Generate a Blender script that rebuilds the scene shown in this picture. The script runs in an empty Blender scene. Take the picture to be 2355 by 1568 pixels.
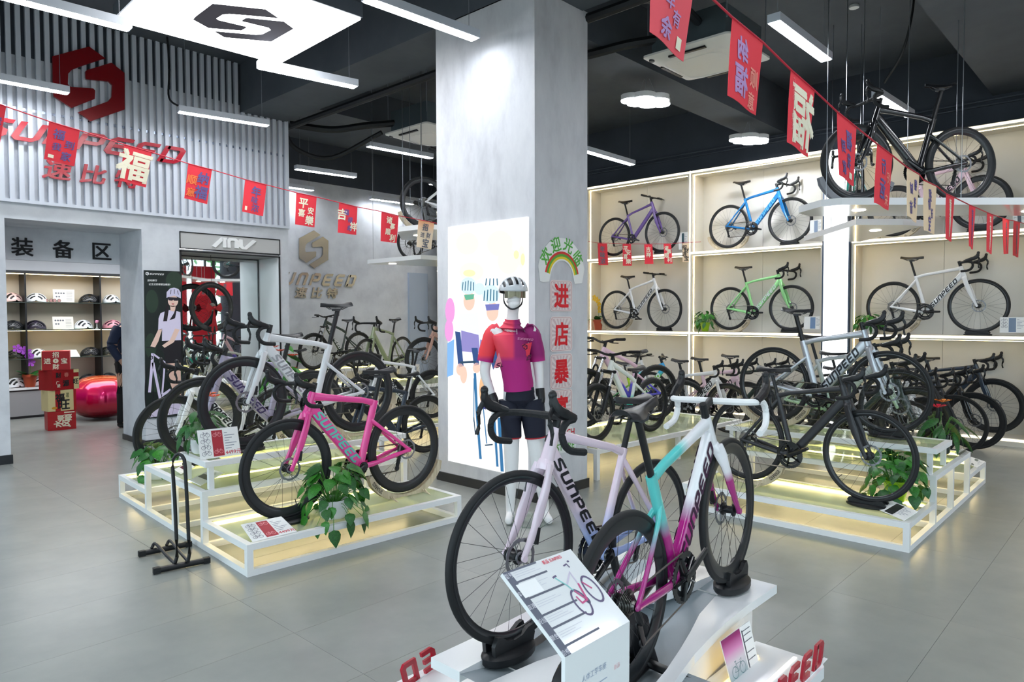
import bpy, math, random
import numpy as np
from mathutils import Vector, Matrix
random.seed(7)
SC = bpy.context.scene
COL = SC.collection
PI = math.pi

# ---------------------------------------------------------------- camera
EYE = Vector((0.0, 0.0, 1.60))
F_PX, YAW, PITCH, ROLL = 1613.9, 0.752035588, -3.54542581e-02, -3.07824316e-03
FWD = Vector((math.cos(YAW)*math.cos(PITCH), math.sin(YAW)*math.cos(PITCH), math.sin(PITCH)))
_r = Vector((math.sin(YAW), -math.cos(YAW), 0.0))
_u = _r.cross(FWD)
RGT = math.cos(ROLL)*_r + math.sin(ROLL)*_u
UPV = -math.sin(ROLL)*_r + math.cos(ROLL)*_u
cam = bpy.data.cameras.new('camera')
cam.sensor_width = 36.0
cam.lens = 36.0*F_PX/2355.0
cam.clip_start, cam.clip_end = 0.05, 100
cam_ob = bpy.data.objects.new('camera', cam)
COL.objects.link(cam_ob)
cam_ob.matrix_world = Matrix(((RGT.x, UPV.x, -FWD.x, EYE.x), (RGT.y, UPV.y, -FWD.y, EYE.y),
                              (RGT.z, UPV.z, -FWD.z, EYE.z), (0, 0, 0, 1)))
SC.camera = cam_ob

# measuring helpers: a point seen at a pixel of the 2355x1568 photograph on a given plane
def ray(px, py): return FWD + RGT*((px-1177.5)/F_PX) - UPV*((py-784.0)/F_PX)
def on_z(px, py, z=0.0): d = ray(px, py); return EYE + d*((z-EYE.z)/d.z)
def on_x(px, py, x): d = ray(px, py); return EYE + d*(x/d.x)
def on_y(px, py, y): d = ray(px, py); return EYE + d*(y/d.y)
def at_depth(px, py, t): return EYE + ray(px, py)*t

# ---------------------------------------------------------------- world, exposure
SC.view_settings.view_transform = 'Standard'
SC.view_settings.look = 'None'
SC.view_settings.gamma = 1.0
SC.view_settings.use_curve_mapping = False
SC.view_settings.exposure = 1.28
SC.cycles.use_denoising = True
SC.cycles.max_bounces = 8
SC.cycles.diffuse_bounces = 4
SC.cycles.glossy_bounces = 4
SC.cycles.transmission_bounces = 6
SC.cycles.transparent_max_bounces = 12
SC.cycles.sample_clamp_indirect = 6.0
SC.cycles.caustics_reflective = False
SC.cycles.caustics_refractive = False
wd = bpy.data.worlds.new('sky'); SC.world = wd; wd.use_nodes = True
_bg = wd.node_tree.nodes['Background']
_bg.inputs[0].default_value = (0.80, 0.90, 1.0, 1)
_bg.inputs[1].default_value = 1.5
LAMP_E = 19.0      # pendant diffusers
BOX_E = 5.0        # big square light box
STRIP_E = 5.0      # warm LED strips
POSTER_E = 0.50
for nm, loc, rot, sx, sy in (('daylight_front', (3.2, -3.9, 1.9), (-PI/2, 0, 0), 11.5, 3.2),
                             ('daylight_side', (-2.9, 2.6, 1.9), (0, -PI/2, 0), 3.2, 11.5)):
    la = bpy.data.lights.new(nm, 'AREA'); la.shape = 'RECTANGLE'; la.size, la.size_y = sx, sy
    la.energy = 1.0
    la.cycles.is_portal = True
    lo = bpy.data.objects.new(nm, la); COL.objects.link(lo)
    lo.location = loc; lo.rotation_euler = rot

# ---------------------------------------------------------------- materials
def lin(c):
    if isinstance(c, str):
        c = tuple(int(c[i:i+2], 16)/255 for i in (0, 2, 4))
    return tuple((x/12.92 if x <= 0.04045 else ((x+0.055)/1.055)**2.4) for x in c)
MATS = {}
def mat(name, col, rough=0.5, metal=0.0, coat=0.0, emit=None, es=0.0, trans=0.0, ior=1.45, alpha=1.0, spec=None):
    if name in MATS: return MATS[name]
    m = bpy.data.materials.new(name); m.use_nodes = True
    b = m.node_tree.nodes['Principled BSDF']
    c = lin(col)
    b.inputs['Base Color'].default_value = (*c, 1)
    b.inputs['Roughness'].default_value = rough
    b.inputs['Metallic'].default_value = metal
    b.inputs['Coat Weight'].default_value = coat
    b.inputs['Coat Roughness'].default_value = 0.06
    b.inputs['IOR'].default_value = ior
    if spec is not None: b.inputs['Specular IOR Level'].default_value = spec
    if emit is not None:
        b.inputs['Emission Color'].default_value = (*lin(emit), 1)
        b.inputs['Emission Strength'].default_value = es
    b.inputs['Transmission Weight'].default_value = trans
    b.inputs['Alpha'].default_value = alpha
    m.diffuse_color = (*c, 1)
    MATS[name] = m
    return m
def nodes(m): return m.node_tree.nodes, m.node_tree.links, m.node_tree.nodes['Principled BSDF']
def noisy(m, cols, scale=3.0, detail=6.0, coord='Object', bump=0.0, stretch=(1, 1, 1), pos=None):
    """vary a material's own colour with noise (plaster clouding, grain, wear)"""
    n, l, b = nodes(m)
    tc = n.new('ShaderNodeTexCoord'); mp = n.new('ShaderNodeMapping'); mp.inputs['Scale'].default_value = stretch
    nz = n.new('ShaderNodeTexNoise'); nz.inputs['Scale'].default_value = scale; nz.inputs['Detail'].default_value = detail
    nz.inputs['Roughness'].default_value = 0.62
    rp = n.new('ShaderNodeValToRGB')
    e = rp.color_ramp.elements
    ps = pos or [0.32, 0.68] if len(cols) == 2 else [0.25+0.5*i/(len(cols)-1) for i in range(len(cols))]
    while len(e) < len(cols): e.new(0.5)
    for i, c in enumerate(cols):
        e[i].position = ps[i]; e[i].color = (*lin(c), 1)
    l.new(tc.outputs[coord], mp.inputs[0]); l.new(mp.outputs[0], nz.inputs['Vector'])
    l.new(nz.outputs['Fac'], rp.inputs['Fac']); l.new(rp.outputs['Color'], b.inputs['Base Color'])
    if bump:
        bp = n.new('ShaderNodeBump'); bp.inputs['Strength'].default_value = bump; bp.inputs['Distance'].default_value = 0.01
        l.new(nz.outputs['Fac'], bp.inputs['Height']); l.new(bp.outputs[0], b.inputs['Normal'])
    return m
def emis(name, col, strength, base='f4f4f4'):
    if name in MATS: return MATS[name]
    return mat(name, base, 0.5, emit=col, es=strength)

plaster = noisy(mat('plaster', 'c9ccd3', 0.75), ('b6b9c1', 'c9ccd2', 'd6d9de'), 2.6, 8, bump=0.05)
plaster2 = noisy(mat('plaster_pillar', 'c9ccd3', 0.7), ('b9bac0', 'cccdd2', 'd7d8dc'), 3.4, 9, bump=0.05, stretch=(1.6, 1.6, 0.7))
white_wall = noisy(mat('white_wall', 'd9dbdf', 0.7), ('d3d5da', 'dee0e3'), 1.5, 4)
char = noisy(mat('charcoal_paint', '4b5159', 0.75), ('474d55', '555b62'), 1.2, 5)
char2 = noisy(mat('charcoal_wall', '3d434c', 0.7), ('3a4049', '454b55'), 1.0, 4)
slat_m = mat('slat_white', 'cdd2dc', 0.4)
grey_m = mat('mid_grey', '7d8088', 0.5)
white_m = mat('white_paint', 'eceded', 0.35)
white_gl = mat('white_gloss', 'f2f3f4', 0.18, coat=0.3)
steel = mat('brushed_steel', 'b9b7b2', 0.18, metal=1.0)
chrome = mat('chrome', 'd8d9db', 0.12, metal=1.0)
alu = mat('aluminium', 'a9adb3', 0.3, metal=1.0)
black = mat('black_satin', '17181b', 0.38)
black_gl = mat('black_gloss', '101114', 0.15, coat=0.6)
rubber = mat('rubber', '1b1c1e', 0.62)
carbon = mat('carbon_rim', '1f2124', 0.3, coat=0.25)
dark_grey = mat('dark_grey', '3a3c40', 0.5)
tape = noisy(mat('bar_tape', '1c1d20', 0.7), ('17181a', '232427'), 60, 2)
tape_w = mat('bar_tape_white', 'eeeeee', 0.6)
chain_m = mat('chain_metal', '77736c', 0.35, metal=0.9)
gold_m = mat('cassette_metal', '8b8a86', 0.3, metal=1.0)
red_gl = mat('red_acrylic', '8f0a14', 0.15, coat=0.5)
red_let = mat('red_letter', 'b00a28', 0.25, coat=0.2)
red_cloth = mat('red_cloth', 'e8303c', 0.75)
cream_cloth = mat('cream_cloth', 'f3d9ba', 0.75)
ink_blue = mat('ink_violet', '6c5f9a', 0.8)
ink_cream = mat('ink_cream', 'f8efd6', 0.8)
ink_black = mat('ink_black', '17171b', 0.7)
ink_red = mat('ink_red', 'c9202c', 0.7)
ink_grey = mat('ink_grey', '6a6d78', 0.7)
paper = mat('paper_white', 'f3f3f1', 0.5)
acrylic = mat('acrylic', 'eef4ee', 0.06, trans=0.9, ior=1.3)
leaf_m = noisy(mat('leaf_green', '2f7a22', 0.4), ('1f5a18', '3d8a2a'), 14, 3)
leaf_d = noisy(mat('leaf_dark', '245a2a', 0.42), ('1a4420', '2f6d2c'), 14, 3)
stem_m = mat('stem_green', '4d8a35', 0.5)
lime_pot = mat('lime_pot', 'a5d51c', 0.4)
terra = mat('terracotta', 'b04a2c', 0.6)
soil = mat('soil', '2a2018', 0.9)
wood = noisy(mat('ply_wood', 'cbbda4', 0.5), ('b8a88c', 'd6cab2'), 5, 5, stretch=(14, 14, 1.2))
cream_lam = mat('cream_laminate', 'dcd6c8', 0.45)
back_lam = noisy(mat('back_laminate', 'dad8d2', 0.4), ('d6d4cd', 'dedcd7'), 0.8, 3)
strip_m = emis('led_strip', 'ffe3a8', STRIP_E)
strip_w = emis('led_strip_soft', 'fff1cf', 0.62)
lamp_m = emis('lamp_diffuser', 'f3f8ff', LAMP_E)
box_m = emis('lightbox_face', 'ffffff', BOX_E)
column_m = emis('lightbox_column', 'f4fbff', 1.6)
down_m = emis('downlight', 'fff6e6', 9.0)
mirror = mat('mirror_glass', 'f2f4f4', 0.015, metal=1.0)

def glass_mat(name, tint, alpha_mix, rough=0.03):
    m = bpy.data.materials.new(name); m.use_nodes = True
    n, l = m.node_tree.nodes, m.node_tree.links
    n.clear()
    o = n.new('ShaderNodeOutputMaterial'); mx = n.new('ShaderNodeMixShader')
    t = n.new('ShaderNodeBsdfTransparent'); g = n.new('ShaderNodeBsdfPrincipled')
    t.inputs[0].default_value = (*lin(tint), 1)
    g.inputs['Base Color'].default_value = (*lin(tint), 1); g.inputs['Roughness'].default_value = rough
    mx.inputs[0].default_value = alpha_mix
    l.new(t.outputs[0], mx.inputs[1]); l.new(g.outputs[0], mx.inputs[2]); l.new(mx.outputs[0], o.inputs[0])
    m.diffuse_color = (*lin(tint), 0.4)
    MATS[name] = m
    return m
shop_glass = glass_mat('shop_glass', 'f4fafa', 0.08)
tier_glass = glass_mat('tier_glass', 'edf3da', 0.40, 0.06)
shelf_glass = glass_mat('shelf_glass', '8fa89c', 0.55)
case_acr = glass_mat('clear_acrylic', 'f3f8f4', 0.18)

# ---------------------------------------------------------------- mesh helpers
def frame_of(d, up=Vector((0, 0, 1))):
    d = d.normalized()
    u = up.cross(d)
    if u.length < 1e-4: u = Vector((0, 1, 0)).cross(d)
    u.normalize()
    return u, d.cross(u).normalized()
class MB:
    def __init__(s): s.v, s.f, s.mi = [], [], []
    def add(s, vs, fs, mi=0):
        b = len(s.v); s.v.extend([tuple(p) for p in vs]); s.f.extend([tuple(b+i for i in q) for q in fs]); s.mi.extend([mi]*len(fs)); return s
    def box(s, lo, hi, M=None, mi=0):
        x0, y0, z0 = lo; x1, y1, z1 = hi
        vs = [Vector(p) for p in ((x0,y0,z0),(x1,y0,z0),(x1,y1,z0),(x0,y1,z0),(x0,y0,z1),(x1,y0,z1),(x1,y1,z1),(x0,y1,z1))]
        if M is not None: vs = [M @ p for p in vs]
        return s.add(vs, [(0,3,2,1),(4,5,6,7),(0,1,5,4),(1,2,6,5),(2,3,7,6),(3,0,4,7)], mi)
    def cbox(s, c, d, M=None, mi=0):
        return s.box([c[i]-d[i]/2 for i in range(3)], [c[i]+d[i]/2 for i in range(3)], M, mi)
    def tube(s, pts, rad, n=8, caps=True, up=Vector((0, 0, 1)), ex=2.0, closed=False, mi=0):
        """sweep a (super)ellipse: rad = r | list of r | list of (lateral, vertical)"""
        pts = [Vector(p) for p in pts]; k = len(pts)
        if not isinstance(rad, (list,)): rad = [rad]*k
        vs, fs = [], []
        for i, p in enumerate(pts):
            if closed: d = (pts[(i+1) % k]-pts[i-1])
            else: d = pts[min(i+1, k-1)]-pts[max(i-1, 0)]
            a, b = frame_of(d, up)
            r = rad[i]; ra, rb = r if isinstance(r, (tuple, list)) else (r, r)
            for j in range(n):
                t = 2*PI*j/n
                c, q = math.cos(t), math.sin(t)
                if ex != 2.0:
                    c = math.copysign(abs(c)**(2/ex), c); q = math.copysign(abs(q)**(2/ex), q)
                vs.append(p+a*(ra*c)+b*(rb*q))
        m = k if closed else k-1
        for i in range(m):
            for j in range(n):
                i2 = (i+1) % k
                fs.append((i*n+j, i*n+(j+1) % n, i2*n+(j+1) % n, i2*n+j))
        if caps and not closed:
            fs.append(tuple(reversed(range(n)))); fs.append(tuple((k-1)*n+j for j in range(n)))
        return s.add(vs, fs, mi)
    def lathe(s, prof, n=20, M=None, mi=0, caps=True):
        """prof: list of (radius, z) about local z"""
        vs, fs = [], []
        for r, z in prof:
            for j in range(n):
                t = 2*PI*j/n; vs.append(Vector((r*math.cos(t), r*math.sin(t), z)))
        for i in range(len(prof)-1):
            for j in range(n):
                fs.append((i*n+j, i*n+(j+1) % n, (i+1)*n+(j+1) % n, (i+1)*n+j))
        if caps:
            fs.append(tuple(reversed(range(n)))); fs.append(tuple((len(prof)-1)*n+j for j in range(n)))
        if M is not None: vs = [M @ p for p in vs]
        return s.add(vs, fs, mi)
    def ring(s, prof, n, axis='y', M=None, mi=0, mod=None):
        """closed profile [(radius, offset)] revolved about the axis"""
        vs, fs = [], []; k = len(prof)
        for j in range(n):
            t = 2*PI*j/n
            for r, o in prof:
                if mod: r = mod(r, j)
                vs.append(Vector((r*math.cos(t), o, r*math.sin(t))))
        for j in range(n):
            j2 = (j+1) % n
            for i in range(k):
                i2 = (i+1) % k
                fs.append((j*k+i, j*k+i2, j2*k+i2, j2*k+i))
        if M is not None: vs = [M @ p for p in vs]
        return s.add(vs, fs, mi)
    def prism(s, poly, o, u, v, t, mi=0, double=True):
        """extrude a 2-D polygon (in axes u,v from o) by t along u x v"""
        o, u, v = Vector(o), Vector(u).normalized(), Vector(v).normalized(); w = u.cross(v)
        n = len(poly)
        a = [o+u*p[0]+v*p[1] for p in poly]
        vs = a+[p+w*t for p in a]
        fs = [tuple(n+i for i in range(n))]
        if double: fs.append(tuple(reversed(range(n))))
        fs += [(i, (i+1) % n, n+(i+1) % n, n+i) for i in range(n)]
        area = sum(poly[i][0]*poly[(i+1) % n][1]-poly[(i+1) % n][0]*poly[i][1] for i in range(n))
        if area < 0: fs = [tuple(reversed(q)) for q in fs]
        return s.add(vs, fs, mi)
    def flat(s, poly, o, u, v, mi=0):
        o, u, v = Vector(o), Vector(u).normalized(), Vector(v).normalized()
        return s.add([o+u*p[0]+v*p[1] for p in poly], [tuple(range(len(poly)))], mi)
    def blob(s, c, r, n=10, m=6, M=None, mi=0):
        vs, fs = [], []
        for i in range(m+1):
            ph = PI*i/m
            for j in range(n):
                t = 2*PI*j/n
                vs.append(Vector((c[0]+r[0]*math.sin(ph)*math.cos(t), c[1]+r[1]*math.sin(ph)*math.sin(t), c[2]+r[2]*math.cos(ph))))
        for i in range(m):
            for j in range(n):
                fs.append((i*n+j, (i+1)*n+j, (i+1)*n+(j+1) % n, i*n+(j+1) % n))
        if M is not None: vs = [M @ p for p in vs]
        return s.add(vs, fs, mi)
    def text(s, string, o, u, v, size, bold=0.0, t=0.0, mi=0, cx=True, shear=0.0, wscale=1.0):
        """flat (or t thick) text: centre o, axes u,v; size = height of the capitals/characters"""
        V, Fc = text_data(string, bold, t/size if t else 0.0)
        o, u, v = Vector(o), Vector(u).normalized(), Vector(v).normalized(); w = u.cross(v)
        return s.add([o+u*((p[0]*wscale+shear*p[1])*size)+v*(p[1]*size)+w*(p[2]*size) for p in V], Fc, mi)
    def mesh(s, name, smooth=True, ang=40):
        me = bpy.data.meshes.new(name)
        me.from_pydata(s.v, [], s.f)
        me.validate(verbose=False)
        if smooth and len(me.polygons):
            me.polygons.foreach_set('use_smooth', [True]*len(me.polygons))
            me.set_sharp_from_angle(angle=math.radians(ang))
        return me
    def build(s, name, m, parent=None, smooth=True, ang=40):
        me = s.mesh(name, smooth, ang)
        ms = m if isinstance(m, (list, tuple)) else [m]
        for q in ms: me.materials.append(q)
        if len(ms) > 1 and len(me.polygons) == len(s.mi): me.polygons.foreach_set('material_index', s.mi)
        return link(name, me, parent)
def link(name, me, parent=None, m=None):
    o = bpy.data.objects.new(name, me); COL.objects.link(o)
    if parent is not None: o.parent = parent
    if m is not None:
        if not me.materials: me.materials.append(m)
        for sl in o.material_slots: sl.link = 'OBJECT'; sl.material = m
    return o
def tag(o, label=None, cat=None, group=None, kind=None):
    if label: o['label'] = label
    if cat: o['category'] = cat
    if group: o['group'] = group
    if kind: o['kind'] = kind
    return o
def thing(name, label, cat, loc=(0, 0, 0), rz=0.0, group=None, M=None):
    o = bpy.data.objects.new(name, None); COL.objects.link(o); o.empty_display_size = 0.1
    if M is not None: o.matrix_world = M
    else: o.location = loc; o.rotation_euler = (0, 0, rz)
    return tag(o, label, cat, group)
def struct(name, mb, m, parent=None, smooth=False):
    o = mb.build(name, m, parent, smooth)
    if parent is None: o['kind'] = 'structure'
    return o
_TXT = {}
def text_data(string, bold=0.0, ext=0.0):
    k = (string, round(bold, 4), round(ext, 4))
    if k in _TXT: return _TXT[k]
    cu = bpy.data.curves.new('txt', 'FONT'); cu.body = string; cu.size = 1.0
    cu.align_x = 'CENTER'; cu.align_y = 'CENTER'; cu.resolution_u = 2
    cu.fill_mode = 'BOTH' if ext else 'FRONT'; cu.extrude = ext/2
    ob = bpy.data.objects.new('txt', cu); COL.objects.link(ob)
    bpy.context.view_layer.update()
    dg = bpy.context.evaluated_depsgraph_get()
    me = bpy.data.meshes.new_from_object(ob.evaluated_get(dg))
    V = np.array([v.co[:] for v in me.vertices]) if len(me.vertices) else np.zeros((0, 3))
    Fc = [tuple(p.vertices) for p in me.polygons]
    if len(V):
        lo, hi = V.min(0), V.max(0)
        V = V-(lo+hi)/2; h = max(hi[1]-lo[1], 1e-6)
        V[:, :2] /= h
        if ext: V[:, 2] = V[:, 2]/max(hi[2]-lo[2], 1e-9)*ext+ext/2
    V = [tuple(p) for p in V]
    if bold and len(V):      # heavier strokes: four copies shifted by the extra weight
        n = len(V); V0, F0 = V, Fc; V, Fc = [], []
        for k, (dx, dy) in enumerate(((-bold, -bold), (bold, bold), (-bold, bold), (bold, -bold))):
            V += [(p[0]+dx, p[1]+dy, p[2]+.0025*k) for p in V0]; Fc += [tuple(k*n+i for i in f) for f in F0]
    bpy.data.objects.remove(ob); bpy.data.curves.remove(cu); bpy.data.meshes.remove(me)
    _TXT[k] = (V, Fc)
    return _TXT[k]

# the slanted wordmark: strokes as thick polylines in a unit-high box (x advance in units of height)
def stroke(pts, w):
    """thick open polyline -> polygon with mitred joints"""
    n = len(pts); L, R = [], []
    for i in range(n):
        p = np.array(pts[i], float)
        d0 = np.array(pts[i], float)-np.array(pts[i-1], float) if i else None
        d1 = np.array(pts[i+1], float)-np.array(pts[i], float) if i < n-1 else None
        if d0 is None: d0 = d1
        if d1 is None: d1 = d0
        d0 = d0/np.linalg.norm(d0); d1 = d1/np.linalg.norm(d1)
        nn = np.array([-(d0+d1)[1], (d0+d1)[0]]); nn = nn/max(np.linalg.norm(nn), 1e-6)
        c = max(nn @ np.array([-d0[1], d0[0]]), 0.5)
        L.append(tuple(p+nn*w/2/c)); R.append(tuple(p-nn*w/2/c))
    return L, R
WORD = [('S', [[(0.78, .91), (.20, .91), (.08, .80), (.10, .62), (.66, .40), (.70, .20), (.60, .09), (.0, .09)]]),
        ('U', [[(.09, 1), (.09, .2), (.2, .09), (.6, .09), (.71, .2), (.71, 1)]]),
        ('N', [[(.09, 0), (.09, .8), (.2, .91), (.6, .91), (.71, .8), (.71, 0)]]),
        ('P', [[(.09, 0), (.09, .91)], [(.18, .91), (.6, .91), (.71, .82), (.71, .52), (.6, .43), (.18, .43)]]),
        ('E', [[(.76, .91), (.2, .91), (.09, .8), (.09, .2), (.2, .09), (.76, .09)], [(.2, .5), (.7, .5)]]),
        ('E', [[(.76, .91), (.2, .91), (.09, .8), (.09, .2), (.2, .09), (.76, .09)], [(.2, .5), (.7, .5)]]),
        ('D', [[(.09, .09), (.6, .09), (.71, .2), (.71, .8), (.6, .91), (.09, .91)], [(.09, .0), (.09, 1.0)]])]
ADV = 0.98
def word_quads(word=WORD, w=0.17, shear=0.32, adv=ADV, first=0):
    """list of (quad strips) in 2-D, centred"""
    out = []; tot = adv*len(word)-(adv-0.8)
    for i, (ch, sts) in enumerate(word):
        if i < first: continue
        for st in sts:
            L, R = stroke(st, w)
            for j in range(len(L)-1):
                q = [L[j], L[j+1], R[j+1], R[j]]
                out.append([(x+i*adv-tot/2+shear*(y-0.5), y-0.5) for x, y in q])
    return out
LOGO_A = [(0.004,1.0),(.397,.786),(-.074,.503),(-.425,.271),(-.509,.147),(-.525,-.131),(-.462,-.182),(.081,-.102),(.124,-.148),(.109,-.377),(-.448,-.738),(-.853,-.526),(-.871,-.32),(-.861,.512)]
LOGO_B = [(.545,.71),(.871,.512),(.857,-.503),(0,-1),(-.302,-.819),(.435,-.37),(.525,-.236),(.55,.102),(.464,.177),(-.083,.103),(-.105,.153),(-.102,.31),(-.061,.358)]

# ---------------------------------------------------------------- bicycles
# a bike's own axes: x forward from the rear axle, y to its left, z up from the tyre contact
R0 = 0.34
MESH = {}
def shared(key, fn):
    if key not in MESH: MESH[key] = fn()
    return MESH[key]
def V3(*a): return Vector(a)
def lerp(a, b, t): return a+(b-a)*t
def curve_pts(pts, n=5):
    """Catmull-Rom through the points"""
    P = [Vector(p) for p in pts]; P = [2*P[0]-P[1]]+P+[2*P[-1]-P[-2]]; out = []
    for i in range(1, len(P)-2):
        a, b, c, d = P[i-1:i+3]
        for k in range(n):
            t = k/n
            out.append(0.5*((2*b)+(c-a)*t+(2*a-5*b+4*c-d)*t*t+(3*b-a-3*c+d)*t**3))
    out.append(P[-2]); return out
def geo(style):
    g = dict(R=R0, WB=0.985, BB=V3(.405, 0, .27), ST=V3(.272, 0, .735), HT=V3(.786, 0, .845), HB=V3(.826, 0, .715), TT=V3(.798, 0, .815),
             SS=V3(.315, 0, .60), dt=(.023, .041), tt=(.018, .025), st=(.0165, .028))
    if style == 'endurance': g.update(SS=V3(.285, 0, .69), dt=(.0215, .034), tt=(.017, .021), st=(.0155, .020), TT=V3(.797, 0, .82))
    if style == 'flat': g.update(HT=V3(.775, 0, .865), ST=V3(.285, 0, .69), TT=V3(.785, 0, .83), SS=V3(.297, 0, .65), dt=(.0215, .032), tt=(.0165, .0195), st=(.0155, .018))
    if style == 'mtb': g.update(R=.348, WB=1.09, BB=V3(.435, 0, .30), ST=V3(.32, 0, .70), HT=V3(.80, 0, .93), HB=V3(.838, 0, .82), TT=V3(.806, 0, .90), SS=V3(.345, 0, .61),
                                dt=(.026, .034), tt=(.021, .025), st=(.016, .017))
    if style == 'kids': g.update(R=.305, WB=.98, BB=V3(.40, 0, .28), ST=V3(.31, 0, .60), HT=V3(.715, 0, .83), HB=V3(.752, 0, .73), TT=V3(.722, 0, .80), SS=V3(.32, 0, .56),
                                 dt=(.024, .031), tt=(.02, .024), st=(.016, .017))
    if style == 'folding': g.update(R=.25, WB=.92, BB=V3(.37, 0, .26), ST=V3(.27, 0, .60), HT=V3(.72, 0, .78), HB=V3(.75, 0, .60), TT=V3(.735, 0, .68), SS=V3(.29, 0, .52),
                                    dt=(.024, .034), tt=(.018, .02), st=(.018, .018))
    return g
def tyre_me(R, fat):
    r = .0265 if fat else .0148
    def f():
        m = MB(); k = 10
        prof = [(R-r+r*math.cos(2*PI*i/k), r*1.02*math.sin(2*PI*i/k)) for i in range(k)]
        mod = (lambda q, j: q+(0.0035 if j % 2 and q > R-r else 0)) if fat else None
        return m.ring(prof, 96 if fat else 64, mod=mod).mesh('tire', ang=50 if not fat else 25)
    return shared(('tyre', R, fat), f)
def rim_me(R, fat, deep):
    def f():
        r = .0265 if fat else .0148
        o = R-2*r+.006; d = .052 if deep else .024; w = .013
        prof = [(o, -w*.85), (o-d*.45, -w), (o-d, -.004), (o-d, .004), (o-d*.45, w), (o, w*.85)]
        return MB().ring(prof, 64).mesh('rim', ang=50)
    return shared(('rim', R, fat, deep), f)
def spokes_me(R, fat, deep):
    def f():
        r = .0265 if fat else .0148
        ro = R-2*r+.006-(.05 if deep else .022); m = MB(); n = 24
        for i in range(n):
            side = 1 if i % 2 else -1; a = 2*PI*i/n; off = (0.55 if (i//2) % 2 else -0.55)
            p = V3(.022*math.cos(a+off*2), side*.026, .022*math.sin(a+off*2)); q = V3(ro*math.cos(a), 0, ro*math.sin(a))
            m.tube([p, q], .0011, 4, caps=False)
        # valve
        m.tube([V3(ro*math.cos(.13), 0, ro*math.sin(.13)), V3((ro-.04)*math.cos(.13), 0, (ro-.04)*math.sin(.13))], .003, 6)
        return m.mesh('spokes')
    return shared(('spk', R, fat, deep), f)
def hub_me():
    def f():
        m = MB(); Mx = Matrix.Rotation(PI/2, 4, 'X')
        m.lathe([(.012, -.05), (.012, -.035), (.030, -.03), (.030, -.022), (.018, -.016), (.018, .016), (.030, .022), (.030, .03), (.012, .036), (.012, .05)], 14, Mx)
        return m.mesh('hub')
    return shared('hub', f)
def rotor_me():
    def f():
        m = MB(); prof = [(.063, -.001), (.079, -.001), (.079, .001), (.063, .001)]
        m.ring(prof, 32, mod=lambda r, j: r-(.004 if (j % 4 == 0 and r > .07) else 0))
        for i in range(6):
            a = 2*PI*i/6
            m.tube([V3(.018*math.cos(a), 0, .018*math.sin(a)), V3(.066*math.cos(a+.5), 0, .066*math.sin(a+.5))], (.003, .0014), 4)
        m.ring([(.014, -.003), (.024, -.003), (.024, .003), (.014, .003)], 16)
        return m.mesh('brake_rotor')
    return shared('rotor', f)
def cassette_me():
    def f():
        m = MB(); Mx = Matrix.Rotation(PI/2, 4, 'X')
        for i in range(8):
            r = .055-.0042*i; y = .016+.0040*i
            m.lathe([(r-.004, y), (r, y+.0005), (r, y+.0016), (r-.004, y+.002)], 24, Mx)
        m.lathe([(.02, .046), (.016, .056)], 12, Mx)
        return m.mesh('cassette')
    return shared('cass', f)
def crank_me(small):
    def f():
        Mx = Matrix.Rotation(PI/2, 4, 'X'); m = MB()
        R = .078 if small else .104
        # toothed outer ring, spider arms and inner ring on the right (-y) side
        m.ring([(R-.022, -.049), (R, -.049), (R, -.045), (R-.022, -.045)], 72, mod=lambda r, j: r+(.0035 if j % 2 and r > R-.006 else 0))
        if not small: m.ring([(R-.046, -.042), (R-.024, -.042), (R-.024, -.038), (R-.046, -.038)], 48)
        for i in range(5):
            a = 2*PI*i/5+.3
            m.tube([V3(.012*math.cos(a), -.05, .012*math.sin(a)), V3((R-.008)*math.cos(a), -.049, (R-.008)*math.sin(a))], [(.018, .006), (.012, .005)], 6)
        m.lathe([(.034, -.054), (.034, -.044)], 16, Mx)
        m.lathe([(.024, -.056), (.024, .056)], 16, Mx)
        # crank arms
        m.tube([V3(0, -.060, 0), V3(.17, -.072, 0)], [(.009, .019), (.008, .013)], 8, ex=3)
        m.tube([V3(0, .060, 0), V3(-.17, .072, 0)], [(.009, .019), (.008, .013)], 8, ex=3)
        m.lathe([(.018, .056), (.018, .068)], 12, Mx); m.lathe([(.018, -.068), (.018, -.05)], 12, Mx)
        m.blob((.17, -.072, 0), (.014, .008, .014), 8, 5); m.blob((-.17, .072, 0), (.014, .008, .014), 8, 5)
        return m.mesh('crankset')
    return shared(('crank', small), f)
def pedal_me():
    def f():
        m = MB()
        m.cbox((0, 0, .011), (.09, .075, .006)); m.cbox((0, 0, -.011), (.09, .075, .006)); m.cbox((.042, 0, 0), (.008, .075, .028)); m.cbox((-.042, 0, 0), (.008, .075, .028))
        m.tube([V3(0, -.05, 0), V3(0, .04, 0)], .006, 6)
        return m.mesh('pedal')
    return shared('pedal', f)
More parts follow.
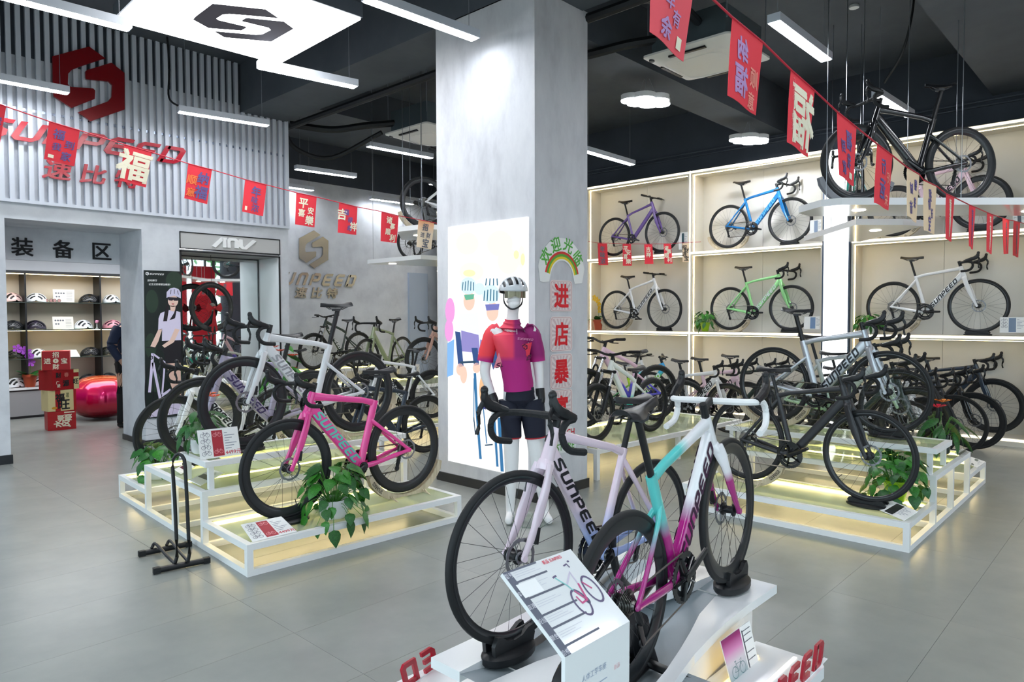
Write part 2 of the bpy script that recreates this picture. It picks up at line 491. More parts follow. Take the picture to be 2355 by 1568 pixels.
def saddle_me():
    def f():
        m = MB(); N = 12; vs, fs = [], []; W = 9
        for i in range(N+1):
            t = i/N; x = -.125+.27*t      # tail -> nose
            w = .068 if t < .12 else (.068*(1-((t-.12)/.45)**1.3)+.024*((t-.12)/.45)**1.3 if t < .57 else .024-.008*(t-.57)/.43)
            if i == 0: w = .05
            if i == N: w = .008
            zc = .022*max(0, 1-t*1.8)**2+.006*t
            for j in range(W):
                s = -1+2*j/(W-1); drop = (abs(s)**2.6)*(.034 if t < .5 else .030)
                groove = -.004*math.exp(-(s/.25)**2) if .15 < t < .8 else 0
                vs.append((x, s*w, zc-drop+groove))
            for j in range(W):
                s = 1-2*j/(W-1); vs.append((x, s*w*.9, zc-(.032 if abs(s) > .9 else .020)))
        k = 2*W
        for i in range(N):
            for j in range(k): fs.append((i*k+j, (i+1)*k+j, (i+1)*k+(j+1) % k, i*k+(j+1) % k))
        fs.append(tuple(range(k))); fs.append(tuple(reversed([N*k+j for j in range(k)])))
        m.add(vs, fs)
        return m.mesh('saddle', ang=55)
    return shared('saddle', f)
def rails_me():
    def f():
        m = MB()
        for s in (-1, 1):
            m.tube([V3(.10, s*.012, -.018), V3(.06, s*.02, -.040), V3(-.04, s*.022, -.042), V3(-.09, s*.03, -.02)], .0035, 6)
        m.cbox((.005, 0, -.046), (.05, .05, .02))
        return m.mesh('saddle_rails')
    return shared('rails', f)
def bar_me(kind):
    def f():
        m = MB()
        if kind == 'drop':
            for s in (-1, 1):
                P = curve_pts([(0, 0, 0), (.0, .06*s, .001), (.004, .15*s, .0), (.03, .193*s, -.004), (.075, .203*s, -.012), (.105, .207*s, -.045), (.098, .211*s, -.092), (.060, .214*s, -.122), (-.02, .217*s, -.13)], 4)
                m.tube(P, [.0155]*8+[.0145]*(len(P)-8), 8)
        elif kind == 'flat':
            m.tube([V3(-.03, -.30, .012), V3(-.005, -.08, .004), V3(0, 0, 0), V3(-.005, .08, .004), V3(-.03, .30, .012)], .0135, 8)
        else:
            m.tube(curve_pts([(-.05, -.35, .035), (-.03, -.2, .03), (0, -.05, 0), (0, .05, 0), (-.03, .2, .03), (-.05, .35, .035)], 4), .014, 8)
        return m.mesh('handlebar')
    return shared(('bar', kind), f)
def lever_me(kind, sd_):
    def f():
        m = MB()
        if kind == 'drop':
            for s in (sd_,):
                # rubber hood, its horn and the brake blade
                m.tube(curve_pts([(.03, .196*s, .0), (.075, .203*s, .014), (.12, .205*s, .026), (.15, .203*s, .05), (.160, .20*s, .086)], 3), [(.017, .020)]*4+[(.019, .024)]*5+[(.017, .021)]*2+[(.015, .016)]*2, 8)
                m.blob((.160, .20*s, .088), (.018, .016, .020), 8, 6)
                m.tube(curve_pts([(.158, .202*s, .04), (.178, .208*s, -.005), (.166, .214*s, -.055), (.174, .218*s, -.10)], 3), [(.007, .012)]*5+[(.006, .009)]*5, 6)
        else:
            w = .30 if kind == 'flat' else .35
            for s in (sd_,):
                m.tube([V3(-.028, (w-.13)*s, .014), V3(-.03, (w+.005)*s, .016)] if kind == 'flat' else [V3(-.036, (w-.13)*s, .032), V3(-.05, (w+.005)*s, .036)], .0175, 10)
                m.cbox((.012, (w-.16)*s, .006), (.04, .03, .022))
                m.tube([V3(.03, (w-.17)*s, .0), V3(.04, (w-.1)*s, -.006), V3(.03, (w-.01)*s, -.006)], (.005, .006), 6)
        return m.mesh('brake_lever')
    return shared(("lever", kind, sd_), f)
def derail_me():
    def f():
        m = MB(); Mx = Matrix.Rotation(PI/2, 4, 'X')
        m.tube([V3(-.005, -.062, -.01), V3(.0, -.066, -.045), V3(.012, -.066, -.07)], [(.012, .012), (.016, .014), (.012, .012)], 8)
        m.tube([V3(.012, -.058, -.07), V3(.035, -.058, -.165)], [(.004, .016), (.004, .013)], 6)
        m.tube([V3(.012, -.046, -.07), V3(.035, -.046, -.165)], [(.002, .014), (.002, .012)], 6)
        for c, r in ((V3(.014, 0, -.078), .018), (V3(.034, 0, -.158), .021)):
            T = Matrix.Translation(c) @ Mx
            m.lathe([(r-.004, .048), (r, .049), (r, .055), (r-.004, .056)], 12, T)
        return m.mesh('rear_derailleur')
    return shared('derail', f)
def bottle_me():
    def f():
        m = MB()
        m.lathe([(.034, 0), (.036, .01), (.036, .11), (.030, .125), (.035, .135), (.035, .165), (.02, .178), (.012, .185), (.012, .20)], 14)
        return m.mesh('water_bottle')
    return shared('bottle', f)
def frame_me(style):
    g = geo(style)
    def f():
        m = MB(); d, t, s = g['dt'], g['tt'], g['st']
        BB, ST, HT, HB = g['BB'], g['ST'], g['HT'], g['HB']; R = g['R']
        Y = V3(0, 0, 1)
        hd = (HT-HB).normalized()
        m.tube([HB-hd*.004, HB+hd*.05, HT], [(.027, .031), (.024, .028), (.021, .024)], 14, ex=2.4)
        a = HB+hd*.035-V3(.004, 0, 0)
        m.tube([a, lerp(a, BB, .12), lerp(a, BB, .5), lerp(a, BB, .88), BB], [(d[0]*.9, d[1]*1.12), (d[0], d[1]), (d[0], d[1]), (d[0]*1.05, d[1]), (.03, .03)], 16, ex=3.6)
        b = g['TT']-V3(.004, 0, 0)
        m.tube([b, lerp(b, ST, .25), lerp(b, ST, .8), ST+V3(.006, 0, -.012)], [(t[0]*1.1, t[1]*1.25), (t[0], t[1]), (t[0]*.9, t[1]*.85), (t[0]*.8, t[1])], 12, ex=2.8)
        m.tube([ST+(ST-BB).normalized()*.008, lerp(ST, BB, .3), lerp(ST, BB, .8), BB], [(s[0]*1.05, s[1]), (s[0], s[1]), (s[0]*1.1, s[1]*1.05), (.028, .024)], 14, ex=2.8)
        Mx = Matrix.Translation(BB) @ Matrix.Rotation(PI/2, 4, 'X')
        m.lathe([(.026, -.037), (.028, -.03), (.028, .03), (.026, .037)], 16, Mx)
        SS = g['SS']
        for k in (-1, 1):
            ax = V3(0, .066*k, R)
            cs = [BB+V3(-.02, .024*k, -.004), V3(lerp(BB.x, 0, .3), .04*k, lerp(BB.z, R, .2)-.003), V3(lerp(BB.x, 0, .72), .058*k, lerp(BB.z, R, .68)), ax]
            m.tube(curve_pts(cs, 3), [(.012, .02)]*3+[(.011, .0165)]*4+[(.009, .013)]*3, 10, ex=2.6)
            ss = [SS+V3(-.004, .008*k, 0), SS+(ax-SS)*.18+V3(0, .012*k, 0), SS+(ax-SS)*.6+V3(0, .008*k, 0), ax+V3(0, -.002*k, 0)]
            m.tube(curve_pts(ss, 3), [(.010, .014)]*4+[(.0085, .0125)]*6, 10, ex=2.6)
            m.tube([ax+V3(.02, 0, -.006), ax, ax+V3(-.014, 0, -.004)], [(.007, .014), (.008, .019), (.006, .012)], 10)
        return m.mesh('frame', ang=45)
    return shared(('frame', style), f)
def fork_me(style):
    g = geo(style)
    def f():
        m = MB(); HB, R, WB = g['HB'], g['R'], g['WB']; hd = (g['HT']-HB).normalized()
        ax = V3(WB, 0, R)
        m.tube([HB-hd*.002, HB-hd*.018, HB-hd*.045], [(.027, .031), (.037, .034), (.040, .026)], 16, ex=2.6)
        for k in (-1, 1):
            top = HB-hd*.022+V3(0, .026*k, 0); bot = ax+V3(-.004, .052*k, 0)
            P = curve_pts([top, lerp(top, bot, .25)+V3(-.004, .010*k, 0), lerp(top, bot, .7)+V3(-.008, .006*k, 0), bot], 3)
            m.tube(P, [(.012, .031)]*3+[(.0115, .027)]*3+[(.0105, .019)]*2+[(.010, .014)]*2, 12, ex=2.6)
            m.tube([bot+V3(0, -.008*k, 0), bot+V3(0, .010*k, 0)], .014, 10)
        return m.mesh('fork', ang=45)
    return shared(('fork', style), f)
def susp_me(style):
    g = geo(style)
    def f():
        m = MB(); HB, R, WB = g['HB'], g['R'], g['WB']; hd = (g['HT']-HB).normalized(); ax = V3(WB, 0, R)
        off = V3(hd.z, 0, -hd.x)*.02
        m.tube([HB+V3(0, -.085, 0)-hd*.02+off, HB-hd*.02, HB+V3(0, .085, 0)-hd*.02+off], [(.024, .018)]*3, 10, mi=0)
        for k in (-1, 1):
            t = HB+V3(0, .068*k, 0)-hd*.005+off; b = ax+V3(-.022, .068*k, .005)
            q = lerp(t, b, .38)
            m.tube([t, q], .0155, 12, mi=1); m.tube([q, lerp(t, b, .8), b], [.022, .021, .015], 12, mi=0)
            m.tube([q, q+(b-t).normalized()*.02], .024, 12, mi=0)
            m.tube([b, ax+V3(0, .06*k, 0)], .014, 8, mi=0)
        # arch over the tyre
        P = curve_pts([lerp(HB+V3(0, -.068, 0), ax+V3(-.022, -.068, 0), .43), HB-hd*.11+V3(.05, -.03, 0), HB-hd*.11+V3(.05, .03, 0), lerp(HB+V3(0, .068, 0), ax+V3(-.022, .068, 0), .43)], 3)
        m.tube(P, .012, 8, mi=0)
        return m
    def mk():
        q = f(); me = q.mesh('suspension_fork'); me.materials.append(black); me.materials.append(chrome)
        me.polygons.foreach_set('material_index', q.mi[:len(me.polygons)]); return me
    return shared(('susp', style), mk)
def lettering(style, col, parent, frac=(.15, .86), h=None, both=True, first=0):
    """the wordmark on both flanks of the down tube"""
    g = geo(style); hd = (g['HT']-g['HB']).normalized(); a = g['HB']+hd*.035-V3(.004, 0, 0); b = g['BB']
    L = (b-a).length; hh = h or g['dt'][1]*1.5
    ws = (frac[1]-frac[0])*L/(hh*(ADV*6+0.9))
    c = lerp(a, b, (frac[0]+frac[1])/2)
    def f(side):
        m = MB()
        if 1:
            x = (b-a).normalized()*side      # left flank reads head -> crank, right flank crank -> head
            n = V3(0, side, 0)
            up = n.cross(x)
            off = g['dt'][0]*1.025+.0008
            for q in word_quads(w=.23, first=first):
                m.flat([(p[0]*hh*ws, p[1]*hh) for p in q], c+n*off, x, up)
        return m.mesh('lettering', smooth=False)
    for sd_ in (1, -1): link('lettering', shared(('word', style, frac, round(hh, 3), first, sd_), lambda: f(sd_)), parent, col)
def emblem(style, col, parent):
    g = geo(style)
    def f():
        m = MB(); c = lerp(g['HB'], g['HT'], .62)+V3(.0235, 0, .006); up = (g['HT']-g['HB']).normalized()
        for P in (LOGO_A, LOGO_B): m.flat([(x*.021, y*.024) for x, y in P], c, V3(0, 1, 0), up)
        return m.mesh('emblem', smooth=False)
    return link('emblem', shared(('emblem', style), f), parent, col)

rotor_m = mat('rotor_steel', '8e9094', .35, .85)
def make_bike(label, pos, yaw, style='aero', frame=None, fork=None, bar='drop', deep=True, pitch=0.0, roll=0.0, saddle=.97, letters=None, tapem=None,
              steer=0.0, crank=20, group=None, bottle=False, emblem_col=None, frac=(.15, .86), rim=None, tirem=None, pedals=False, name='road_bicycle', cat='bicycle',
              lean=0.0, small=False, susp=False, full=True, scale=1.0, first=0):
    g = geo(style); R, WB = g['R'], g['WB']; fat = style in ('mtb', 'kids') 
    M = Matrix.Translation(Vector(pos)) @ Matrix.Rotation(yaw, 4, 'Z') @ Matrix.Rotation(-pitch, 4, 'Y') @ Matrix.Rotation(lean, 4, 'X') @ Matrix.Diagonal((scale, scale, scale, 1))
    t = thing(name, label, cat, group=group, M=M)
    fr = link('frame', frame_me(style), t, frame)
    if letters: lettering(style, letters, fr, frac, first=first)
    if emblem_col: emblem(style, emblem_col, fr)
    HB, HT = g['HB'], g['HT']; hd = (HT-HB).normalized()
    # everything that turns with the bar
    S = Matrix.Translation(HB) @ Matrix.Rotation(steer, 4, hd) @ Matrix.Translation(-HB)
    def turned(o, extra=Matrix.Identity(4)): o.matrix_local = S @ extra; return o
    if susp: turned(link('suspension_fork', susp_me(style), t))
    else: turned(link('fork', fork_me(style), t, fork or frame))
    for nm, ax in (('front_wheel', V3(WB, 0, R)), ('rear_wheel', V3(0, 0, R))):
        w = link(nm, tyre_me(R, fat), t, tirem or rubber)
        ang = random.random()*6
        X = Matrix.Translation(ax) @ Matrix.Rotation(ang, 4, 'Y')
        w.matrix_local = (S if nm[0] == 'f' else Matrix.Identity(4)) @ X
        link('rim', rim_me(R, fat, deep), w, rim or carbon); link('spokes', spokes_me(R, fat, deep), w, black if not (fat or not deep) else dark_grey)
        link('hub', hub_me(), w, black)
        ro = link('brake_rotor', rotor_me(), w, rotor_m); ro.location = (0, .036, 0)
        if nm[0] == 'r': link('cassette', cassette_me(), w, gold_m)
    # stem, spacers and handlebar
    rise = .045 if bar == 'drop' else .05
    reach = .085 if bar == 'drop' else .05
    sp = HT+hd*rise; bc = sp+V3(reach, 0, .012 if bar == 'drop' else .018)
    def stem_f():
        m = MB(); m.tube([HT-hd*.002, HT+hd*(rise+.022)], [(.018, .02), (.0165, .018)], 12)
        m.tube([sp, lerp(sp, bc, .6), bc], [(.017, .017), (.014, .015), (.02, .018)], 10, ex=2.6)
        return m.mesh('stem')
    turned(link('stem', shared(('stem', style, bar), stem_f), t, black))
    hb = turned(link('handlebar', bar_me(bar), t, tapem or (tape if bar == 'drop' else black)), Matrix.Translation(bc))
    for sd_ in (1, -1): link("brake_lever", lever_me(bar, sd_), hb, black)
    # saddle on its post
    ST, BB = g['ST'], g['BB']; sd = (ST-BB).normalized(); zt = saddle-.05; top = ST+sd*((zt-ST.z)/sd.z)
    def post_f():
        m = MB(); r = (.011, .02) if style == 'aero' else (.0135, .0135)
        m.tube([ST-sd*.02, top, top+V3(-.006, 0, .012)], [r, r, (.014, .016)], 10, ex=2.4)
        return m.mesh('seatpost')
    link('seatpost', shared(('post', style, round(saddle, 3)), post_f), t, black)
    sa = link('saddle', saddle_me(), t, black); sa.location = top+V3(.005, 0, .062); sa.rotation_euler = (0, random.uniform(-.03, .03), 0)
    link('saddle_rails', rails_me(), sa, dark_grey)
    # drivetrain
    c = link('crankset', crank_me(small or fat), t, black_gl); c.matrix_local = Matrix.Translation(BB) @ Matrix.Rotation(math.radians(crank), 4, 'Y')
    if pedals:
        ca = math.radians(crank)
        for k in (1, -1):
            p = link('pedal', pedal_me(), t, black); p.location = BB+V3(k*.17*math.cos(ca), -.12*k, -k*.17*math.sin(ca))
    def chain_f():
        m = MB(); cr = .08 if (small or fat) else .106
        m.tube([V3(BB.x, -.046, BB.z+cr), V3(0, -.034, R+.038)], (.003, .005), 4)
        m.tube([V3(BB.x, -.046, BB.z-cr), V3(.036, -.052, R-.178)], (.003, .005), 4)
        m.tube([V3(.03, -.05, R-.085), V3(.035, -.036, R)], (.003, .005), 4)
        return m.mesh('chain')
    link('chain', shared(('chain', style, small), chain_f), t, chain_m)
    dr = link('rear_derailleur', derail_me(), t, black); dr.location = (0, 0, R)
    def brake_f():
        m = MB()
        m.tube([V3(.055, .045, R-.02), V3(.105, .045, R-.045)], [(.014, .018), (.012, .014)], 8)
        return m.mesh('brake_caliper')
    link('brake_caliper', shared(('cal', R), brake_f), t, black)
    def brake_g():
        m = MB(); ax = V3(WB, 0, R)
        m.tube([ax+V3(-.062, .05, .05), ax+V3(-.075, .05, .115)], [(.013, .018), (.012, .014)], 8)
        return m.mesh('brake_caliper')
    turned(link('brake_caliper', shared(('calf', style), brake_g), t, black))
    if bottle:
        b = link('water_bottle', bottle_me(), t, black); dtd = (g['HB']-BB).normalized(); nrm = V3(-dtd.z, 0, dtd.x)
        p = BB+dtd*.16+nrm*.075
        b.matrix_local = Matrix.Translation(p) @ dtd.to_track_quat('Z', 'Y').to_matrix().to_4x4()
    return t

def paint(name, col, rough=.22, metal=0.0, coat=.8): return mat(name, col, rough, metal, coat)
def split_paint(name, stops, axis='z', rough=.22, coat=.8, other=None):
    """paint that fades from one colour to another along the frame, as sprayed"""
    m = mat(name, 'ffffff', rough, 0, coat); n, l, b = nodes(m)
    tc = n.new('ShaderNodeTexCoord'); sx = n.new('ShaderNodeSeparateXYZ'); l.new(tc.outputs['Object'], sx.inputs[0])
    def ramp(stops, out):
        lo, hi = stops[0][0], stops[-1][0]
        mr = n.new('ShaderNodeMapRange'); mr.inputs['From Min'].default_value = lo; mr.inputs['From Max'].default_value = hi
        rp = n.new('ShaderNodeValToRGB'); e = rp.color_ramp.elements
        while len(e) < len(stops): e.new(.5)
        for i, (p, c) in enumerate(stops): e[i].position = (p-lo)/(hi-lo); e[i].color = (*lin(c), 1)
        l.new(out, mr.inputs['Value']); l.new(mr.outputs[0], rp.inputs[0]); return rp.outputs[0]
    c = ramp(stops, sx.outputs['XYZ'.index(axis.upper())])
    if other:   # (stops along x for the front, mask stops along z)
        c2 = ramp(other[0], sx.outputs['X']); mk = ramp(other[1], sx.outputs['Z'])
        mx = n.new('ShaderNodeMix'); mx.data_type = 'RGBA'
        l.new(mk, mx.inputs['Factor']); l.new(c, mx.inputs['A']); l.new(c2, mx.inputs['B']); c = mx.outputs['Result']
    l.new(c, b.inputs['Base Color']); return m

def wheel_stand(label, M, flip=False, group=None, m=None):
    """plywood cradle under a wheel: two crescent cheeks and two zigzag feet. local x along the bike, origin at the tyre contact"""
    t = thing('wheel_stand', label, 'stand', M=M, group=group)
    def cheek():
        mb = MB(); N = 14; a0, a1 = math.radians(-142 if not flip else -18-20), 0
        lo, hi = (-158, -28) if not flip else (-152, -22)
        inn, out = [], []
        for i in range(N+1):
            a = math.radians(lo+(hi-lo)*i/N); k = abs(i/N-.5)*2
            inn.append((.352*math.cos(a), .34+.352*math.sin(a))); w = .050 if k < .9 else .050*(1-(k-.9)*3)
            ro = .352+w
            out.append((ro*math.cos(a), max(.34+ro*math.sin(a), -.028)))
        mb.prism(inn+out[::-1], (0, .006, .0), (1, 0, 0), (0, 0, 1), .006)
        return mb.mesh('cheek', smooth=False)
    for y in (.020, -.024):
        o = link('cheek', shared(('cheek', flip), cheek), t, m or wood); o.location = (0, y, 0)
    def word(side):
        mb = MB()
        if 1:
            for q in word_quads(w=.2):
                P = []
                for x, y in q:
                    # the mark runs up one horn of the crescent
                    a = math.radians(-148 if flip else -32)
                    s = x*.0185*side
                    ang = a+(.20 if flip else -.20)+s*2.45
                    r = .377-y*.026
                    P.append((r*math.cos(ang), .34+r*math.sin(ang)))
                mb.flat(P, (0, (.0275 if side > 0 else -.0315), 0), (1, 0, 0), (0, 0, 1))
        return mb.mesh('lettering', smooth=False)
    for sd_ in (1, -1): link('lettering', shared(('cword', flip, sd_), lambda: word(sd_)), t, black)
    def foot():
        mb = MB()
        P = [(-.13, -.03), (-.085, -.014), (-.06, .004), (-.045, -.012), (-.02, .006), (0, -.010), (.02, .006), (.045, -.012), (.06, .004), (.085, -.014), (.13, -.03), (.09, -.026), (.03, -.02), (-.03, -.02), (-.09, -.026)]
        mb.prism(P, (0, 0, 0), (0, 1, 0), (0, 0, 1), .009)
        return mb.mesh('foot', smooth=False)
    for x in (-.16, .15):
        o = link('foot', shared('sfoot', foot), t, m or wood); o.location = (x, 0, 0)
    return t
def wheel_block(label, M, group=None):
    """black rubber foot that grips the front tyre; origin at the tyre contact"""
    t = thing('wheel_block', label, 'stand', M=M, group=group)
    def base():
        m = MB()
        def ell(a, b, z, n=24): return [V3(a*math.cos(2*PI*i/n), b*math.sin(2*PI*i/n), z) for i in range(n)]
        R = [ell(.15, .085, -.03), ell(.155, .09, -.026), ell(.155, .09, -.014), ell(.135, .072, -.006)]; n = 24
        vs = [p for r in R for p in r]; fs = [(i*n+j, i*n+(j+1) % n, (i+1)*n+(j+1) % n, (i+1)*n+j) for i in range(3) for j in range(n)]
        fs.append(tuple(reversed(range(n)))); fs.append(tuple(3*n+j for j in range(n)))
        m.add(vs, fs); return m.mesh('base')
    def cheek():
        m = MB(); P = [(-.125, -.01), (.125, -.01), (.13, .012), (.11, .030), (.08, .026), (.04, .013), (0, .010), (-.05, .013), (-.09, .024), (-.12, .026), (-.135, .008)]
        m.prism(P, (0, .011, 0), (1, 0, 0), (0, 0, 1), .022)
        return m.mesh('cheek', smooth=False)
    link('base', shared('wbase', base), t, black)
    for y in (.030, -.030):
        o = link('cheek', shared('wcheek', cheek), t, black); o.location = (0, y, 0)
    return t
def bike_M(pos, yaw, dx=0.0): return Matrix.Translation(Vector(pos)) @ Matrix.Rotation(yaw, 4, 'Z') @ Matrix.Translation((dx, 0, 0))

# ---------------------------------------------------------------- setting
floor_m = noisy(mat('floor_tile', '8f9290', 0.27), ('818583', '8f928e', '9a9a94'), 0.9, 9, bump=0.02)
floor_m.node_tree.nodes['Principled BSDF'].inputs['Roughness'].default_value = 0.27
grout = mat('grout', '7f8280', 0.6)
fl = struct('floor', MB().box((-3, -4, -.12), (11.2, 14.2, -.006)), grout)
def tile():
    m = MB(); m.box((0, 0, -.006), (1.1985, .5985, 0)); return m.mesh('tile', smooth=False)
for i in range(12):
    for j in range(24):
        x, y = -3+1.2*i, -.4+.6*j
        if (x < -.7 and y < 8) or (i+j < 0): continue
        o = link('tile', shared('tile', tile), fl, floor_m); o.location = (x, y, 0)
fb = MB(); fb.box((-3, -4, -.006), (11.2, -.403, 0)); fb.box((-3, -.403, -.006), (-.603, 8.0, 0))
fb.build('tile_field', floor_m, fl, smooth=False)
struct('ceiling', MB().box((-3, -4, 5.0), (11.2, 14.2, 5.15)), char)
# beams: one along the left bay over the pillar, two towards the bike shelves
struct('trim_1', MB().box((4.5, -4, 4.36), (5.16, 13.7, 5.0)), char)
struct('trim_2', MB().box((5.16, 4.30, 4.36), (10.72, 4.80, 5.0)), char)
struct('trim_3', MB().box((5.16, .95, 4.36), (10.72, 1.68, 5.0)), char)
struct('trim_4', MB().box((5.16, 8.9, 4.55), (10.72, 9.3, 5.0)), char)
w = struct('wall_left', MB().box((-3, 9.24, 0), (1.83, 10.03, 2.68)).box((-3, 9.24, 2.70), (5.19, 9.46, 4.46))
           .box((3.22, 9.24, 0), (3.672, 10.03, 2.68)).box((-3, 9.24, 2.68), (3.672, 10.03, 2.70)).box((3.672, 9.24, 2.692), (5.05, 9.46, 2.70)).box((5.05, 9.24, 0), (5.19, 12.4, 2.70)).box((5.05, 9.46, 2.70), (5.19, 12.4, 4.46)), plaster)
struct('wall_upper', MB().box((-3, 9.24, 4.46), (5.19, 9.46, 5.0)).box((5.05, 9.46, 4.46), (5.19, 12.4, 5.0)), char2)
struct('wall_back', MB().box((5.19, 12.25, 0), (10.72, 12.40, 4.23)), plaster)
struct('trim_5', MB().box((5.19, 12.22, 4.23), (10.72, 12.40, 5.0)), char2)
struct('trim_6', MB().box((9.74, 12.19, 0), (10.26, 12.25, 2.56)), mat('blue_grey_panel', 'a7b4c7', .5))
struct('wall_right', MB().box((10.72, -4, 0), (10.9, 14.2, 3.95)).box((10.70, -4, 3.95), (10.9, 14.2, 5.0)), char2)
struct('wall_gear', MB().box((-3, 13.62, 0), (5.19, 13.75, 2.75)), white_wall)
struct('ceiling_gear', MB().box((-3, 9.46, 2.72), (5.19, 13.75, 2.82)), white_wall)
sg = thing('sign_header', 'grey header board with three large black characters over the gear room', 'sign', (2.55, 10.03, 2.48))
MB().box((-.72, 0, -.19), (.72, .06, .20)).build('board', plaster, sg, smooth=False)
for ch, x, s in (('装', 2.155, .215), ('备', 2.58, .215), ('区', 3.012, .205)):
    MB().text(ch, (x-2.55, -.001, -.035), (1, 0, 0), (0, 0, 1), s, bold=.016, t=.012).build('character', ink_black, sg, smooth=False)
# pillar
pl = struct('pillar', MB().box((4.50, 3.94, 0), (5.235, 5.20, 4.37)), plaster2)
pl['kind'] = 'structure'
bb = mat('baseboard_black', '23262a', .35)
struct('baseboard_pillar', MB().box((4.485, 3.925, 0), (5.25, 5.215, .085)), bb)
struct('baseboard_left', MB().box((-3, 9.225, 0), (1.845, 9.24, .10)).box((3.205, 9.225, 0), (3.655, 9.24, .07)).box((3.205, 9.24, 0), (3.22, 10.03, .07)).box((1.83, 9.24, 0), (1.845, 10.03, .1)), bb)
# storefront behind the camera, only seen in the mirror: glass front with red festive sheets
struct('wall_front', MB().box((-3, -4.1, 0), (11.2, -4, .28)).box((-3, -4.1, 3.5), (11.2, -4, 5)), char2)
struct('wall_side', MB().box((-3.1, -4, 0), (-3, -3.3, 5)).box((-3.1, 8.4, 0), (-3, 14.2, 5)).box((-3.1, -3.3, 3.5), (-3, 8.4, 5)), char2)
wf = struct('window_1', MB().box((-3, -4.06, .28), (11.2, -4.05, 3.5)), shop_glass)
mu = MB()
for x in (-3, -.8, 1.4, 3.6, 5.8, 8.0, 10.2): mu.box((x, -4.08, .28), (x+.07, -4.02, 3.5))
mu.build('mullion', black, wf, smooth=False)
struct('window_2', MB().box((-3.06, -3.3, 0), (-3.05, 8.4, 3.5)), shop_glass)
struct('ground_outside', MB().box((-30, -30, -.2), (30, -4.2, -.13)).box((-30, -4.2, -.2), (-3.2, 30, -.13)), mat('paving', 'a8a49c', .8))
for i, (x, s) in enumerate(((-4.5, 1.7), (2.2, 1.6), (7.4, 2.0), (13.0, 2.4))):
    t = thing('street_tree', 'leafy green street tree outside the shop front, %s of four along the pavement' % ('first', 'second', 'third', 'fourth')[i], 'tree', (x, -8.5, -.13), group='trees outside the shop front')
    m = MB(); m.tube([(0, 0, -.14), (.1, 0, 1.8)], [.12, .08], 8); m.build('trunk', mat('bark', '5a4a3a', .9), t)
    m = MB()
    rr = random.Random(i)
    for k in range(260):
        p = V3(rr.gauss(0, .55), rr.gauss(0, .5), rr.gauss(0, .6))*s*.75+V3(0, 0, 2.3)
        a, b = V3(rr.uniform(-1, 1), rr.uniform(-1, 1), rr.uniform(-1, 1)).normalized(), V3(rr.uniform(-1, 1), rr.uniform(-1, 1), rr.uniform(-1, 1)).normalized()
        q = .22; m.add([p, p+a*q, p+a*q+b*q, p+b*q], [(0, 1, 2, 3)])
    o = m.build('foliage', leaf_m, t); o['kind'] = 'stuff'
for i, (x, wd_, z0, z1) in enumerate(((6.3, 1.5, .9, 3.1), (8.35, 1.25, .7, 3.3), (9.75, .8, .5, 3.3))):
    o = MB().box((x, -3.99, z0), (x+wd_, -3.98, z1)).build('festive_banner', red_cloth, smooth=False)
    tag(o, '%s plain red festive sheet hung inside the shop window' % ('widest', 'middle', 'narrow corner')[i], 'banner', group='red sheets in the shop window')

# slat screen on the left wall
sw = thing('slat_screen', 'tall screen of white vertical slats covering the upper left wall', 'wall screen', (0, 9.24, 2.89))
def slat():
    m = MB(); m.box((0, -.05, 0), (.046, -.004, 2.11)); return m.mesh('slat', smooth=False)
n = 0; x = -1.2
while x < 5.13:
    o = link('slat', shared('slat', slat), sw, slat_m); o.location = (x, 0, 0); x += .0905
MB().box((-1.25, -.056, -.035), (5.19, 0, 0)).build('bottom_rail', slat_m, sw, smooth=False)
MB().box((5.13, -.056, 0), (5.185, 0, 2.11)).build('end_stile', slat_m, sw, smooth=False)
MB().box((-1.2, -.006, .98), (5.13, -.001, 1.01)).build('cross_rail', mat('rail_steel', '8d95a5', .25, 1.0), sw, smooth=False)

# ---- shelving along the right wall
def shelf_unit(y0, y1, label):
    t = thing('display_shelf', label, 'shelving', (10.30, y0, 0), group='lit bike shelves on the right wall')
    W = y1-y0; D = .40
    for k in range(2):
        MB().box((D-.015, W*k/2+.002, .10), (D, W*(k+1)/2-.002, 3.90)).build('back_panel', back_lam, t, smooth=False)
    MB().box((.004, W-.03, .10), (D-.015, W, 3.92)).build('side_panel', cream_lam, t, smooth=False)
    MB().box((.004, 0, .10), (D-.015, .03, 3.92)).build('side_panel', cream_lam, t, smooth=False)
    for z, nm in ((.10, 'plinth'), (1.34, 'shelf'), (2.63, 'shelf'), (3.93, 'top_board')):
        lo = 0 if nm == 'plinth' else z-.06
        MB().box((.004, .031, lo), (D-.016, W-.031, z)).build(nm, cream_lam, t, smooth=False)
        MB().box((0, .002, z-.038), (.004, W-.002, z-.006)).build('edge_light', strip_w, t, smooth=False)
        if nm != 'plinth':
            MB().box((.07, .04, z-.066), (.085, W-.04, z-.060)).build('light_strip', strip_m, t, smooth=False)
    MB().box((0, -.021, .10), (.004, .0, 3.93)).build('edge_light', strip_w, t, smooth=False)
    MB().box((.06, W-.036, .12), (.075, W-.030, 3.86)).build('light_strip', strip_m, t, smooth=False)
    return t
shelf_unit(9.86, 11.92, 'lit bike shelf in the far corner beside the steel logo wall')
shelf_unit(7.78, 9.84, 'lit bike shelf hidden for the most part behind the pillar')
shelf_unit(5.70, 7.76, 'lit bike shelf right of the pillar with purple and white flat bar bicycles')
shelf_unit(3.60, 5.68, 'lit bike shelf with the blue and the green drop bar bicycles')
shelf_unit(1.14, 3.22, 'lit bike shelf right of the glowing column with a white lettered bicycle')
shelf_unit(-.94, 1.12, 'lit bike shelf at the right edge beyond the price cards')
lc = thing('light_column', 'tall glowing white light column between two bike shelves', 'light', (10.30, 3.41, 0))
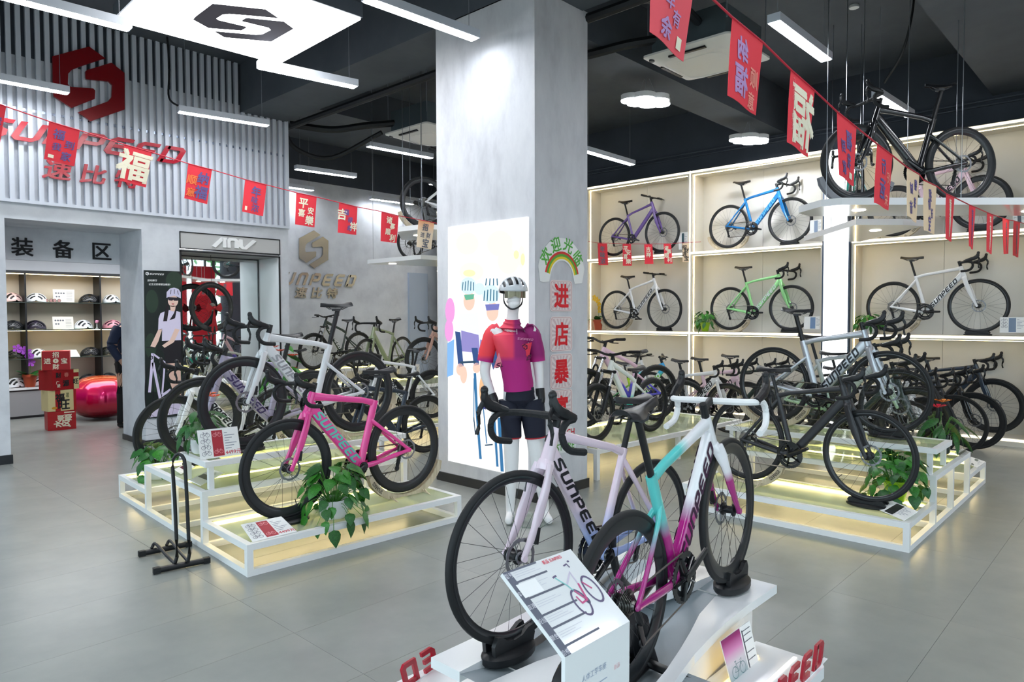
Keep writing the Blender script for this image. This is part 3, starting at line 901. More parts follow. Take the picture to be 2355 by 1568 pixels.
MB().box((-.03, -.165, .02), (-.02, .165, 3.9)).build('diffuser', column_m, lc, smooth=False)
for y in (-.185, .165): MB().box((-.035, y, 0), (.38, y+.02, 3.95)).build('frame', mat('blue_steel', '4c5a6c', .3, .6), lc, smooth=False)

# ---- lamps
def pendant(a, b, label, drop=5.0, grp='linear pendant lamps'):
    a, b = Vector(a), Vector(b); d = b-a; L = d.length; c = (a+b)/2
    t = thing('pendant_lamp', label, 'lamp', c, math.atan2(d.y, d.x), grp)
    MB().box((-L/2, -.055, .006), (L/2, .055, .075)).build('housing', slat_m, t, smooth=False)
    MB().box((-L/2+.012, -.046, 0), (L/2-.012, .046, .006)).build('diffuser', lamp_m, t, smooth=False)
    for s in (-1, 1):
        MB().tube([(s*(L/2-.08), 0, .07), (s*(L/2-.08), 0, drop-c.z)], .0025, 5).build('wire', grey_m, t)
    return t
PL = [((.95, 6.20, 3.9), (2.09, 6.14, 3.9), 'white linear pendant lamp at the upper left before the slat screen'),
      ((1.1, 8.78, 4.0), (2.33, 8.70, 4.0), 'white linear pendant lamp crossing the red emblem at the left edge'),
      ((3.2, 4.51, 4.0), (4.32, 4.46, 4.0), 'white linear pendant lamp hanging before the top of the pillar'),
      ((3.34, 6.46, 4.0), (4.34, 6.29, 4.0), 'white linear pendant lamp below the corner of the square light box'),
      ((3.41, 8.54, 4.0), (4.44, 8.35, 4.0), 'white linear pendant lamp before the right half of the slat screen'),
      ((6.30, 8.85, 4.15), (7.49, 8.77, 4.15), 'white linear pendant lamp under the far air conditioner'),
      ((6.02, 10.46, 4.0), (7.1, 10.34, 4.0), 'white linear pendant lamp right of the slat screen end'),
      ((6.2, 12.0, 4.0), (7.27, 12.0, 4.0), 'white linear pendant lamp close to the back wall, half hidden by slats'),
      ((8.6, 12.0, 4.0), (9.65, 11.93, 4.0), 'white linear pendant lamp behind the hanging white bicycle'),
      ((8.38, 9.86, 4.0), (9.5, 9.8, 4.0), 'white linear pendant lamp seen through the hanging bicycle wheel'),
      ((8.30, 6.29, 4.0), (9.58, 6.31, 4.0), 'white linear pendant lamp right of the pillar above the purple bicycle'),
      ((5.74, 2.42, 4.0), (6.96, 2.42, 4.0), 'white linear pendant lamp right of the air conditioner'),
      ((8.45, 2.4, 4.0), (9.6, 2.35, 4.0), 'white linear pendant lamp behind the hanging black bicycle')]
for a, b, lb in PL: pendant(a, b, lb)
for i, (x, y) in enumerate(((1.2, 1.0), (3.4, .6), (.2, 3.4), (2.2, 2.6), (-1.2, .8), (1.2, -1.6), (4.0, -1.8), (6.6, -1.8), (-1.6, 5.6), (9.0, -1.6), (7.2, -.2))):  # extra lamps out of view, added to light the foreground
    pendant((x-.58, y, 4.0), (x+.58, y, 4.0), 'white linear pendant lamp ' + ('over the podium', 'behind the podium towards the shop front', 'before the left glass platform', 'between podium and left platform', 'near the side window', 'close inside the glass front', 'inside the front glass facing the podium', 'inside the front glass right of the middle', 'near the side window before the gear room', 'in the front corner by the bike shelves', 'before the right glass platform')[i], grp='pendant lamps near the shop front')
lb = thing('light_box', 'large square glowing ceiling light box with dark emblem and black rim', 'light', (2.93, 6.02, 4.2), math.radians(-2))
MB().box((-.775, -.775, .02), (.775, .775, .14)).build('rim', char, lb, smooth=False)
MB().box((-.76, -.76, 0), (.76, .76, .02)).build('diffuser', box_m, lb, smooth=False)
em = MB()
_a, _b, _c, _d = on_z(476.9, 3.2, 4.2), on_z(429, 43, 4.2), on_z(434, 43, 4.2), on_z(682, 66, 4.2)
EMS = (_a-_b).length/1.038*.93; EMC = ((_c+_d)/2-Vector((2.93, 6.02, 4.2))); EMC.z = -.002
for P in (LOGO_A, LOGO_B):
    em.flat([(x*EMS, y*EMS) for x, y in P][::-1], EMC, (1, 0, 0), (0, -1, 0))
em.build('emblem', mat('emblem_grey', '5b5560', .6), lb, smooth=False)
for sx in (-1, 1):
    for sy in (-1, 1): MB().tube([(sx*.7, sy*.7, .14), (sx*.7, sy*.7, .795)], .003, 5).build('wire', grey_m, lb)
for (x, y, s, lab) in ((7.12, 4.50, 1.0, 'white cloud shaped pendant lamp nearer the pillar'), (9.70, 4.42, 1.0, 'white cloud shaped pendant lamp farther off by the shelves')):
    t = thing('cloud_lamp', lab, 'lamp', (x, y, 4.08), -.55, 'cloud shaped pendant lamps')
    def cloud(sc):
        P = []
        for cx_, cy_, r, a0, a1 in ((-.17, 0, .12, 110, 265), (-.05, -.07, .15, 215, 310), (.14, -.05, .14, 235, 390), (.17, .07, .11, -10, 95), (.03, .10, .13, 50, 150), (-.11, .09, .11, 80, 190)):
            for k in range(8):
                a = math.radians(a0+(a1-a0)*k/7); P.append(((cx_+r*math.cos(a))*sc, (cy_+r*math.sin(a))*sc))
        c = (0, 0); P.sort(key=lambda p: math.atan2(p[1], p[0])); return P
    for nm_, k_, z0, z1, m_ in (('housing', 1.0, .01, .07, white_m), ('diffuser', .975, 0, .01, lamp_m)):
        mb = MB()
        for cx_, cy_, r in ((-.20, 0, .115), (-.07, -.075, .14), (.11, -.06, .135), (.21, .035, .10), (.07, .08, .125), (-.09, .075, .115), (0, 0, .12)):
            mb.lathe([(r*k_, z0), (r*k_, z1)], 22, Matrix.Translation((cx_, cy_, 0)))
        mb.build(nm_, m_, t, ang=30)
    for k in range(3): MB().tube([(.14*math.cos(k*2.1), .1*math.sin(k*2.1), .07), (.03*math.cos(k*2.1), .03*math.sin(k*2.1), .9 if not 4.3 < y < 4.8 else .28)], .0025, 4).build('wire', grey_m, t)

# ---- air conditioners, pipes
def air_con(x, y, label):
    t = thing('air_conditioner', label, 'air conditioner', (x, y, 4.2), 0, 'ceiling cassette air conditioners')
    def rr(h, r, z, n=6):
        P = []
        for cx_, cy_, a0 in ((h-r, h-r, 0), (-h+r, h-r, 90), (-h+r, -h+r, 180), (h-r, -h+r, 270)):
            for k in range(n+1):
                a = math.radians(a0+90*k/n); P.append(V3(cx_+r*math.cos(a), cy_+r*math.sin(a), z))
        return P
    m = MB(); R = [rr(.475, .05, .05), rr(.475, .05, .03), rr(.36, .14, -.02), rr(.34, .14, -.022), rr(.335, .13, -.014), rr(.25, .1, -.014), rr(.245, .1, -.02)]
    k = len(R[0]); vs = [p for r in R for p in r]
    fs = [(i*k+j, (i+1)*k+j, (i+1)*k+(j+1) % k, i*k+(j+1) % k) for i in range(len(R)-1) for j in range(k)]
    fs.append(tuple(range((len(R)-1)*k, len(R)*k))); fs.append(tuple(reversed(range(k))))
    m.add(vs, fs); m.build('panel', mat('ac_white', 'e6e4de', .45), t, ang=30)
    g = MB()
    for i in range(4):
        Mz = Matrix.Rotation(PI/2*i, 4, 'Z'); g.box((-.2, .385, -.016), (.2, .42, .002), Mz)
    g.build('vent', black, t, smooth=False)
    MB().lathe([(.028, -.004), (.03, .01), (.03, .02)], 14, Matrix.Translation((-.40, .40, .0))).build('badge', dark_grey, t)
    MB().box((-.40, -.40, .05), (.40, .40, .36)).build('housing', mat('galvanised', '77858c', .35, .7), t, smooth=False)
    for sx in (-1, 1):
        for sy in (-1, 1): MB().tube([(sx*.43, sy*.43, .2), (sx*.43, sy*.43, .8)], .006, 5).build('hanger', grey_m, t)
    return t
air_con(6.70, 3.52, 'ceiling cassette air conditioner right of the pillar behind the red flags')
air_con(6.72, 7.9, 'far ceiling cassette air conditioner half hidden by the pillar')
pipe = mat('pipe_black', '14161a', .5)
o = MB().tube([(5.245, -2, 4.32), (5.245, 12.1, 4.32)], .045, 8).tube([(5.32, -2, 4.36), (5.32, 12.1, 4.36)], .03, 8).build('pipe_run', pipe)
tag(o, 'long black insulated pipes running along the beam above the pillar', 'pipe')
o = MB().tube(curve_pts([(5.22, 9.2, 4.34), (5.7, 8.9, 4.30), (6.0, 8.5, 4.34), (6.35, 8.25, 4.40)], 5), .05, 8).tube(curve_pts([(5.22, 9.4, 4.34), (5.4, 9.35, 4.05), (5.9, 9.2, 3.98), (6.3, 8.5, 4.3)], 5), .035, 8).build('pipe_bend', pipe)
tag(o, 'black insulated pipes bending from the beam to the far air conditioner', 'pipe')
o = MB().tube(curve_pts([(5.25, 4.9, 4.30), (5.8, 4.6, 4.28), (6.1, 4.1, 4.36), (6.32, 3.9, 4.42)], 5), .05, 8).tube(curve_pts([(5.25, 3.4, 4.33), (5.7, 3.3, 4.42), (6.3, 3.4, 4.45)], 5), .04, 8).build('pipe_bend', pipe)
tag(o, 'black insulated pipes bending from the beam to the air conditioner by the red flags', 'pipe')
o = MB().tube([(10.66, 9.0, 4.25), (10.66, -3.9, 4.25)], .016, 6).tube([(10.66, 9.0, 4.31), (10.66, -3.9, 4.31)], .016, 6).build('conduit', mat('conduit_grey', '4a515b', .5))
tag(o, 'pair of thin grey conduits along the dark wall above the shelves', 'pipe')
o = MB().tube(curve_pts([(6.9, 2.6, 4.97), (8.2, 2.1, 4.96), (8.25, 2.0, 4.9), (8.3, 2.1, 4.4), (8.35, 2.3, 4.1)], 6), .012, 6).build('cable', black)
tag(o, 'black cable drooping from the ceiling to the lamp behind the black bicycle', 'cable')
o = MB().tube(curve_pts([(3.44, 8.9, 4.98), (3.46, 8.9, 4.6), (3.44, 8.88, 4.25), (3.47, 8.6, 4.08)], 6), .012, 6).build('cable', black)
tag(o, 'black cable hanging down before the slat screen', 'cable')
for i, (x, y) in enumerate(((6.6, 4.1), (8.3, 2.6), (9.1, 3.3))):
    t = thing('ceiling_rose', 'small round white fixing on the dark ceiling, %s' % ('by the cloud lamps', 'over the hanging platform', 'nearest the shelves')[i], 'fitting', (x, y, 4.97), group='round ceiling fixings')
    MB().lathe([(.05, 0), (.055, .01), (.05, .03)], 12).build('disc', white_m, t)

# ---------------------------------------------------------------- glass display platforms
strip_t = emis('tier_strip', 'ffe2ad', 7.0)
def tier_platform(label, loc, rz, L=1.71, table=True, left=0.03, group='stepped glass display platforms'):
    t = thing('display_platform', label, 'platform', loc, rz, group)
    T = .04; Y = [0, .72, 1.97, 2.70]; Z = [.20, .40, .20]
    def rect_frame(x0, x1, y0, y1, z):
        m = MB(); m.box((x0, y0, z-T), (x1, y0+T, z)); m.box((x0, y1-T, z-T), (x1, y1, z)); m.box((x0, y0+T, z-T), (x0+T, y1-T, z)); m.box((x1-T, y0+T, z-T), (x1, y1-T, z)); return m
    for i in range(3):
        y0, y1, z = Y[i], Y[i+1], Z[i]
        if i == 1: pass
        rect_frame(0, L, y0, y1, z).build('top_frame', white_m, t, smooth=False)
        MB().box((T, y0+T, z-.012), (L-T, y1-T, z-.003)).build('glass_panel', tier_glass, t, smooth=False)
        MB().box((T+.02, y1-T-.022, z-.034), (L-T-.02, y1-T-.006, z-.022)).build('light_strip', strip_t, t, smooth=False)
        if i == 1: MB().box((T+.02, y0+.5, z-.034), (L-T-.02, y0+.512, z-.022)).build('light_strip', strip_t, t, smooth=False)
    rect_frame(0, L, 0, 2.70, T).build('bottom_frame', white_m, t, smooth=False)
    m = MB()
    for y in (.72, 1.32, 1.97): m.box((T, y, 0), (L-T, y+T, T))
    m.build('cross_bar', white_m, t, smooth=False)
    for x in (0, L-T):
        for y, z in ((0, .16), (.72, .36), (1.30, .36), (1.97-T, .36), (2.70-T, .16)):
            MB().box((x, y, T), (x+T, y+T, z)).build('leg', white_m, t, smooth=False)
    if table:
        rect_frame(left, L, .73, 1.24, .60).build('top_frame', white_m, t, smooth=False)
        MB().box((left+T, .77, .588), (L-T, 1.20, .597)).build('glass_panel', tier_glass, t, smooth=False)
        for x in (left+.03, L-T-.03):
            for y in (.75, 1.18): MB().box((x, y, .40), (x+T*.9, y+T*.9, .56)).build('leg', white_m, t, smooth=False)
    return t
LP = tier_platform('white framed stepped glass platform left of the pillar under the pink bicycle', (1.996, 4.099, 0), math.radians(-2.9))
RP = tier_platform('white framed stepped glass platform at the right under the black and silver bicycles', (5.227, 2.95, 0), -PI/2, left=0.03)
def low_platform(label, lo, hi, rz=0.0):
    """plain one-level glass table on legs"""
    L, W, z = hi[0]-lo[0], hi[1]-lo[1], hi[2]; T = .045
    t = thing('display_platform', label, 'platform', lo, rz, 'single level glass display platforms')
    m = MB(); m.box((0, 0, z-T), (L, T, z)); m.box((0, W-T, z-T), (L, W, z)); m.box((0, T, z-T), (T, W-T, z)); m.box((L-T, T, z-T), (L, W-T, z))
    m.build('top_frame', white_m, t, smooth=False)
    MB().box((T, T, z-.014), (L-T, W-T, z-.004)).build('glass_panel', tier_glass, t, smooth=False)
    MB().box((T+.02, W-T-.024, z-.036), (L-T-.02, W-T-.006, z-.024)).build('light_strip', strip_t, t, smooth=False)
    for x in (0, L*.5, L-T):
        for y in (0, W-T): MB().box((x, y, 0), (x+T, y+T, z-T)).build('leg', white_m, t, smooth=False)
    return t
low_platform('long low glass platform under the small mountain bicycles right of the pillar', (5.50, 4.02, 0), (8.35, 5.15, .30), math.radians(-3))
low_platform('high glass platform under the rose coloured bicycle behind the pillar', (5.75, 7.95, 0), (8.45, 9.25, .60))
tier_platform('white framed stepped glass platform behind the left one under the silver bicycle', (5.30, 6.72, 0), 0, L=1.9, table=False) if False else None
low_platform('low glass platform under the silver bicycle with a bottle', (5.10, 6.95, 0), (7.0, 7.75, .20))
low_platform('glass platform along the steel logo wall under two mountain bicycles', (5.75, 11.45, 0), (9.4, 12.15, .60))

# ---------------------------------------------------------------- the bicycles
D = math.radians
P_pink = paint('paint_hot_pink', 'f0459b'); P_sil = paint('paint_white_silver', 'd9dbde', .25); P_wht = paint('paint_white', 'ecedef')
P_lav = paint('paint_lavender', '9d95ad', .3); P_blk = paint('paint_black', '121317', .25); P_mat = paint('paint_matt_black', '26272b', .42, 0, .2)
P_silv = paint('paint_silver', 'b6bac0', .28, .6); P_grn = paint('paint_mint', '93d68e'); P_blu = paint('paint_blue', '1f74b4', .25, .35)
P_pur = paint('paint_purple', '6f559b'); P_olv = paint('paint_olive', '8d9a77', .4); P_ros = paint('paint_rose', 'b98f82', .35); P_pal = paint('paint_pale_pink', 'ebcddb')
P_drk = paint('paint_dark_green', '20342f', .3); P_nav = paint('paint_navy', '2a3646', .25); P_gry = paint('paint_grey', '8d939b', .3)
P_sgr = split_paint('paint_silver_green', [(.25, '9fc49a'), (.5, 'a9b7ac'), (.75, 'b8bcc1')])
P_fpk = split_paint('paint_pink_to_blue', [(.20, '9fb4e6'), (.36, '9fb4e6'), (.50, 'ecd7e4'), (.9, 'f0dbe7')])
P_mag = split_paint('paint_white_teal_magenta', [(.25, 'a81a7c'), (.52, 'b01c80'), (.60, 'e9e6ee'), (.9, 'f3f2f5')],
                    other=([(.02, '5fcfcb'), (.50, '5fcfcb'), (.58, 'f1f1f4'), (.9, 'f3f2f5')], [(.46, '000000'), (.55, 'ffffff')]))
P_magf = split_paint('paint_white_magenta_fork', [(.34, 'a81a7c'), (.52, 'b01c80'), (.57, 'f1eff4'), (.8, 'f3f2f5')])
P_kid = split_paint('paint_pink_violet', [(.30, '4b49c4'), (.47, '5a55cc'), (.52, 'ecc3da'), (.95, 'eecade')])
P_teal = split_paint('paint_white_teal', [(.28, '22c8b5'), (.40, '25c9b6'), (.46, 'eef4ee'), (.9, 'f1f4f0')])
P_rain = split_paint('paint_rainbow', [(.35, '14301f'), (.55, '1c7a3a'), (.66, 'b6dd15'), (.74, '6fc51c'), (.80, '3fb0dd'), (.95, '2f9bdc')])
P_bt = split_paint('paint_black_teal', [(.3, '1c2a2e'), (.55, '2fb5a6'), (.7, '16181b'), (.9, '16181b')])
let_teal = mat('letter_teal', '6ccabb', .3); let_blk = mat('letter_black', '1b1c22', .3); let_gry = mat('letter_silver', '9fa1a6', .25, .5); let_wht = mat('letter_white', 'dfe2e6', .3)
let_blu = mat('letter_light_blue', '4f9ad8', .3); let_pur = mat('letter_violet', '463a66', .3); let_dk = mat('letter_dark_magenta', '3a1238', .3)

def on_stands(lbl, pos, yaw, rear=True, front=True, flip=False, R=.34, WB=.985, m=None, group=None):
    if rear: wheel_stand('plywood cradle stand under the rear wheel of the '+lbl, bike_M(pos, yaw), flip=flip, m=m)
    if front: wheel_block('black rubber foot gripping the front tyre of the '+lbl, bike_M(pos, yaw, WB))
def bk(lbl, pos, yaw, st='', **kw):
    b = make_bike(lbl, pos, D(yaw), **kw)
    return b
# left platform
bk('hot pink racing bicycle with teal lettering on the front glass step', (3.40, 4.335, .23), 178.8, style='aero', frame=P_pink, letters=let_teal, saddle=.955, crank=205, frac=(.10, .92))
on_stands('hot pink bicycle', (3.40, 4.335, .23), D(178.8))
bk('white racing bicycle with silver lettering and tall seatpost on the glass table', (3.42, 4.97, .63), 177.5, style='aero', frame=P_sil, letters=let_gry, saddle=1.06, crank=200)
on_stands('white bicycle on the left table', (3.42, 4.97, .63), D(177.5))
bk('lavender racing bicycle with violet lettering behind the white one', (3.43, 5.74, .43), 177, style='aero', frame=P_lav, letters=let_pur, saddle=1.0)
on_stands('lavender racing bicycle', (3.43, 5.74, .43), D(177))
bk('white racing bicycle with black lettering at the rear of the left platform', (3.46, 6.38, .23), 177, style='aero', frame=P_wht, letters=let_blk, saddle=.97)
on_stands('white bicycle at the platform rear', (3.46, 6.38, .23), D(177))
# right platform
bk('matt black racing bicycle on the front glass step at the right', (5.60, 2.56, .23), -95.5, style='endurance', frame=P_mat, deep=False, saddle=.93, crank=-25)
on_stands('matt black bicycle', (5.60, 2.56, .23), D(-95.5))
bk('silver racing bicycle with black lettering raised on the right glass table', (6.34, 2.64, .63), -94.6, style='aero', frame=P_silv, letters=let_blk, deep=False, saddle=1.01, crank=10)
on_stands('silver bicycle on the right glass table', (6.34, 2.64, .63), D(-94.6))
bk('silver and pale green racing bicycle just behind the silver one', (6.95, 2.75, .43), -86, style='endurance', frame=P_sgr, deep=False, saddle=.96)
on_stands('silver and pale green bicycle', (6.95, 2.75, .43), D(-86))
bk('dark road bicycle on the lowest rear step of the right platform', (7.55, 2.75, .23), -88, style='endurance', frame=P_drk, deep=True)
on_stands('dark bicycle on the lowest rear step', (7.55, 2.75, .23), D(-88), rear=False)
# in the shelves
def shelf_bike(lbl, y, z, yaw=-91.5, x=10.46, **kw):
    if kw.get('bar') == 'flat': x = 10.385
    bk(lbl, (x, y, z), yaw, **kw); on_stands({'purple flat bar bicycle': 'purple shelf bicycle', 'white flat bar bicycle': 'white flat bar shelf bicycle', 'metallic blue racing bicycle': 'blue shelf bicycle', 'mint green racing bicycle': 'mint green shelf bicycle', 'white racing bicycle': 'white shelf bicycle by the column', 'pale pink racing bicycle': 'pale pink shelf bicycle'}[lbl.split(' with')[0].split(' standing')[0]], (x, y, z), D(yaw))
shelf_bike('purple flat bar bicycle standing in the top shelf right of the pillar', 7.22, 2.66, style='flat', frame=P_pur, bar='flat', deep=False, saddle=.93, crank=15, small=True)
shelf_bike('white flat bar bicycle with black lettering standing in the middle shelf right of the pillar', 7.17, 1.37, style='flat', frame=P_wht, bar='flat', deep=False, saddle=.91, letters=let_blk, small=True, pedals=True, crank=35)
shelf_bike('metallic blue racing bicycle standing in the top shelf', 5.10, 2.66, -92.5, style='endurance', frame=P_blu, letters=let_blu, deep=False, saddle=1.0, crank=10)
shelf_bike('mint green racing bicycle standing in the middle shelf', 5.07, 1.37, -92.5, style='endurance', frame=P_grn, letters=let_wht, deep=False, saddle=.97, crank=0)
shelf_bike('white racing bicycle with large black lettering standing in the shelf right of the glowing column', 2.73, 1.37, -92.5, style='endurance', frame=P_wht, letters=let_blk, deep=False, saddle=.98, crank=0)
shelf_bike('pale pink racing bicycle standing in the top shelf behind the hanging black one', 2.73, 2.66, style='aero', frame=P_pal, letters=let_blk, deep=True, saddle=.95)
# bottom row along the right wall
bk('navy racing bicycle parked nearest the right end of the bottom shelf', (10.48, 2.55, .13), -93, style='aero', frame=P_nav, deep=True, saddle=.9)
for i, (lb_, x, y, yw, fr, st_) in enumerate((
        ('black racing bicycle parked on the floor, second from the right end', 9.95, 2.65, -97, P_blk, 'aero'),
        ('dark racing bicycle parked on the floor, third from the right end', 9.5, 2.75, -97, P_mat, 'endurance'),
        ('white framed racing bicycle among black ones at the right', 9.0, 2.95, -96, P_wht, 'aero'),
        ('black racing bicycle left of the white framed one at the right', 8.55, 3.05, -94, P_blk, 'endurance'))):
    bk(lb_, (x, y, 0), yw, style=st_, frame=fr, deep=i % 2 == 0, saddle=.92+.02*i)
# between pillar and right platform
bk('white racing bicycle with black lettering parked behind the black one', (9.02, 5.35, 0), -93, style='aero', frame=P_wht, letters=let_blk, deep=True, saddle=.95)
bk('pale pink racing bicycle parked beside the white one by the shelves', (9.42, 5.25, 0), -93, style='aero', frame=P_pal, letters=let_blk, deep=True, saddle=.96)
bk('dark green racing bicycle parked closest to the shelves', (9.9, 5.0, .0), -93, style='endurance', frame=P_drk, deep=True, saddle=.99)
bk('black racing bicycle standing close to the glowing column', (9.9, 3.95, .0), -92, style='endurance', frame=P_blk, deep=True, saddle=.93)
bk('pink and violet mountain bicycle on the low platform right of the pillar', (7.55, 4.62, .30), 163, style='mtb', frame=P_kid, bar='rise', deep=False, susp=True, saddle=.86, crank=60, name='mountain_bicycle', pedals=True)
bk('small white and teal mountain bicycle at the front of the low platform', (6.80, 4.22, .30), 177, style='kids', frame=P_teal, bar='rise', deep=False, susp=True, saddle=.72, crank=60, name='mountain_bicycle', pedals=True)
bk('blue and lime mountain bicycle behind the pink and violet one', (8.35, 5.95, .0), -62, style='mtb', frame=P_rain, bar='rise', deep=False, susp=True, letters=let_wht, saddle=.92, crank=40, name='mountain_bicycle', pedals=True)
bk('white flat bar bicycle parked on the floor against the shelves', (9.95, 7.15, 0), -90, style='flat', frame=P_wht, bar='flat', deep=False, saddle=.95, small=True)
bk('dark kids mountain bicycle just right of the pillar edge', (7.6, 6.1, .0), 165, style='kids', frame=P_blk, bar='rise', deep=False, susp=True, saddle=.72, name='mountain_bicycle')
# behind the left platform
bk('silver racing bicycle with a bottle on the low platform left of the pillar', (6.20, 7.30, .20), 172, style='endurance', frame=P_sil, letters=let_blk, deep=True, saddle=.96, bottle=True)
on_stands('silver bicycle with a bottle', (6.20, 7.30, .23), D(172), front=False)
bk('rose coloured gravel bicycle half hidden by the pillar', (8.0, 8.28, .60), 170, style='endurance', frame=P_ros, letters=let_blk, deep=True, saddle=.95)
bk('olive gravel bicycle in front of the steel logo wall', (7.0, 8.95, .60), 200, style='endurance', frame=P_olv, deep=False, saddle=.95)
bk('dark green mountain bicycle on the platform before the steel logo wall', (8.17, 11.85, .60), 186, style='mtb', frame=P_drk, bar='rise', deep=False, susp=True, letters=let_wht, saddle=.93, name='mountain_bicycle')
bk('grey flat bar bicycle beside the end of the slat wall', (6.55, 11.0, .0), 190, style='flat', frame=P_gry, bar='flat', deep=False, saddle=1.02)
bk('black mountain bicycle on the floor under the olive gravel bicycle', (7.3, 10.2, 0), 184, style='mtb', frame=P_blk, bar='rise', deep=False, susp=True, saddle=.9, name='mountain_bicycle')
bk('dark racing bicycle partly hidden behind the white one on the glass table', (5.3, 6.35, 0), 176, style='aero', frame=P_nav, deep=True, saddle=.93)

# ---------------------------------------------------------------- hanging platforms
def hanging(label, poly, z, wires, lights, top=5.0):
    c = Vector((sum(p[0] for p in poly)/len(poly), sum(p[1] for p in poly)/len(poly), z))
    t = thing('hanging_platform', label, 'platform', c, 0, 'white platforms hung from the ceiling')
    MB().prism([(p[0]-c.x, p[1]-c.y) for p in poly], (0, 0, -.06), (1, 0, 0), (0, 1, 0), .06).build('deck', white_gl, t, smooth=False)
    for x, y in wires: MB().tube([(x-c.x, y-c.y, 0), (x-c.x, y-c.y, top-z)], .0035, 5).build('cable', alu, t)
    for x, y in lights: MB().lathe([(.055, -.064), (.055, -.059)], 16, Matrix.Translation((x-c.x, y-c.y, 0))).build('downlight', down_m, t)
    return t
hanging('upper white hanging platform under the black racing bicycle', [(6.55, 2.51), (6.30, 2.22), (6.32, 2.06), (7.9, .42), (8.75, .48), (8.24, 1.03), (6.84, 2.52)], 2.60,
        [(6.42, 2.22), (7.2, 1.35), (8.0, .62), (7.0, 2.25), (7.75, 1.5), (8.5, .68)], [(6.75, 2.05), (7.9, .95)])
hanging('lower white hanging platform seen below the upper one', [(7.33, 2.25), (7.66, 1.92), (7.92, 1.80), (9.04, 2.73), (8.50, 3.19)], 2.54, [(7.5, 2.25), (8.7, 2.95), (8.9, 2.7), (7.9, 1.95)], [(7.95, 2.25), (8.4, 2.8)])
bk('glossy black racing bicycle on the upper hanging platform', (7.42, 1.40, 2.612), 138.5, style='aero', frame=P_blk, deep=True, saddle=1.03, crank=150)
wheel_stand('grey cradle stand holding the front wheel of the hanging black bicycle', bike_M((7.42, 1.40, 2.615), D(138.5), .985), flip=True, m=mat('stand_grey', '8d9096', .45))
bk('black and teal racing bicycle on the lower hanging platform', (7.98, 2.42, 2.57), 22, style='aero', frame=P_bt, deep=True, saddle=.93)
wheel_block('black rubber foot gripping the front tyre of the hanging teal bicycle', bike_M((7.98, 2.42, 2.57), D(22), .985))
hanging('upper white hanging platform left of the pillar under a white bicycle', [(5.48, 7.08), (5.515, 6.67), (5.76, 6.50), (7.3, 6.3), (7.5, 6.9), (6.5, 7.42), (6.1, 7.80)], 2.72, [(5.6, 6.75), (6.1, 7.6), (7.3, 6.5), (5.62, 7.15)], [(5.9, 7.2)])
hanging('lower white hanging platform left of the pillar', [(6.16, 8.69), (6.16, 7.46), (6.53, 7.44), (8.0, 7.55), (8.0, 8.2), (7.33, 8.37), (6.3, 8.72)], 2.44, [(6.2, 8.6), (6.25, 7.55), (7.9, 7.7), (7.3, 8.3)], [(6.4, 8.4), (6.9, 7.8)])
bk('white racing bicycle hanging on the platform left of the pillar', (6.0, 7.18, 2.755), -20, style='aero', frame=P_wht, deep=True, saddle=1.05, crank=30)
wheel_stand('plywood cradle stand holding the rear wheel of the hanging white bicycle', bike_M((6.0, 7.18, 2.755), D(-20)))
bk('small black folding bicycle on the lower platform left of the pillar', (6.62, 8.25, 2.44), 0, style='folding', frame=P_blk, bar='flat', deep=False, saddle=.85, small=True, name='folding_bicycle')

# ---------------------------------------------------------------- the podium in front with two bicycles
def on_plane(px, py, p0, n): d = ray(px, py); return EYE + d*((p0-EYE).dot(n)/d.dot(n))
beige = mat('podium_side', 'ece8e4', .45); lane_m = mat('lane_grey', '9aa5ab', .4)
PX0, PX1, PC = 1.735, 3.36, Vector((2.5475, 1.715))
def band(f):   # near and far bands are the same shape turned by half a turn
    return [(x, y) for x, y in f], [(2*PC.x-x, 2*PC.y-y) for x, y in f]
near_in = [(3.36, 1.535), (3.02, 1.528), (2.80, 1.488), (2.62, 1.432), (2.45, 1.385), (2.27, 1.340), (2.05, 1.30), (1.735, 1.27)]
near_out = [(3.36, 1.372), (3.02, 1.372), (2.80, 1.362), (2.62, 1.344), (2.45, 1.322), (2.27, 1.285), (2.05, 1.24), (1.735, 1.20)]
pod = thing('display_podium', 'low white podium with a grey sunken lane in the foreground under two bicycles', 'podium', (PC.x, PC.y, 0))
def pc(P): return [(x-PC.x, y-PC.y) for x, y in P]
poly = near_out+near_in[::-1]
for P in band(poly):
    MB().prism(pc(P), (0, 0, .24), (1, 0, 0), (0, 1, 0), .04).build('top_band', white_gl, pod, smooth=False)
# sunken lane: a shallow trough between the bands
m = MB(); N = 16; vs = []
def edge_y(x):
    for (x1, y1), (x0, y0) in zip(near_in, near_in[1:]):
        if x0 <= x <= x1: return y0+(y1-y0)*(x-x0)/(x1-x0)
    return near_in[0][1]
for i in range(N+1):
    x = PX0+(PX1-PX0)*i/N; z = .272-.085*(1-((x-PC.x)/.8125)**2)
    ya, yb = edge_y(x), 2*PC.y-edge_y(2*PC.x-x)
    vs += [(x-PC.x, ya-PC.y, z), (x-PC.x, yb-PC.y, z)]
m.add(vs, [(2*i, 2*i+2, 2*i+3, 2*i+1) for i in range(N)])
m.build('lane', lane_m, pod, smooth=True)
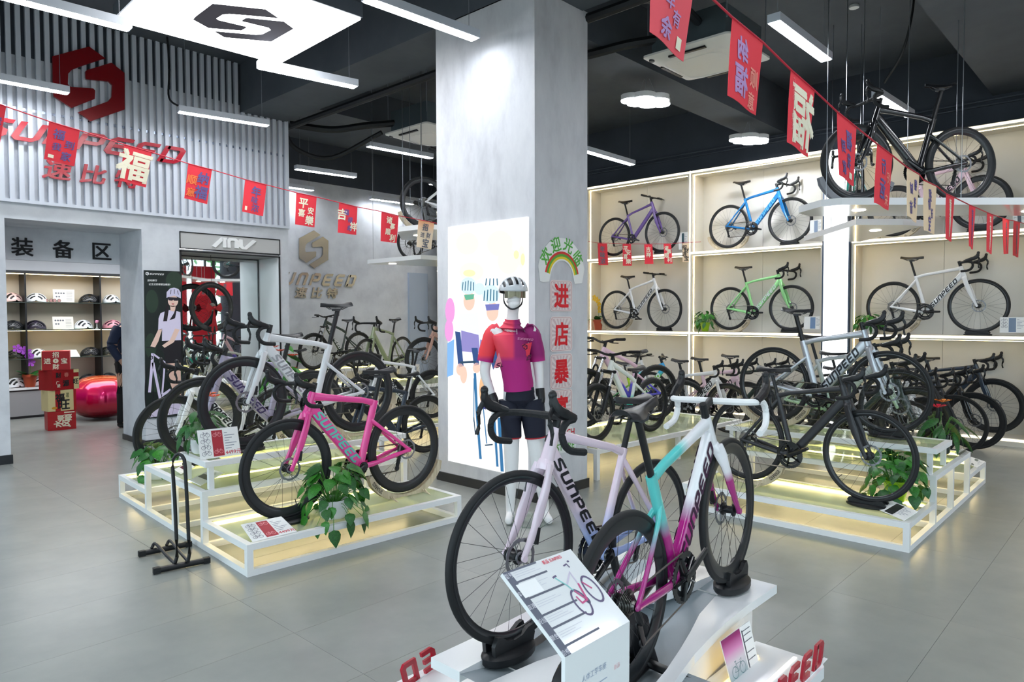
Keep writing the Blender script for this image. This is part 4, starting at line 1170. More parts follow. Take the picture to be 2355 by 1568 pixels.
# white wedge between the two lanes at each end
for s in (1, -1):
    W = [(3.36, 1.66), (3.36, 2.02), (2.95, 1.93), (2.62, 1.86), (2.9, 1.735), (3.1, 1.69)]
    P = [(p[0]-PC.x, p[1]-PC.y) for p in W]
    if s < 0: P = [(-x, -y) for x, y in P]
    MB().prism(P, (0, 0, .235), (1, 0, 0), (0, 1, 0), .043).build('top_band', white_gl, pod, smooth=False)
wallp = [(x, y+.03) for x, y in near_out]
wallp = [(min(x, 3.15), y) for x, y in wallp]
for k, s in enumerate((1, -1)):
    m = MB(); P = [((x-PC.x)*s, (y-PC.y)*s) for x, y in wallp]
    for a, b in zip(P, P[1:]):
        m.add([(a[0], a[1], .06), (b[0], b[1], .06), (b[0], b[1], .24), (a[0], a[1], .24)], [(0, 1, 2, 3)])
    m.build('side_wall', beige, pod, smooth=True)
    e = P[0]; o2 = ((wallp[0][0]-PC.x)*s, (1.95-PC.y)*s)
    MB().add([(e[0], e[1], 0), (o2[0], o2[1], 0), (o2[0], o2[1], .24), (e[0], e[1], .24)], [(0, 1, 2, 3)]).build('end_wall', beige, pod, smooth=False)
    if s < 0: break
    B = [(-.62, -.66), (.55, -.66), (.585, -.64), (.585, -.34), (-.62, -.34)]
    B = [(x*s, y*s) for x, y in B]
    MB().prism(B, (0, 0, .03), (1, 0, 0), (0, 1, 0), .05).build('base_plate', white_gl, pod, smooth=False)
    MB().box((-.55*s if s > 0 else -.5, -.62 if s > 0 else .36, 0), (.5 if s > 0 else .55, -.36 if s > 0 else .62, .03)).build('base_foot', dark_grey, pod, smooth=False)
    ls = MB(); ls.box((.05*s if s > 0 else -.55, (-.535)*s-.006, .0802), (.55 if s > 0 else -.05, (-.535)*s+.006, .083)); ls.build('light_line', emis('plate_light', 'fffbe8', 2.2), pod, smooth=False)
    ly = MB(); ly.box((.02 if s > 0 else -.44, (-.412)*s-.004, .0802), (.44 if s > 0 else -.02, (-.412)*s+.004, .090)); ly.build('light_line', emis('plate_light_warm', 'ffd34a', 1.6), pod, smooth=False)
    # standing red letters along the plate
    t = thing('standing_word', 'red standing acrylic letters on the near edge of the podium base' if s > 0 else 'red standing acrylic letters on the far left edge of the podium base', 'lettering',
              (PC.x+.13*s, PC.y-.635*s, .08), 0 if s > 0 else PI, 'red letters on the podium base')
    for i in range(7):
        mb = MB()
        L = WORD[i]
        for st in L[1]:
            l_, r_ = stroke(st, .2)
            for j in range(len(l_)-1):
                q = [(x*.112+i*.135-.47+.32*y*.1, y*.10) for x, y in (l_[j], l_[j+1], r_[j+1], r_[j])]
                mb.prism(q, (0, 0, .004), (1, 0, 0), (0, 0, 1), .012)
        mb.build('letter', red_let, t, smooth=False)
    MB().box((-.49, -.012, 0), (.50, .004, .004)).build('letter_rail', white_m, t, smooth=False)

# stub of the base plate at the far left corner with the last letters of its word
MB().box((-.80, .36, .03), (-.55, .60, .08)).build('base_plate', white_gl, pod, smooth=False)
MB().box((-.78, .36, 0), (-.57, .58, .03)).build('base_foot', dark_grey, pod, smooth=False)
t = thing('standing_word', 'end of a red standing acrylic word at the far left corner of the podium', 'lettering', (1.745, 2.25, .08), D(12), 'red letters on the podium base')
for i in (0, 1):
    mb = MB()
    for st in WORD[6-i][1]:
        l_, r_ = stroke(st, .2)
        for j in range(len(l_)-1):
            q = [(.10-x*.112+i*.125-.3*y*.1, y*.10) for x, y in (l_[j], l_[j+1], r_[j+1], r_[j])]
            mb.prism(q, (0, 0, .004), (1, 0, 0), (0, 0, 1), .012)
    mb.build('letter', red_let, t, smooth=False)
MB().box((-.03, -.012, 0), (.24, .004, .004)).build('letter_rail', white_m, t, smooth=False)

def mag(lbl, pos, yaw, pitch, **kw): return make_bike(lbl, pos, D(yaw), pitch=D(pitch), **kw)
pk_pos, pk_yaw, pk_pit = (2.965, 1.868, .207), 179.3, 5.9
mg_pos, mg_yaw, mg_pit = (2.19, 1.452, .205), 3.4, 8.0
mag('pale pink bicycle fading to light blue at the crank on the foreground podium', pk_pos, pk_yaw, pk_pit, style='endurance', frame=P_fpk, fork=paint('paint_soft_pink', 'efdbe7'), letters=let_blk, emblem_col=let_blk, deep=False, saddle=.97, crank=215, frac=(.06, .9), steer=D(-4))
mag('white, turquoise and magenta racing bicycle with white bar tape on the foreground podium', mg_pos, mg_yaw, mg_pit, style='aero', frame=P_mag, fork=P_magf, letters=let_dk, deep=True, saddle=1.02, crank=-20, tapem=tape_w, frac=(.06, .9), steer=D(3))
def wheel_spot(pos, yaw, pit, x):
    y_, p_ = D(yaw), D(pit)
    return Vector(pos)+Vector((math.cos(y_)*math.cos(p_), math.sin(y_)*math.cos(p_), math.sin(p_)))*x
for lbl, pos, yw, pt in (('pale pink bicycle on the podium', pk_pos, pk_yaw, pk_pit), ('magenta bicycle on the podium', mg_pos, mg_yaw, mg_pit)):
    p = wheel_spot(pos, yw, pt, .985)
    wheel_block('black rubber foot gripping the front tyre of the '+lbl, Matrix.Translation(p+Vector((0, 0, .004))) @ Matrix.Rotation(D(yw), 4, 'Z') @ Matrix.Diagonal((.86, .86, 1.9, 1)))
# turbo trainer under the magenta bicycle's rear wheel
tr = thing('bike_trainer', 'black indoor trainer under the rear wheel of the magenta bicycle', 'trainer', (2.12, 1.42, .19))
MB().lathe([(.03, -.03), (.15, -.025), (.165, -.01), (.165, .02), (.15, .035), (.03, .04)], 28, Matrix.Translation((-.30, -.03, .165)) @ Matrix.Rotation(PI/2, 4, 'X')).build('flywheel', black, tr)
MB().tube([(.30, .12, .0), (.24, .10, .10), (.20, .08, .22)], [(.07, .05), (.06, .05), (.045, .04)], 10).build('body', black, tr)
MB().tube([(.24, .10, .04), (.24, -.26, .02)], (.022, .016), 8).build('leg', black, tr)
MB().cbox((.24, -.12, .028), (.048, .16, .03)).build('grip', mat('trainer_grey', '8f969b', .5), tr, smooth=False)
MB().tube([(-.30, -.02, .03), (.24, .06, .03)], (.02, .016), 8).build('leg', black, tr)

# ---- printed things: bilinear maps from four corners
class QM:
    def __init__(s, tl, tr_, br, bl):
        s.c = [Vector(q) for q in (tl, tr_, br, bl)]
        s.W = ((s.c[1]-s.c[0]).length+(s.c[2]-s.c[3]).length)/2; s.H = ((s.c[3]-s.c[0]).length+(s.c[2]-s.c[1]).length)/2
        s.n = (s.c[3]-s.c[0]).cross(s.c[1]-s.c[0]).normalized()
    bulge = 0.0; flipped = False
    def P(s, u, v, off=0.0):
        a, b, c, d = s.c
        if s.bulge: off += s.bulge*math.sin((1-u if s.flipped else u)*PI*1.3+v)*v*(-1 if s.flipped else 1)
        return (a*(1-u)+b*u)*(1-v)+(d*(1-u)+c*u)*v+s.n*off
    def poly(s, mb, pts, off): return mb.add([s.P(u, v, off) for u, v in pts], [tuple(range(len(pts)))])
    def rect(s, mb, u0, v0, u1, v1, off): return s.poly(mb, [(u0, v0), (u0, v1), (u1, v1), (u1, v0)], off)
    def ell(s, mb, u, v, ru, rv, off, n=20, a0=0, a1=2*PI): return s.poly(mb, [(u+ru*math.cos(a0+(a1-a0)*i/n), v+rv*math.sin(a0+(a1-a0)*i/n)) for i in range(n)], off)
    def line(s, mb, pts, w, off):
        """thick line, w in metres"""
        q = [(u*s.W, v*s.H) for u, v in pts]; L, R = stroke(q, w)
        for j in range(len(L)-1): s.poly(mb, [(x/s.W, y/s.H) for x, y in (L[j], L[j+1], R[j+1], R[j])], off)
        return mb
    def arc(s, mb, u, v, ru, rv, w, off, n=22, a0=0, a1=2*PI):
        return s.line(mb, [(u+ru*math.cos(a0+(a1-a0)*i/n), v+rv*math.sin(a0+(a1-a0)*i/n)) for i in range(n+1)], w, off)
    def text(s, mb, st, u, v, h, off, bold=0.0, rot=0.0, wsc=1.0, shear=0.0):
        """h in metres"""
        V, Fc = text_data(st, bold); c, q = math.cos(rot), math.sin(rot)
        out = []
        for x, y, z in V:
            x = (x+shear*y)*h*wsc; y = y*h
            out.append(s.P(u+(x*c-y*q)/s.W, v-(x*q+y*c)/s.H, off+z*h))
        return mb.add(out, Fc)
    def word(s, mb, u, v, h, off, rot=0.0, wsc=1.0, w=.17):
        c, q = math.cos(rot), math.sin(rot)
        for Q in word_quads(w=w): 
            mb.add([s.P(u+(x*h*wsc*c-y*h*q)/s.W, v-(x*h*wsc*q+y*h*c)/s.H, off) for x, y in Q], [(0, 1, 2, 3)])
        return mb
    def logo(s, mb, u, v, r, off):
        for P in (LOGO_A, LOGO_B): mb.add([s.P(u+x*r/s.W, v-y*r/s.H, off) for x, y in P], [tuple(range(len(P)))])
        return mb
    def slab(s, t=.002, bulge=0.0, nu=6, nv=6):
        mb = MB(); vs = []
        for k in (0, 1):
            for j in range(nv+1):
                for i in range(nu+1):
                    u, v = i/nu, j/nv; vs.append(s.P(u, v, -k*t))
        n = (nu+1)*(nv+1); fs = []
        I = lambda i, j, k: k*n+j*(nu+1)+i
        for j in range(nv):
            for i in range(nu):
                fs.append((I(i, j, 0), I(i, j+1, 0), I(i+1, j+1, 0), I(i+1, j, 0))); fs.append((I(i, j, 1), I(i+1, j, 1), I(i+1, j+1, 1), I(i, j+1, 1)))
        for i in range(nu):
            fs.append((I(i, 0, 0), I(i+1, 0, 0), I(i+1, 0, 1), I(i, 0, 1))); fs.append((I(i, nv, 0), I(i, nv, 1), I(i+1, nv, 1), I(i+1, nv, 0)))
        for j in range(nv):
            fs.append((I(0, j, 0), I(0, j, 1), I(0, j+1, 1), I(0, j+1, 0))); fs.append((I(nu, j, 0), I(nu, j+1, 0), I(nu, j+1, 1), I(nu, j, 1)))
        return mb.add(vs, fs)
def mini_bike(q, mb, u, v, w, off, lw=.0025, asp=None):
    """small line drawing of a bicycle, w = width in u"""
    k = q.W/q.H; r = w*.26
    for c in (-.30, .30): q.arc(mb, u+c*w, v, r*.82, r*.82*k, lw*1.4, off, 16)
    X = lambda a, b: (u+a*w, v-b*w*k)
    q.line(mb, [X(-.30, 0), X(-.02, -.02), X(.21, .24), X(-.13, .27), X(-.02, -.02)], lw, off); q.line(mb, [X(-.30, 0), X(-.13, .27), X(-.16, .36)], lw, off)
    q.line(mb, [X(.30, 0), X(.20, .32), X(.30, .36), X(.30, .28)], lw, off); q.line(mb, [X(-.22, .37), X(-.08, .37)], lw*1.5, off)
    return mb

# ---- sloping information stand in front of the podium
k = 1.98
tl, tr2, br, bl = [EYE+Vector(p)*k for p in ((.711, .6855, -.3661), (.8845, .6990, -.3770), (.8930, .5910, -.4660), (.7195, .5778, -.4550))]
q = QM(tl, tr2, br, bl)
st = thing('info_stand', 'white sloping information stand with a printed bicycle sheet in the foreground', 'sign', ((bl.x+br.x)/2, bl.y+.05, 0))
T0 = Matrix.Translation(-Vector(((bl.x+br.x)/2, bl.y+.05, 0)))
def sub(mb, name, m_, par, smooth=False, off=None):
    o = mb.build(name, m_, par, smooth); o.matrix_local = T0 if off is None else off; return o
sub(q.slab(.012, nu=1, nv=1), 'top_plate', white_gl, st)
m = MB(); q.rect(m, .0, .0, .085, 1.0, .0008)
for v in (.0, .135, .335, .545, .70, .90): q.rect(m, .085, v, .50+.08*(v > .2)-.05*(v < .1), v+.022, .0008)
pt = sub(m, 'print_bars', mat('print_grey', '6a6d7c', .5), st)
m = MB()
for v in (.07, .24, .44, .62, .80):
    for kx in range(3): q.rect(m, .11, v-.03+.025*kx, .11+.22+.06*((kx*7+int(v*10)) % 3), v-.024+.025*kx, .0008)
sub(m, 'print_text', mat('print_pale', 'd4d4dc', .6), st)
m = MB()
for st_, v in (('型号', .05), ('车架', .27), ('变速', .43), ('轮组', .60), ('颜色', .79), ('价格', .96)): q.text(m, st_, .042, v, .016, .0012, .0, 0)
sub(m, 'print_caption', mat('print_white', 'e6e6ee', .6), st)
m = MB(); q.rect(m, .04, .17, .30, .33, .0016); sub(m, 'blank_label', mat('label_white', 'ffffff', .4, emit=None), st)
m = MB(); q.text(m, '新品 SUNPEED', .66, .045, .014, .0012, .01); sub(m, 'print_red', mat('print_red', 'e8566a', .5), st)
# the printed bicycle: two wheels, coloured frame
m = MB(); q.arc(m, .615, .60, .085, .155, .007, .001, 24); q.arc(m, .865, .515, .085, .165, .007, .001, 24); q.line(m, [(.50, .24), (.56, .23)], .006, .001)
q.line(m, [(.735, .16), (.79, .15), (.80, .20)], .005, .001); q.line(m, [(.82, .13), (.85, .125)], .006, .001); q.ell(m, .70, .60, .028, .05, .001)
sub(m, 'bicycle_print', mat('print_wheel', '6f6484', .5), st)
m = MB(); q.line(m, [(.525, .25), (.60, .38), (.625, .45)], .005, .0013); sub(m, 'print_frame_teal', mat('print_teal', '8fd6d2', .5), st)
m = MB(); q.line(m, [(.63, .46), (.70, .60), (.615, .61), (.60, .52)], .006, .0013); q.line(m, [(.70, .60), (.745, .40)], .008, .0013); q.line(m, [(.80, .40), (.865, .51)], .006, .0013)
sub(m, 'print_frame_pink', mat('print_pink', 'cf5b8c', .5), st)
m = MB(); q.line(m, [(.60, .37), (.75, .25), (.745, .40)], .006, .0012); sub(m, 'print_frame_white', mat('print_lilac', 'd9d0e2', .5), st)
# front face and hidden post
f = QM(bl, br, Vector((br.x, br.y+.004, .06)), Vector((bl.x, bl.y+.004, .06)))
sub(f.slab(.012, nu=1, nv=1), 'front_panel', white_gl, st)
m = MB(); f.text(m, '人体工学车座', .42, .14, .020, .0012, .0); f.rect(m, .2, .20, .62, .205, .001); f.rect(m, .2, .235, .55, .24, .001); f.rect(m, .2, .27, .50, .275, .001)
sub(m, 'front_print', mat('print_steel', 'a9b4c8', .5), st)
m = MB(); f.text(m, '新品', .78, .18, .016, .0012, .0); f.text(m, '特惠', .84, .34, .016, .0012, .0); sub(m, 'front_print_red', mat('print_rose', 'f0c0c4', .5), st)
MB().box((-.13, .03, 0), (.13, .17, .02)).build('foot', dark_grey, st, smooth=False)
MB().box((-.02, .03, .02), (.02, .07, .66)).build('post', dark_grey, st, smooth=False)

# ---- acrylic poster leaning on the podium wall
tl = on_y(1657, 1475, 1.315); tr2 = on_y(1724, 1427, 1.315); br = on_y(1746, 1528, 1.285); bl = on_y(1684, 1580, 1.285)
q = QM(tl, tr2, br, bl)
t = thing('leaflet_holder', 'acrylic leaflet holder with a pink sunset print leaning on the podium side', 'sign', bl)
T1 = Matrix.Translation(-bl)
sub(q.slab(.004, nu=1, nv=1), 'sheet', paper, t, off=T1)
pm = mat('print_sunset', 'ffffff', .5); n_, l_, b_ = nodes(pm)
m = MB(); q.rect(m, .0, .0, .62, .97, .0008); o = sub(m, 'picture', None or split_paint('sunset', [(.07, '9fb9bd'), (.15, 'd9cfd6'), (.20, 'd884b8'), (.245, 'a22a72'), (.285, '5a2a50')], rough=.5, coat=0), t, off=T1)
# keep the fade in world height: the picture mesh is placed so that object z equals world z
o.matrix_local = T1; o.data.transform(Matrix.Identity(4))
m = MB(); mini_bike(q, m, .33, .78, .44, .0012, .0022); sub(m, 'picture_bicycle', mat('print_slate', '5d8186', .5), t, off=T1)
m = MB(); q.rect(m, .66, .08, .69, .98, .0009)
for v in (.10, .2, .34, .58, .74): q.rect(m, .69, v, .95, v+.016, .0009)
sub(m, 'print_bars', mat('print_dark', '4d4f5c', .5), t, off=T1)

# ---------------------------------------------------------------- emblems, lettering, posters, flags
def emblem3d(name, label, c, r, m_, t=.03, n_y=-1):
    th = thing(name, label, 'logo', c)
    for P in (LOGO_A, LOGO_B): MB().prism([(x*r, y*r) for x, y in P], (0, 0, 0), (1, 0, 0), (0, 0, 1), t).build('emblem_half', m_, th, smooth=False)
    return th
emblem3d('wall_emblem', 'large dark red folded ribbon emblem on the slat screen', (2.666, 9.178, 4.291), .426, mat('deep_red', '7d0711', .25, coat=.4), .03)
def letters3d(name, label, c, word, hgt, adv, shear, wch, m_, t=.025, w=.17, first=0):
    th = thing(name, label, 'lettering', c)
    for i, (ch, sts) in enumerate(word):
        if i < first: continue
        mb = MB()
        for s_ in sts:
            L, R = stroke(s_, w)
            for j in range(len(L)-1):
                q = [((x*wch+shear*y)*hgt+i*adv, y*hgt) for x, y in (L[j], L[j+1], R[j+1], R[j])]
                mb.prism(q, (0, 0, 0), (1, 0, 0), (0, 0, 1), t)
        mb.build('letter', m_, th, smooth=False)
    return th
letters3d('wall_lettering', 'large red slanted brand lettering on the slat screen', (1.575, 9.178, 3.525), WORD, .21, .302, .57, 1.5, red_let, w=.2)
def chars3d(name, label, c, s, size, adv, m_, shear=.22, bold=.02, t=.02, wsc=1.15):
    th = thing(name, label, 'lettering', c)
    for i, ch in enumerate(s):
        MB().text(ch, (i*adv, 0, 0), (1, 0, 0), (0, 0, 1), size, bold=bold, t=t, shear=shear, wscale=wsc).build('character', m_, th, smooth=False)
    return th
chars3d('wall_lettering', 'row of three large red characters on the slat screen', (2.33, 9.178, 3.26), '速比特', .21, .36, red_let, bold=.022, wsc=1.25)
emblem3d('wall_emblem', 'polished steel ribbon emblem on the plain back wall', (7.408, 12.235, 2.914), .37, steel, .025)
letters3d('wall_lettering', 'polished steel slanted brand lettering on the plain back wall', (6.46, 12.235, 2.213), WORD, .235, .275, .42, 1.0, steel, w=.22)
chars3d('wall_lettering', 'row of three polished steel characters on the plain back wall', (7.12, 12.235, 2.07), '速比特', .20, .345, steel, bold=.03)

# mirror niche with its header
mn = thing('mirror_niche', 'tall black framed mirror alcove left of the back wall', 'mirror', (3.672, 9.24, 0))
def nb(lo, hi, name, m_): return MB().box(lo, hi).build(name, m_, mn, smooth=False)
nb((.0, .585, .03), (1.378, .60, 2.46), 'mirror_pane', mirror)
nb((1.358, .0, 0), (1.378, .585, 2.46), 'side_panel', white_gl); nb((0, .0, 0), (.015, .585, 2.46), 'side_panel', white_gl)
nb((.015, .0, 2.44), (1.358, .585, 2.47), 'top_panel', mat('niche_grey', 'a3a4a4', .5))
fm = MB(); fm.box((-.004, -.014, 0), (.016, 0, 2.455)).box((1.362, -.014, 0), (1.382, 0, 2.455)).box((-.004, -.014, 2.437), (1.382, 0, 2.455)); fm.box((1.346, .57, 0), (1.358, .585, 2.44)).box((.015, .57, 2.428), (1.346, .585, 2.44))
fm.build('frame', black, mn, smooth=False)
hd = thing('sign_header', 'grey header with raised white letters above the mirror alcove', 'sign', (3.672, 9.24, 2.48))
MB().box((0, -.01, 0), (1.38, .01, .212)).build('board', mat('header_grey', 'b9b9b8', .45), hd, smooth=False)
fm = MB(); fm.box((-.004, -.018, -.005), (1.384, -.01, .008)).box((-.004, -.018, .202), (1.384, -.01, .215)).box((-.004, -.018, .008), (.008, -.01, .202)).box((1.372, -.018, .008), (1.384, -.01, .202)); fm.build('frame', black, hd, smooth=False)
for i, st_ in enumerate(([(0, 0), (.55, .93), (.72, .93), (.72, 0)], [(.0, 0), (.0, .75), (.12, .93), (.42, .93), (.54, .8), (.54, 0)], [(.0, 1), (.0, .25), (.15, .07), (.3, .07), (.95, 1)])):
    mb = MB(); L, R = stroke(st_, .27); x0 = (.43, .63, .80)[i]
    for j in range(len(L)-1): mb.prism([(x0+x*.21, .045+y*.125) for x, y in (L[j], L[j+1], R[j+1], R[j])], (0, -.012, 0), (1, 0, 0), (0, 0, 1), .018)
    mb.build('letter', white_m, hd, smooth=False)
# wheel with a red bow hung before the mirror
wp = at_depth(487, 706, 9.55)
t = thing('bicycle_wheelset', 'black bicycle wheel with a red bow hung before the mirror', 'wheel', wp, math.radians(12))
MB().ring([(R0-.0148+.0148*math.cos(2*PI*i/10), .0148*math.sin(2*PI*i/10)) for i in range(10)], 64).build('tire', rubber, t)
link('rim', rim_me(R0, False, True), t, carbon); link('spokes', spokes_me(R0, False, True), t, black); link('hub', hub_me(), t, black); link('cassette', cassette_me(), t, gold_m)
MB().tube([(0, 0, .34), (0, 0, 2.44-wp.z)], .003, 5).build('cord', black, t)
bow = MB()
for s in (-1, 1): bow.add([(0, -.05, -.02), (s*.10, -.06, .06), (s*.13, -.05, -.02), (s*.09, -.06, -.07)], [(0, 1, 2, 3)]); bow.prism([(s*.005, 0), (s*.05, -.30), (s*.02, -.32), (-s*.012, 0)], (0, -.05, -.02), (1, 0, 0), (0, 0, 1), .003)
bow.blob((0, -.06, -.01), (.025, .02, .025)); bow.build('bow', mat('ribbon_red', '9d0f1a', .5), t)

# poster of a cyclist on the pier
def poster(name, label, corners, cat='poster'):
    q = QM(*corners); t = thing(name, label, cat, q.c[3]); t['_'] = 0; del t['_']
    return q, t, Matrix.Translation(-q.c[3])
q, t, TT = poster('wall_poster', 'tall dark poster of a helmeted cyclist holding a lilac bicycle on the pier', [on_y(331.5, 621, 9.222), on_y(415.8, 624, 9.222), on_y(418.5, 956, 9.222), on_y(335.5, 963, 9.222)])
sub(q.slab(.015, nu=1, nv=1), 'panel', mat('poster_dark', '16211f', .3), t, off=TT)
U = lambda x, y: ((x-48-(y-88)*.012)/347, (y-88)/1400)
def PL2(name, col, polys, off, lines=(), ells=()):
    m = MB()
    for P in polys: q.poly(m, [U(*p) for p in P], off)
    for P, w_ in lines: q.line(m, [U(*p) for p in P], w_, off)
    for x, y, rx, ry in ells: u, v = U(x, y); q.ell(m, u, v, rx/347, ry/1400, off)
    return sub(m, name, mat('ink_'+col, col, .45), t, off=TT)
PL2('print_foliage', '24382b', [], .0006, ells=[(120, 380, 60, 110), (330, 180, 80, 90), (110, 800, 55, 120), (370, 1050, 40, 140), (150, 1150, 70, 90)])
PL2('print_road', 'cfc4dc', [[(62, 1380), (408, 1290), (410, 1462), (66, 1480)]], .0008)
PL2('bicycle_print', '15131c', [], .0014, lines=[([(95+38*math.cos(a*.262), 1240+235*math.sin(a*.262)) for a in range(25)], .012), ([(270+60*math.cos(a*.262), 1180+190*math.sin(a*.262)) for a in range(10, 22)], .010)])
PL2('print_legs', 'd9b3a4', [[(255, 960), (395, 965), (402, 1300), (330, 1260), (300, 1180)]], .0010)
PL2('print_shorts', '1a181f', [[(218, 752), (398, 748), (404, 972), (246, 975)]], .0012)
PL2('print_jersey', 'd9d0e8', [[(200, 492), (272, 462), (335, 464), (392, 482), (400, 752), (214, 756), (216, 640), (178, 650), (182, 540)]], .0014)
PL2('print_skin', 'e6c4b6', [[(178, 650), (216, 645), (180, 760), (150, 815), (105, 805)], [(385, 650), (340, 640), (290, 750), (215, 800), (240, 822), (330, 770)], [(292, 420), (345, 420), (340, 475), (296, 470)]], .0017, ells=[(320, 375, 50, 56)])
PL2('print_hair', '1d161d', [[(268, 395), (282, 440), (262, 568), (225, 570), (240, 470)], [(352, 420), (366, 400), (340, 540), (285, 560), (330, 490)]], .0019)
PL2('print_helmet', 'cdc8e2', [[(256, 345), (258, 290), (290, 255), (330, 246), (372, 258), (394, 290), (396, 348), (330, 322)]], .0021)
PL2('print_dark', '231f2a', [[(268, 338), (376, 342), (366, 372), (330, 372), (322, 362), (310, 372), (276, 368)]], .0023, lines=[([(300, 268), (294, 310)], .007), ([(332, 262), (332, 306)], .007), ([(362, 272), (372, 312)], .007), ([(180, 790), (236, 870)], .008), ([(64, 812), (200, 822)], .010)])
PL2('print_lips', 'b8484e', [[(304, 398), (334, 398), (326, 408), (310, 408)]], .0023)
PL2('print_frame', 'd6cbe8', [], .0016, lines=[([(126, 870), (122, 960), (98, 1240)], .034), ([(135, 880), (240, 960), (235, 1060), (215, 1290)], .022), ([(130, 960), (195, 1290), (300, 1225)], .032)])
m = MB(); u, v = U(76, 120); q.logo(m, u, v, .022, .0012); u, v = U(165, 122); q.word(m, u, v, .020, .0012, wsc=1.25); u, v = U(122, 182); q.text(m, '运动骑行', u, v, .026, .0012, .01, shear=.15); u, v = U(192, 218); q.text(m, '让生活变得更加精彩!', u, v, .026, .0012, .01, shear=.15)
u, v = U(118, 960); q.logo(m, u, v, .0, .002)
sub(m, 'print_text', mat('ink_white', 'f0f2f2', .5), t, off=TT)
m = MB(); u, v = U(112, 912); q.logo(m, u, v, .028, .0022); sub(m, 'print_emblem', ink_black, t, off=TT)

# backlit cycling print on the pillar
q, t, TT = poster('backlit_poster', 'bright backlit print of racing cyclists on the pillar face', [on_x(1030, 522, 4.478), on_x(1213, 498, 4.478), on_x(1211, 1099, 4.478), on_x(1030.5, 1059, 4.478)])
def EM(col, s_=None): return emis('backlit_'+col, col, s_ or POSTER_E, '121212')
sub(q.slab(.02, nu=1, nv=1), 'panel', EM('ffffff'), t, off=TT)
def UP(px, py):
    p = on_x(px, py, 4.478); a = q.c[0]; return ((p-a).dot((q.c[1]-q.c[0]).normalized())/q.W, (a.z-p.z)/q.H)
def PB(name, col, polys=(), lines=(), ells=(), off=.001, s_=None):
    m = MB()
    for P in polys: q.poly(m, [UP(*p) for p in P], off)
    for P, w_ in lines: q.line(m, [UP(*p) for p in P], w_, off)
    for x, y, rx, ry in ells: q.poly(m, [UP(x+rx*math.cos(a*.314), y+ry*math.sin(a*.314)) for a in range(20)], off)
    return sub(m, name, EM(col, s_), t, off=TT)
PB('print_light', 'fffae0', ells=[(1075, 560, 26, 26), (1085, 625, 28, 22), (1150, 560, 30, 30), (1170, 600, 25, 30), (1200, 590, 8, 26)], off=.0006)
PB('print_leaf', 'faf0b4', ells=[(1188, 585, 6, 10), (1203, 596, 5, 14), (1080, 628, 14, 8)], off=.0009)
PB('print_magenta', 'e79ad8', ells=[(1036, 715, 11, 30), (1034, 760, 10, 26)], off=.0009)
PB('print_sky_blue', '7fb2e6', polys=[[(1030, 790), (1046, 780), (1044, 862), (1030, 868)]], off=.0009)
PB('print_jersey', 'e6eaf6', polys=[[(1058, 722), (1100, 718), (1108, 800), (1060, 806), (1050, 770)]], off=.0011)
PB('print_violet', '8d86c4', polys=[[(1062, 760), (1102, 770), (1106, 812), (1062, 808)], [(1106, 780), (1128, 790), (1118, 830), (1104, 820)]], off=.0013)
PB('print_sleeve', '2c4a83', polys=[[(1048, 762), (1060, 764), (1068, 842), (1056, 846)], [(1086, 800), (1100, 800), (1104, 838), (1092, 842)], [(1114, 776), (1134, 770), (1150, 830), (1136, 850)]], off=.0015)
PB('print_skin', 'f2c7b4', ells=[(1080, 692, 13, 22), (1134, 716, 14, 22), (1060, 850, 9, 14), (1098, 846, 9, 12), (1068, 862, 8, 20)], off=.0015)
PB('print_thigh', 'eeb98a', ells=[(1114, 896, 10, 36)], off=.0013)
PB('print_sock', '3d3f78', polys=[[(1108, 922), (1122, 926), (1120, 942), (1110, 938)]], off=.0016)
PB('print_helmet', 'cfe4ea', ells=[(1078, 657, 18, 20), (1130, 676, 20, 22), (1104, 664, 12, 14)], off=.0017)
PB('print_vents', '2b6a86', lines=[([(1066+6*i, 645+abs(i-2)*2), (1064+6.5*i, 668)], .012) for i in range(5)]+[([(1116+7*i, 664+abs(i-2)*2), (1114+7.5*i, 692)], .014) for i in range(5)]+[([(1120+8*i, 640), (1118+9*i, 656)], .014) for i in range(4)], off=.0019)
PB('print_goggles', '5fae8f', polys=[[(1068, 678), (1092, 676), (1090, 688), (1072, 690)]], off=.0019)
PB('print_visor', '6f73b8', polys=[[(1117, 700), (1150, 698), (1148, 712), (1120, 714)]], off=.0019)
PB('bicycle_print', '2f6fa0', lines=[([(1094, 858), (1099, 950), (1108, 1056)], .034), ([(1138, 950), (1147, 1073)], .03), ([(1150, 960), (1158, 1084)], .04), ([(1110, 900), (1122, 1020)], .014), ([(1092, 870), (1092, 970)], .012)], off=.0013)
PB('print_bars', '24455f', lines=[([(1060, 834), (1096, 832)], .02), ([(1118, 826), (1160, 838)], .02), ([(1118, 1024), (1136, 1022)], .012), ([(1092, 960), (1096, 1000)], .014)], off=.0018)

# stickers on the pillar's other face
def pill_q(x0, z0, x1, z1): return QM((x0, 3.936, z1), (x1, 3.936, z1), (x1, 3.936, z0), (x0, 3.936, z0))
t = thing('welcome_sticker', 'rainbow sticker with green welcome characters on the pillar', 'sticker', (4.84, 3.937, 2.07))
def P_(c, pts): return [(x-4.84, z-2.07) for x, z in pts]
arc = lambda cx_, cz, r, a0, a1, n=18: [(cx_+r*math.cos(math.radians(a0+(a1-a0)*i/n)), cz+r*math.sin(math.radians(a0+(a1-a0)*i/n))) for i in range(n+1)]
back = arc(4.86, 1.96, .33, 12, 168)+[(4.56, 1.90), (4.60, 1.89), (4.68, 1.90)]+arc(4.86, 1.93, .16, 168, 12)+[(5.04, 1.89), (5.15, 1.90)]
MB().prism([(x-4.84, z-2.07) for x, z in back], (0, 0, 0), (1, 0, 0), (0, 0, 1), .003).build('backing', mat('sticker_white', 'f2f3f2', .4), t, smooth=False)
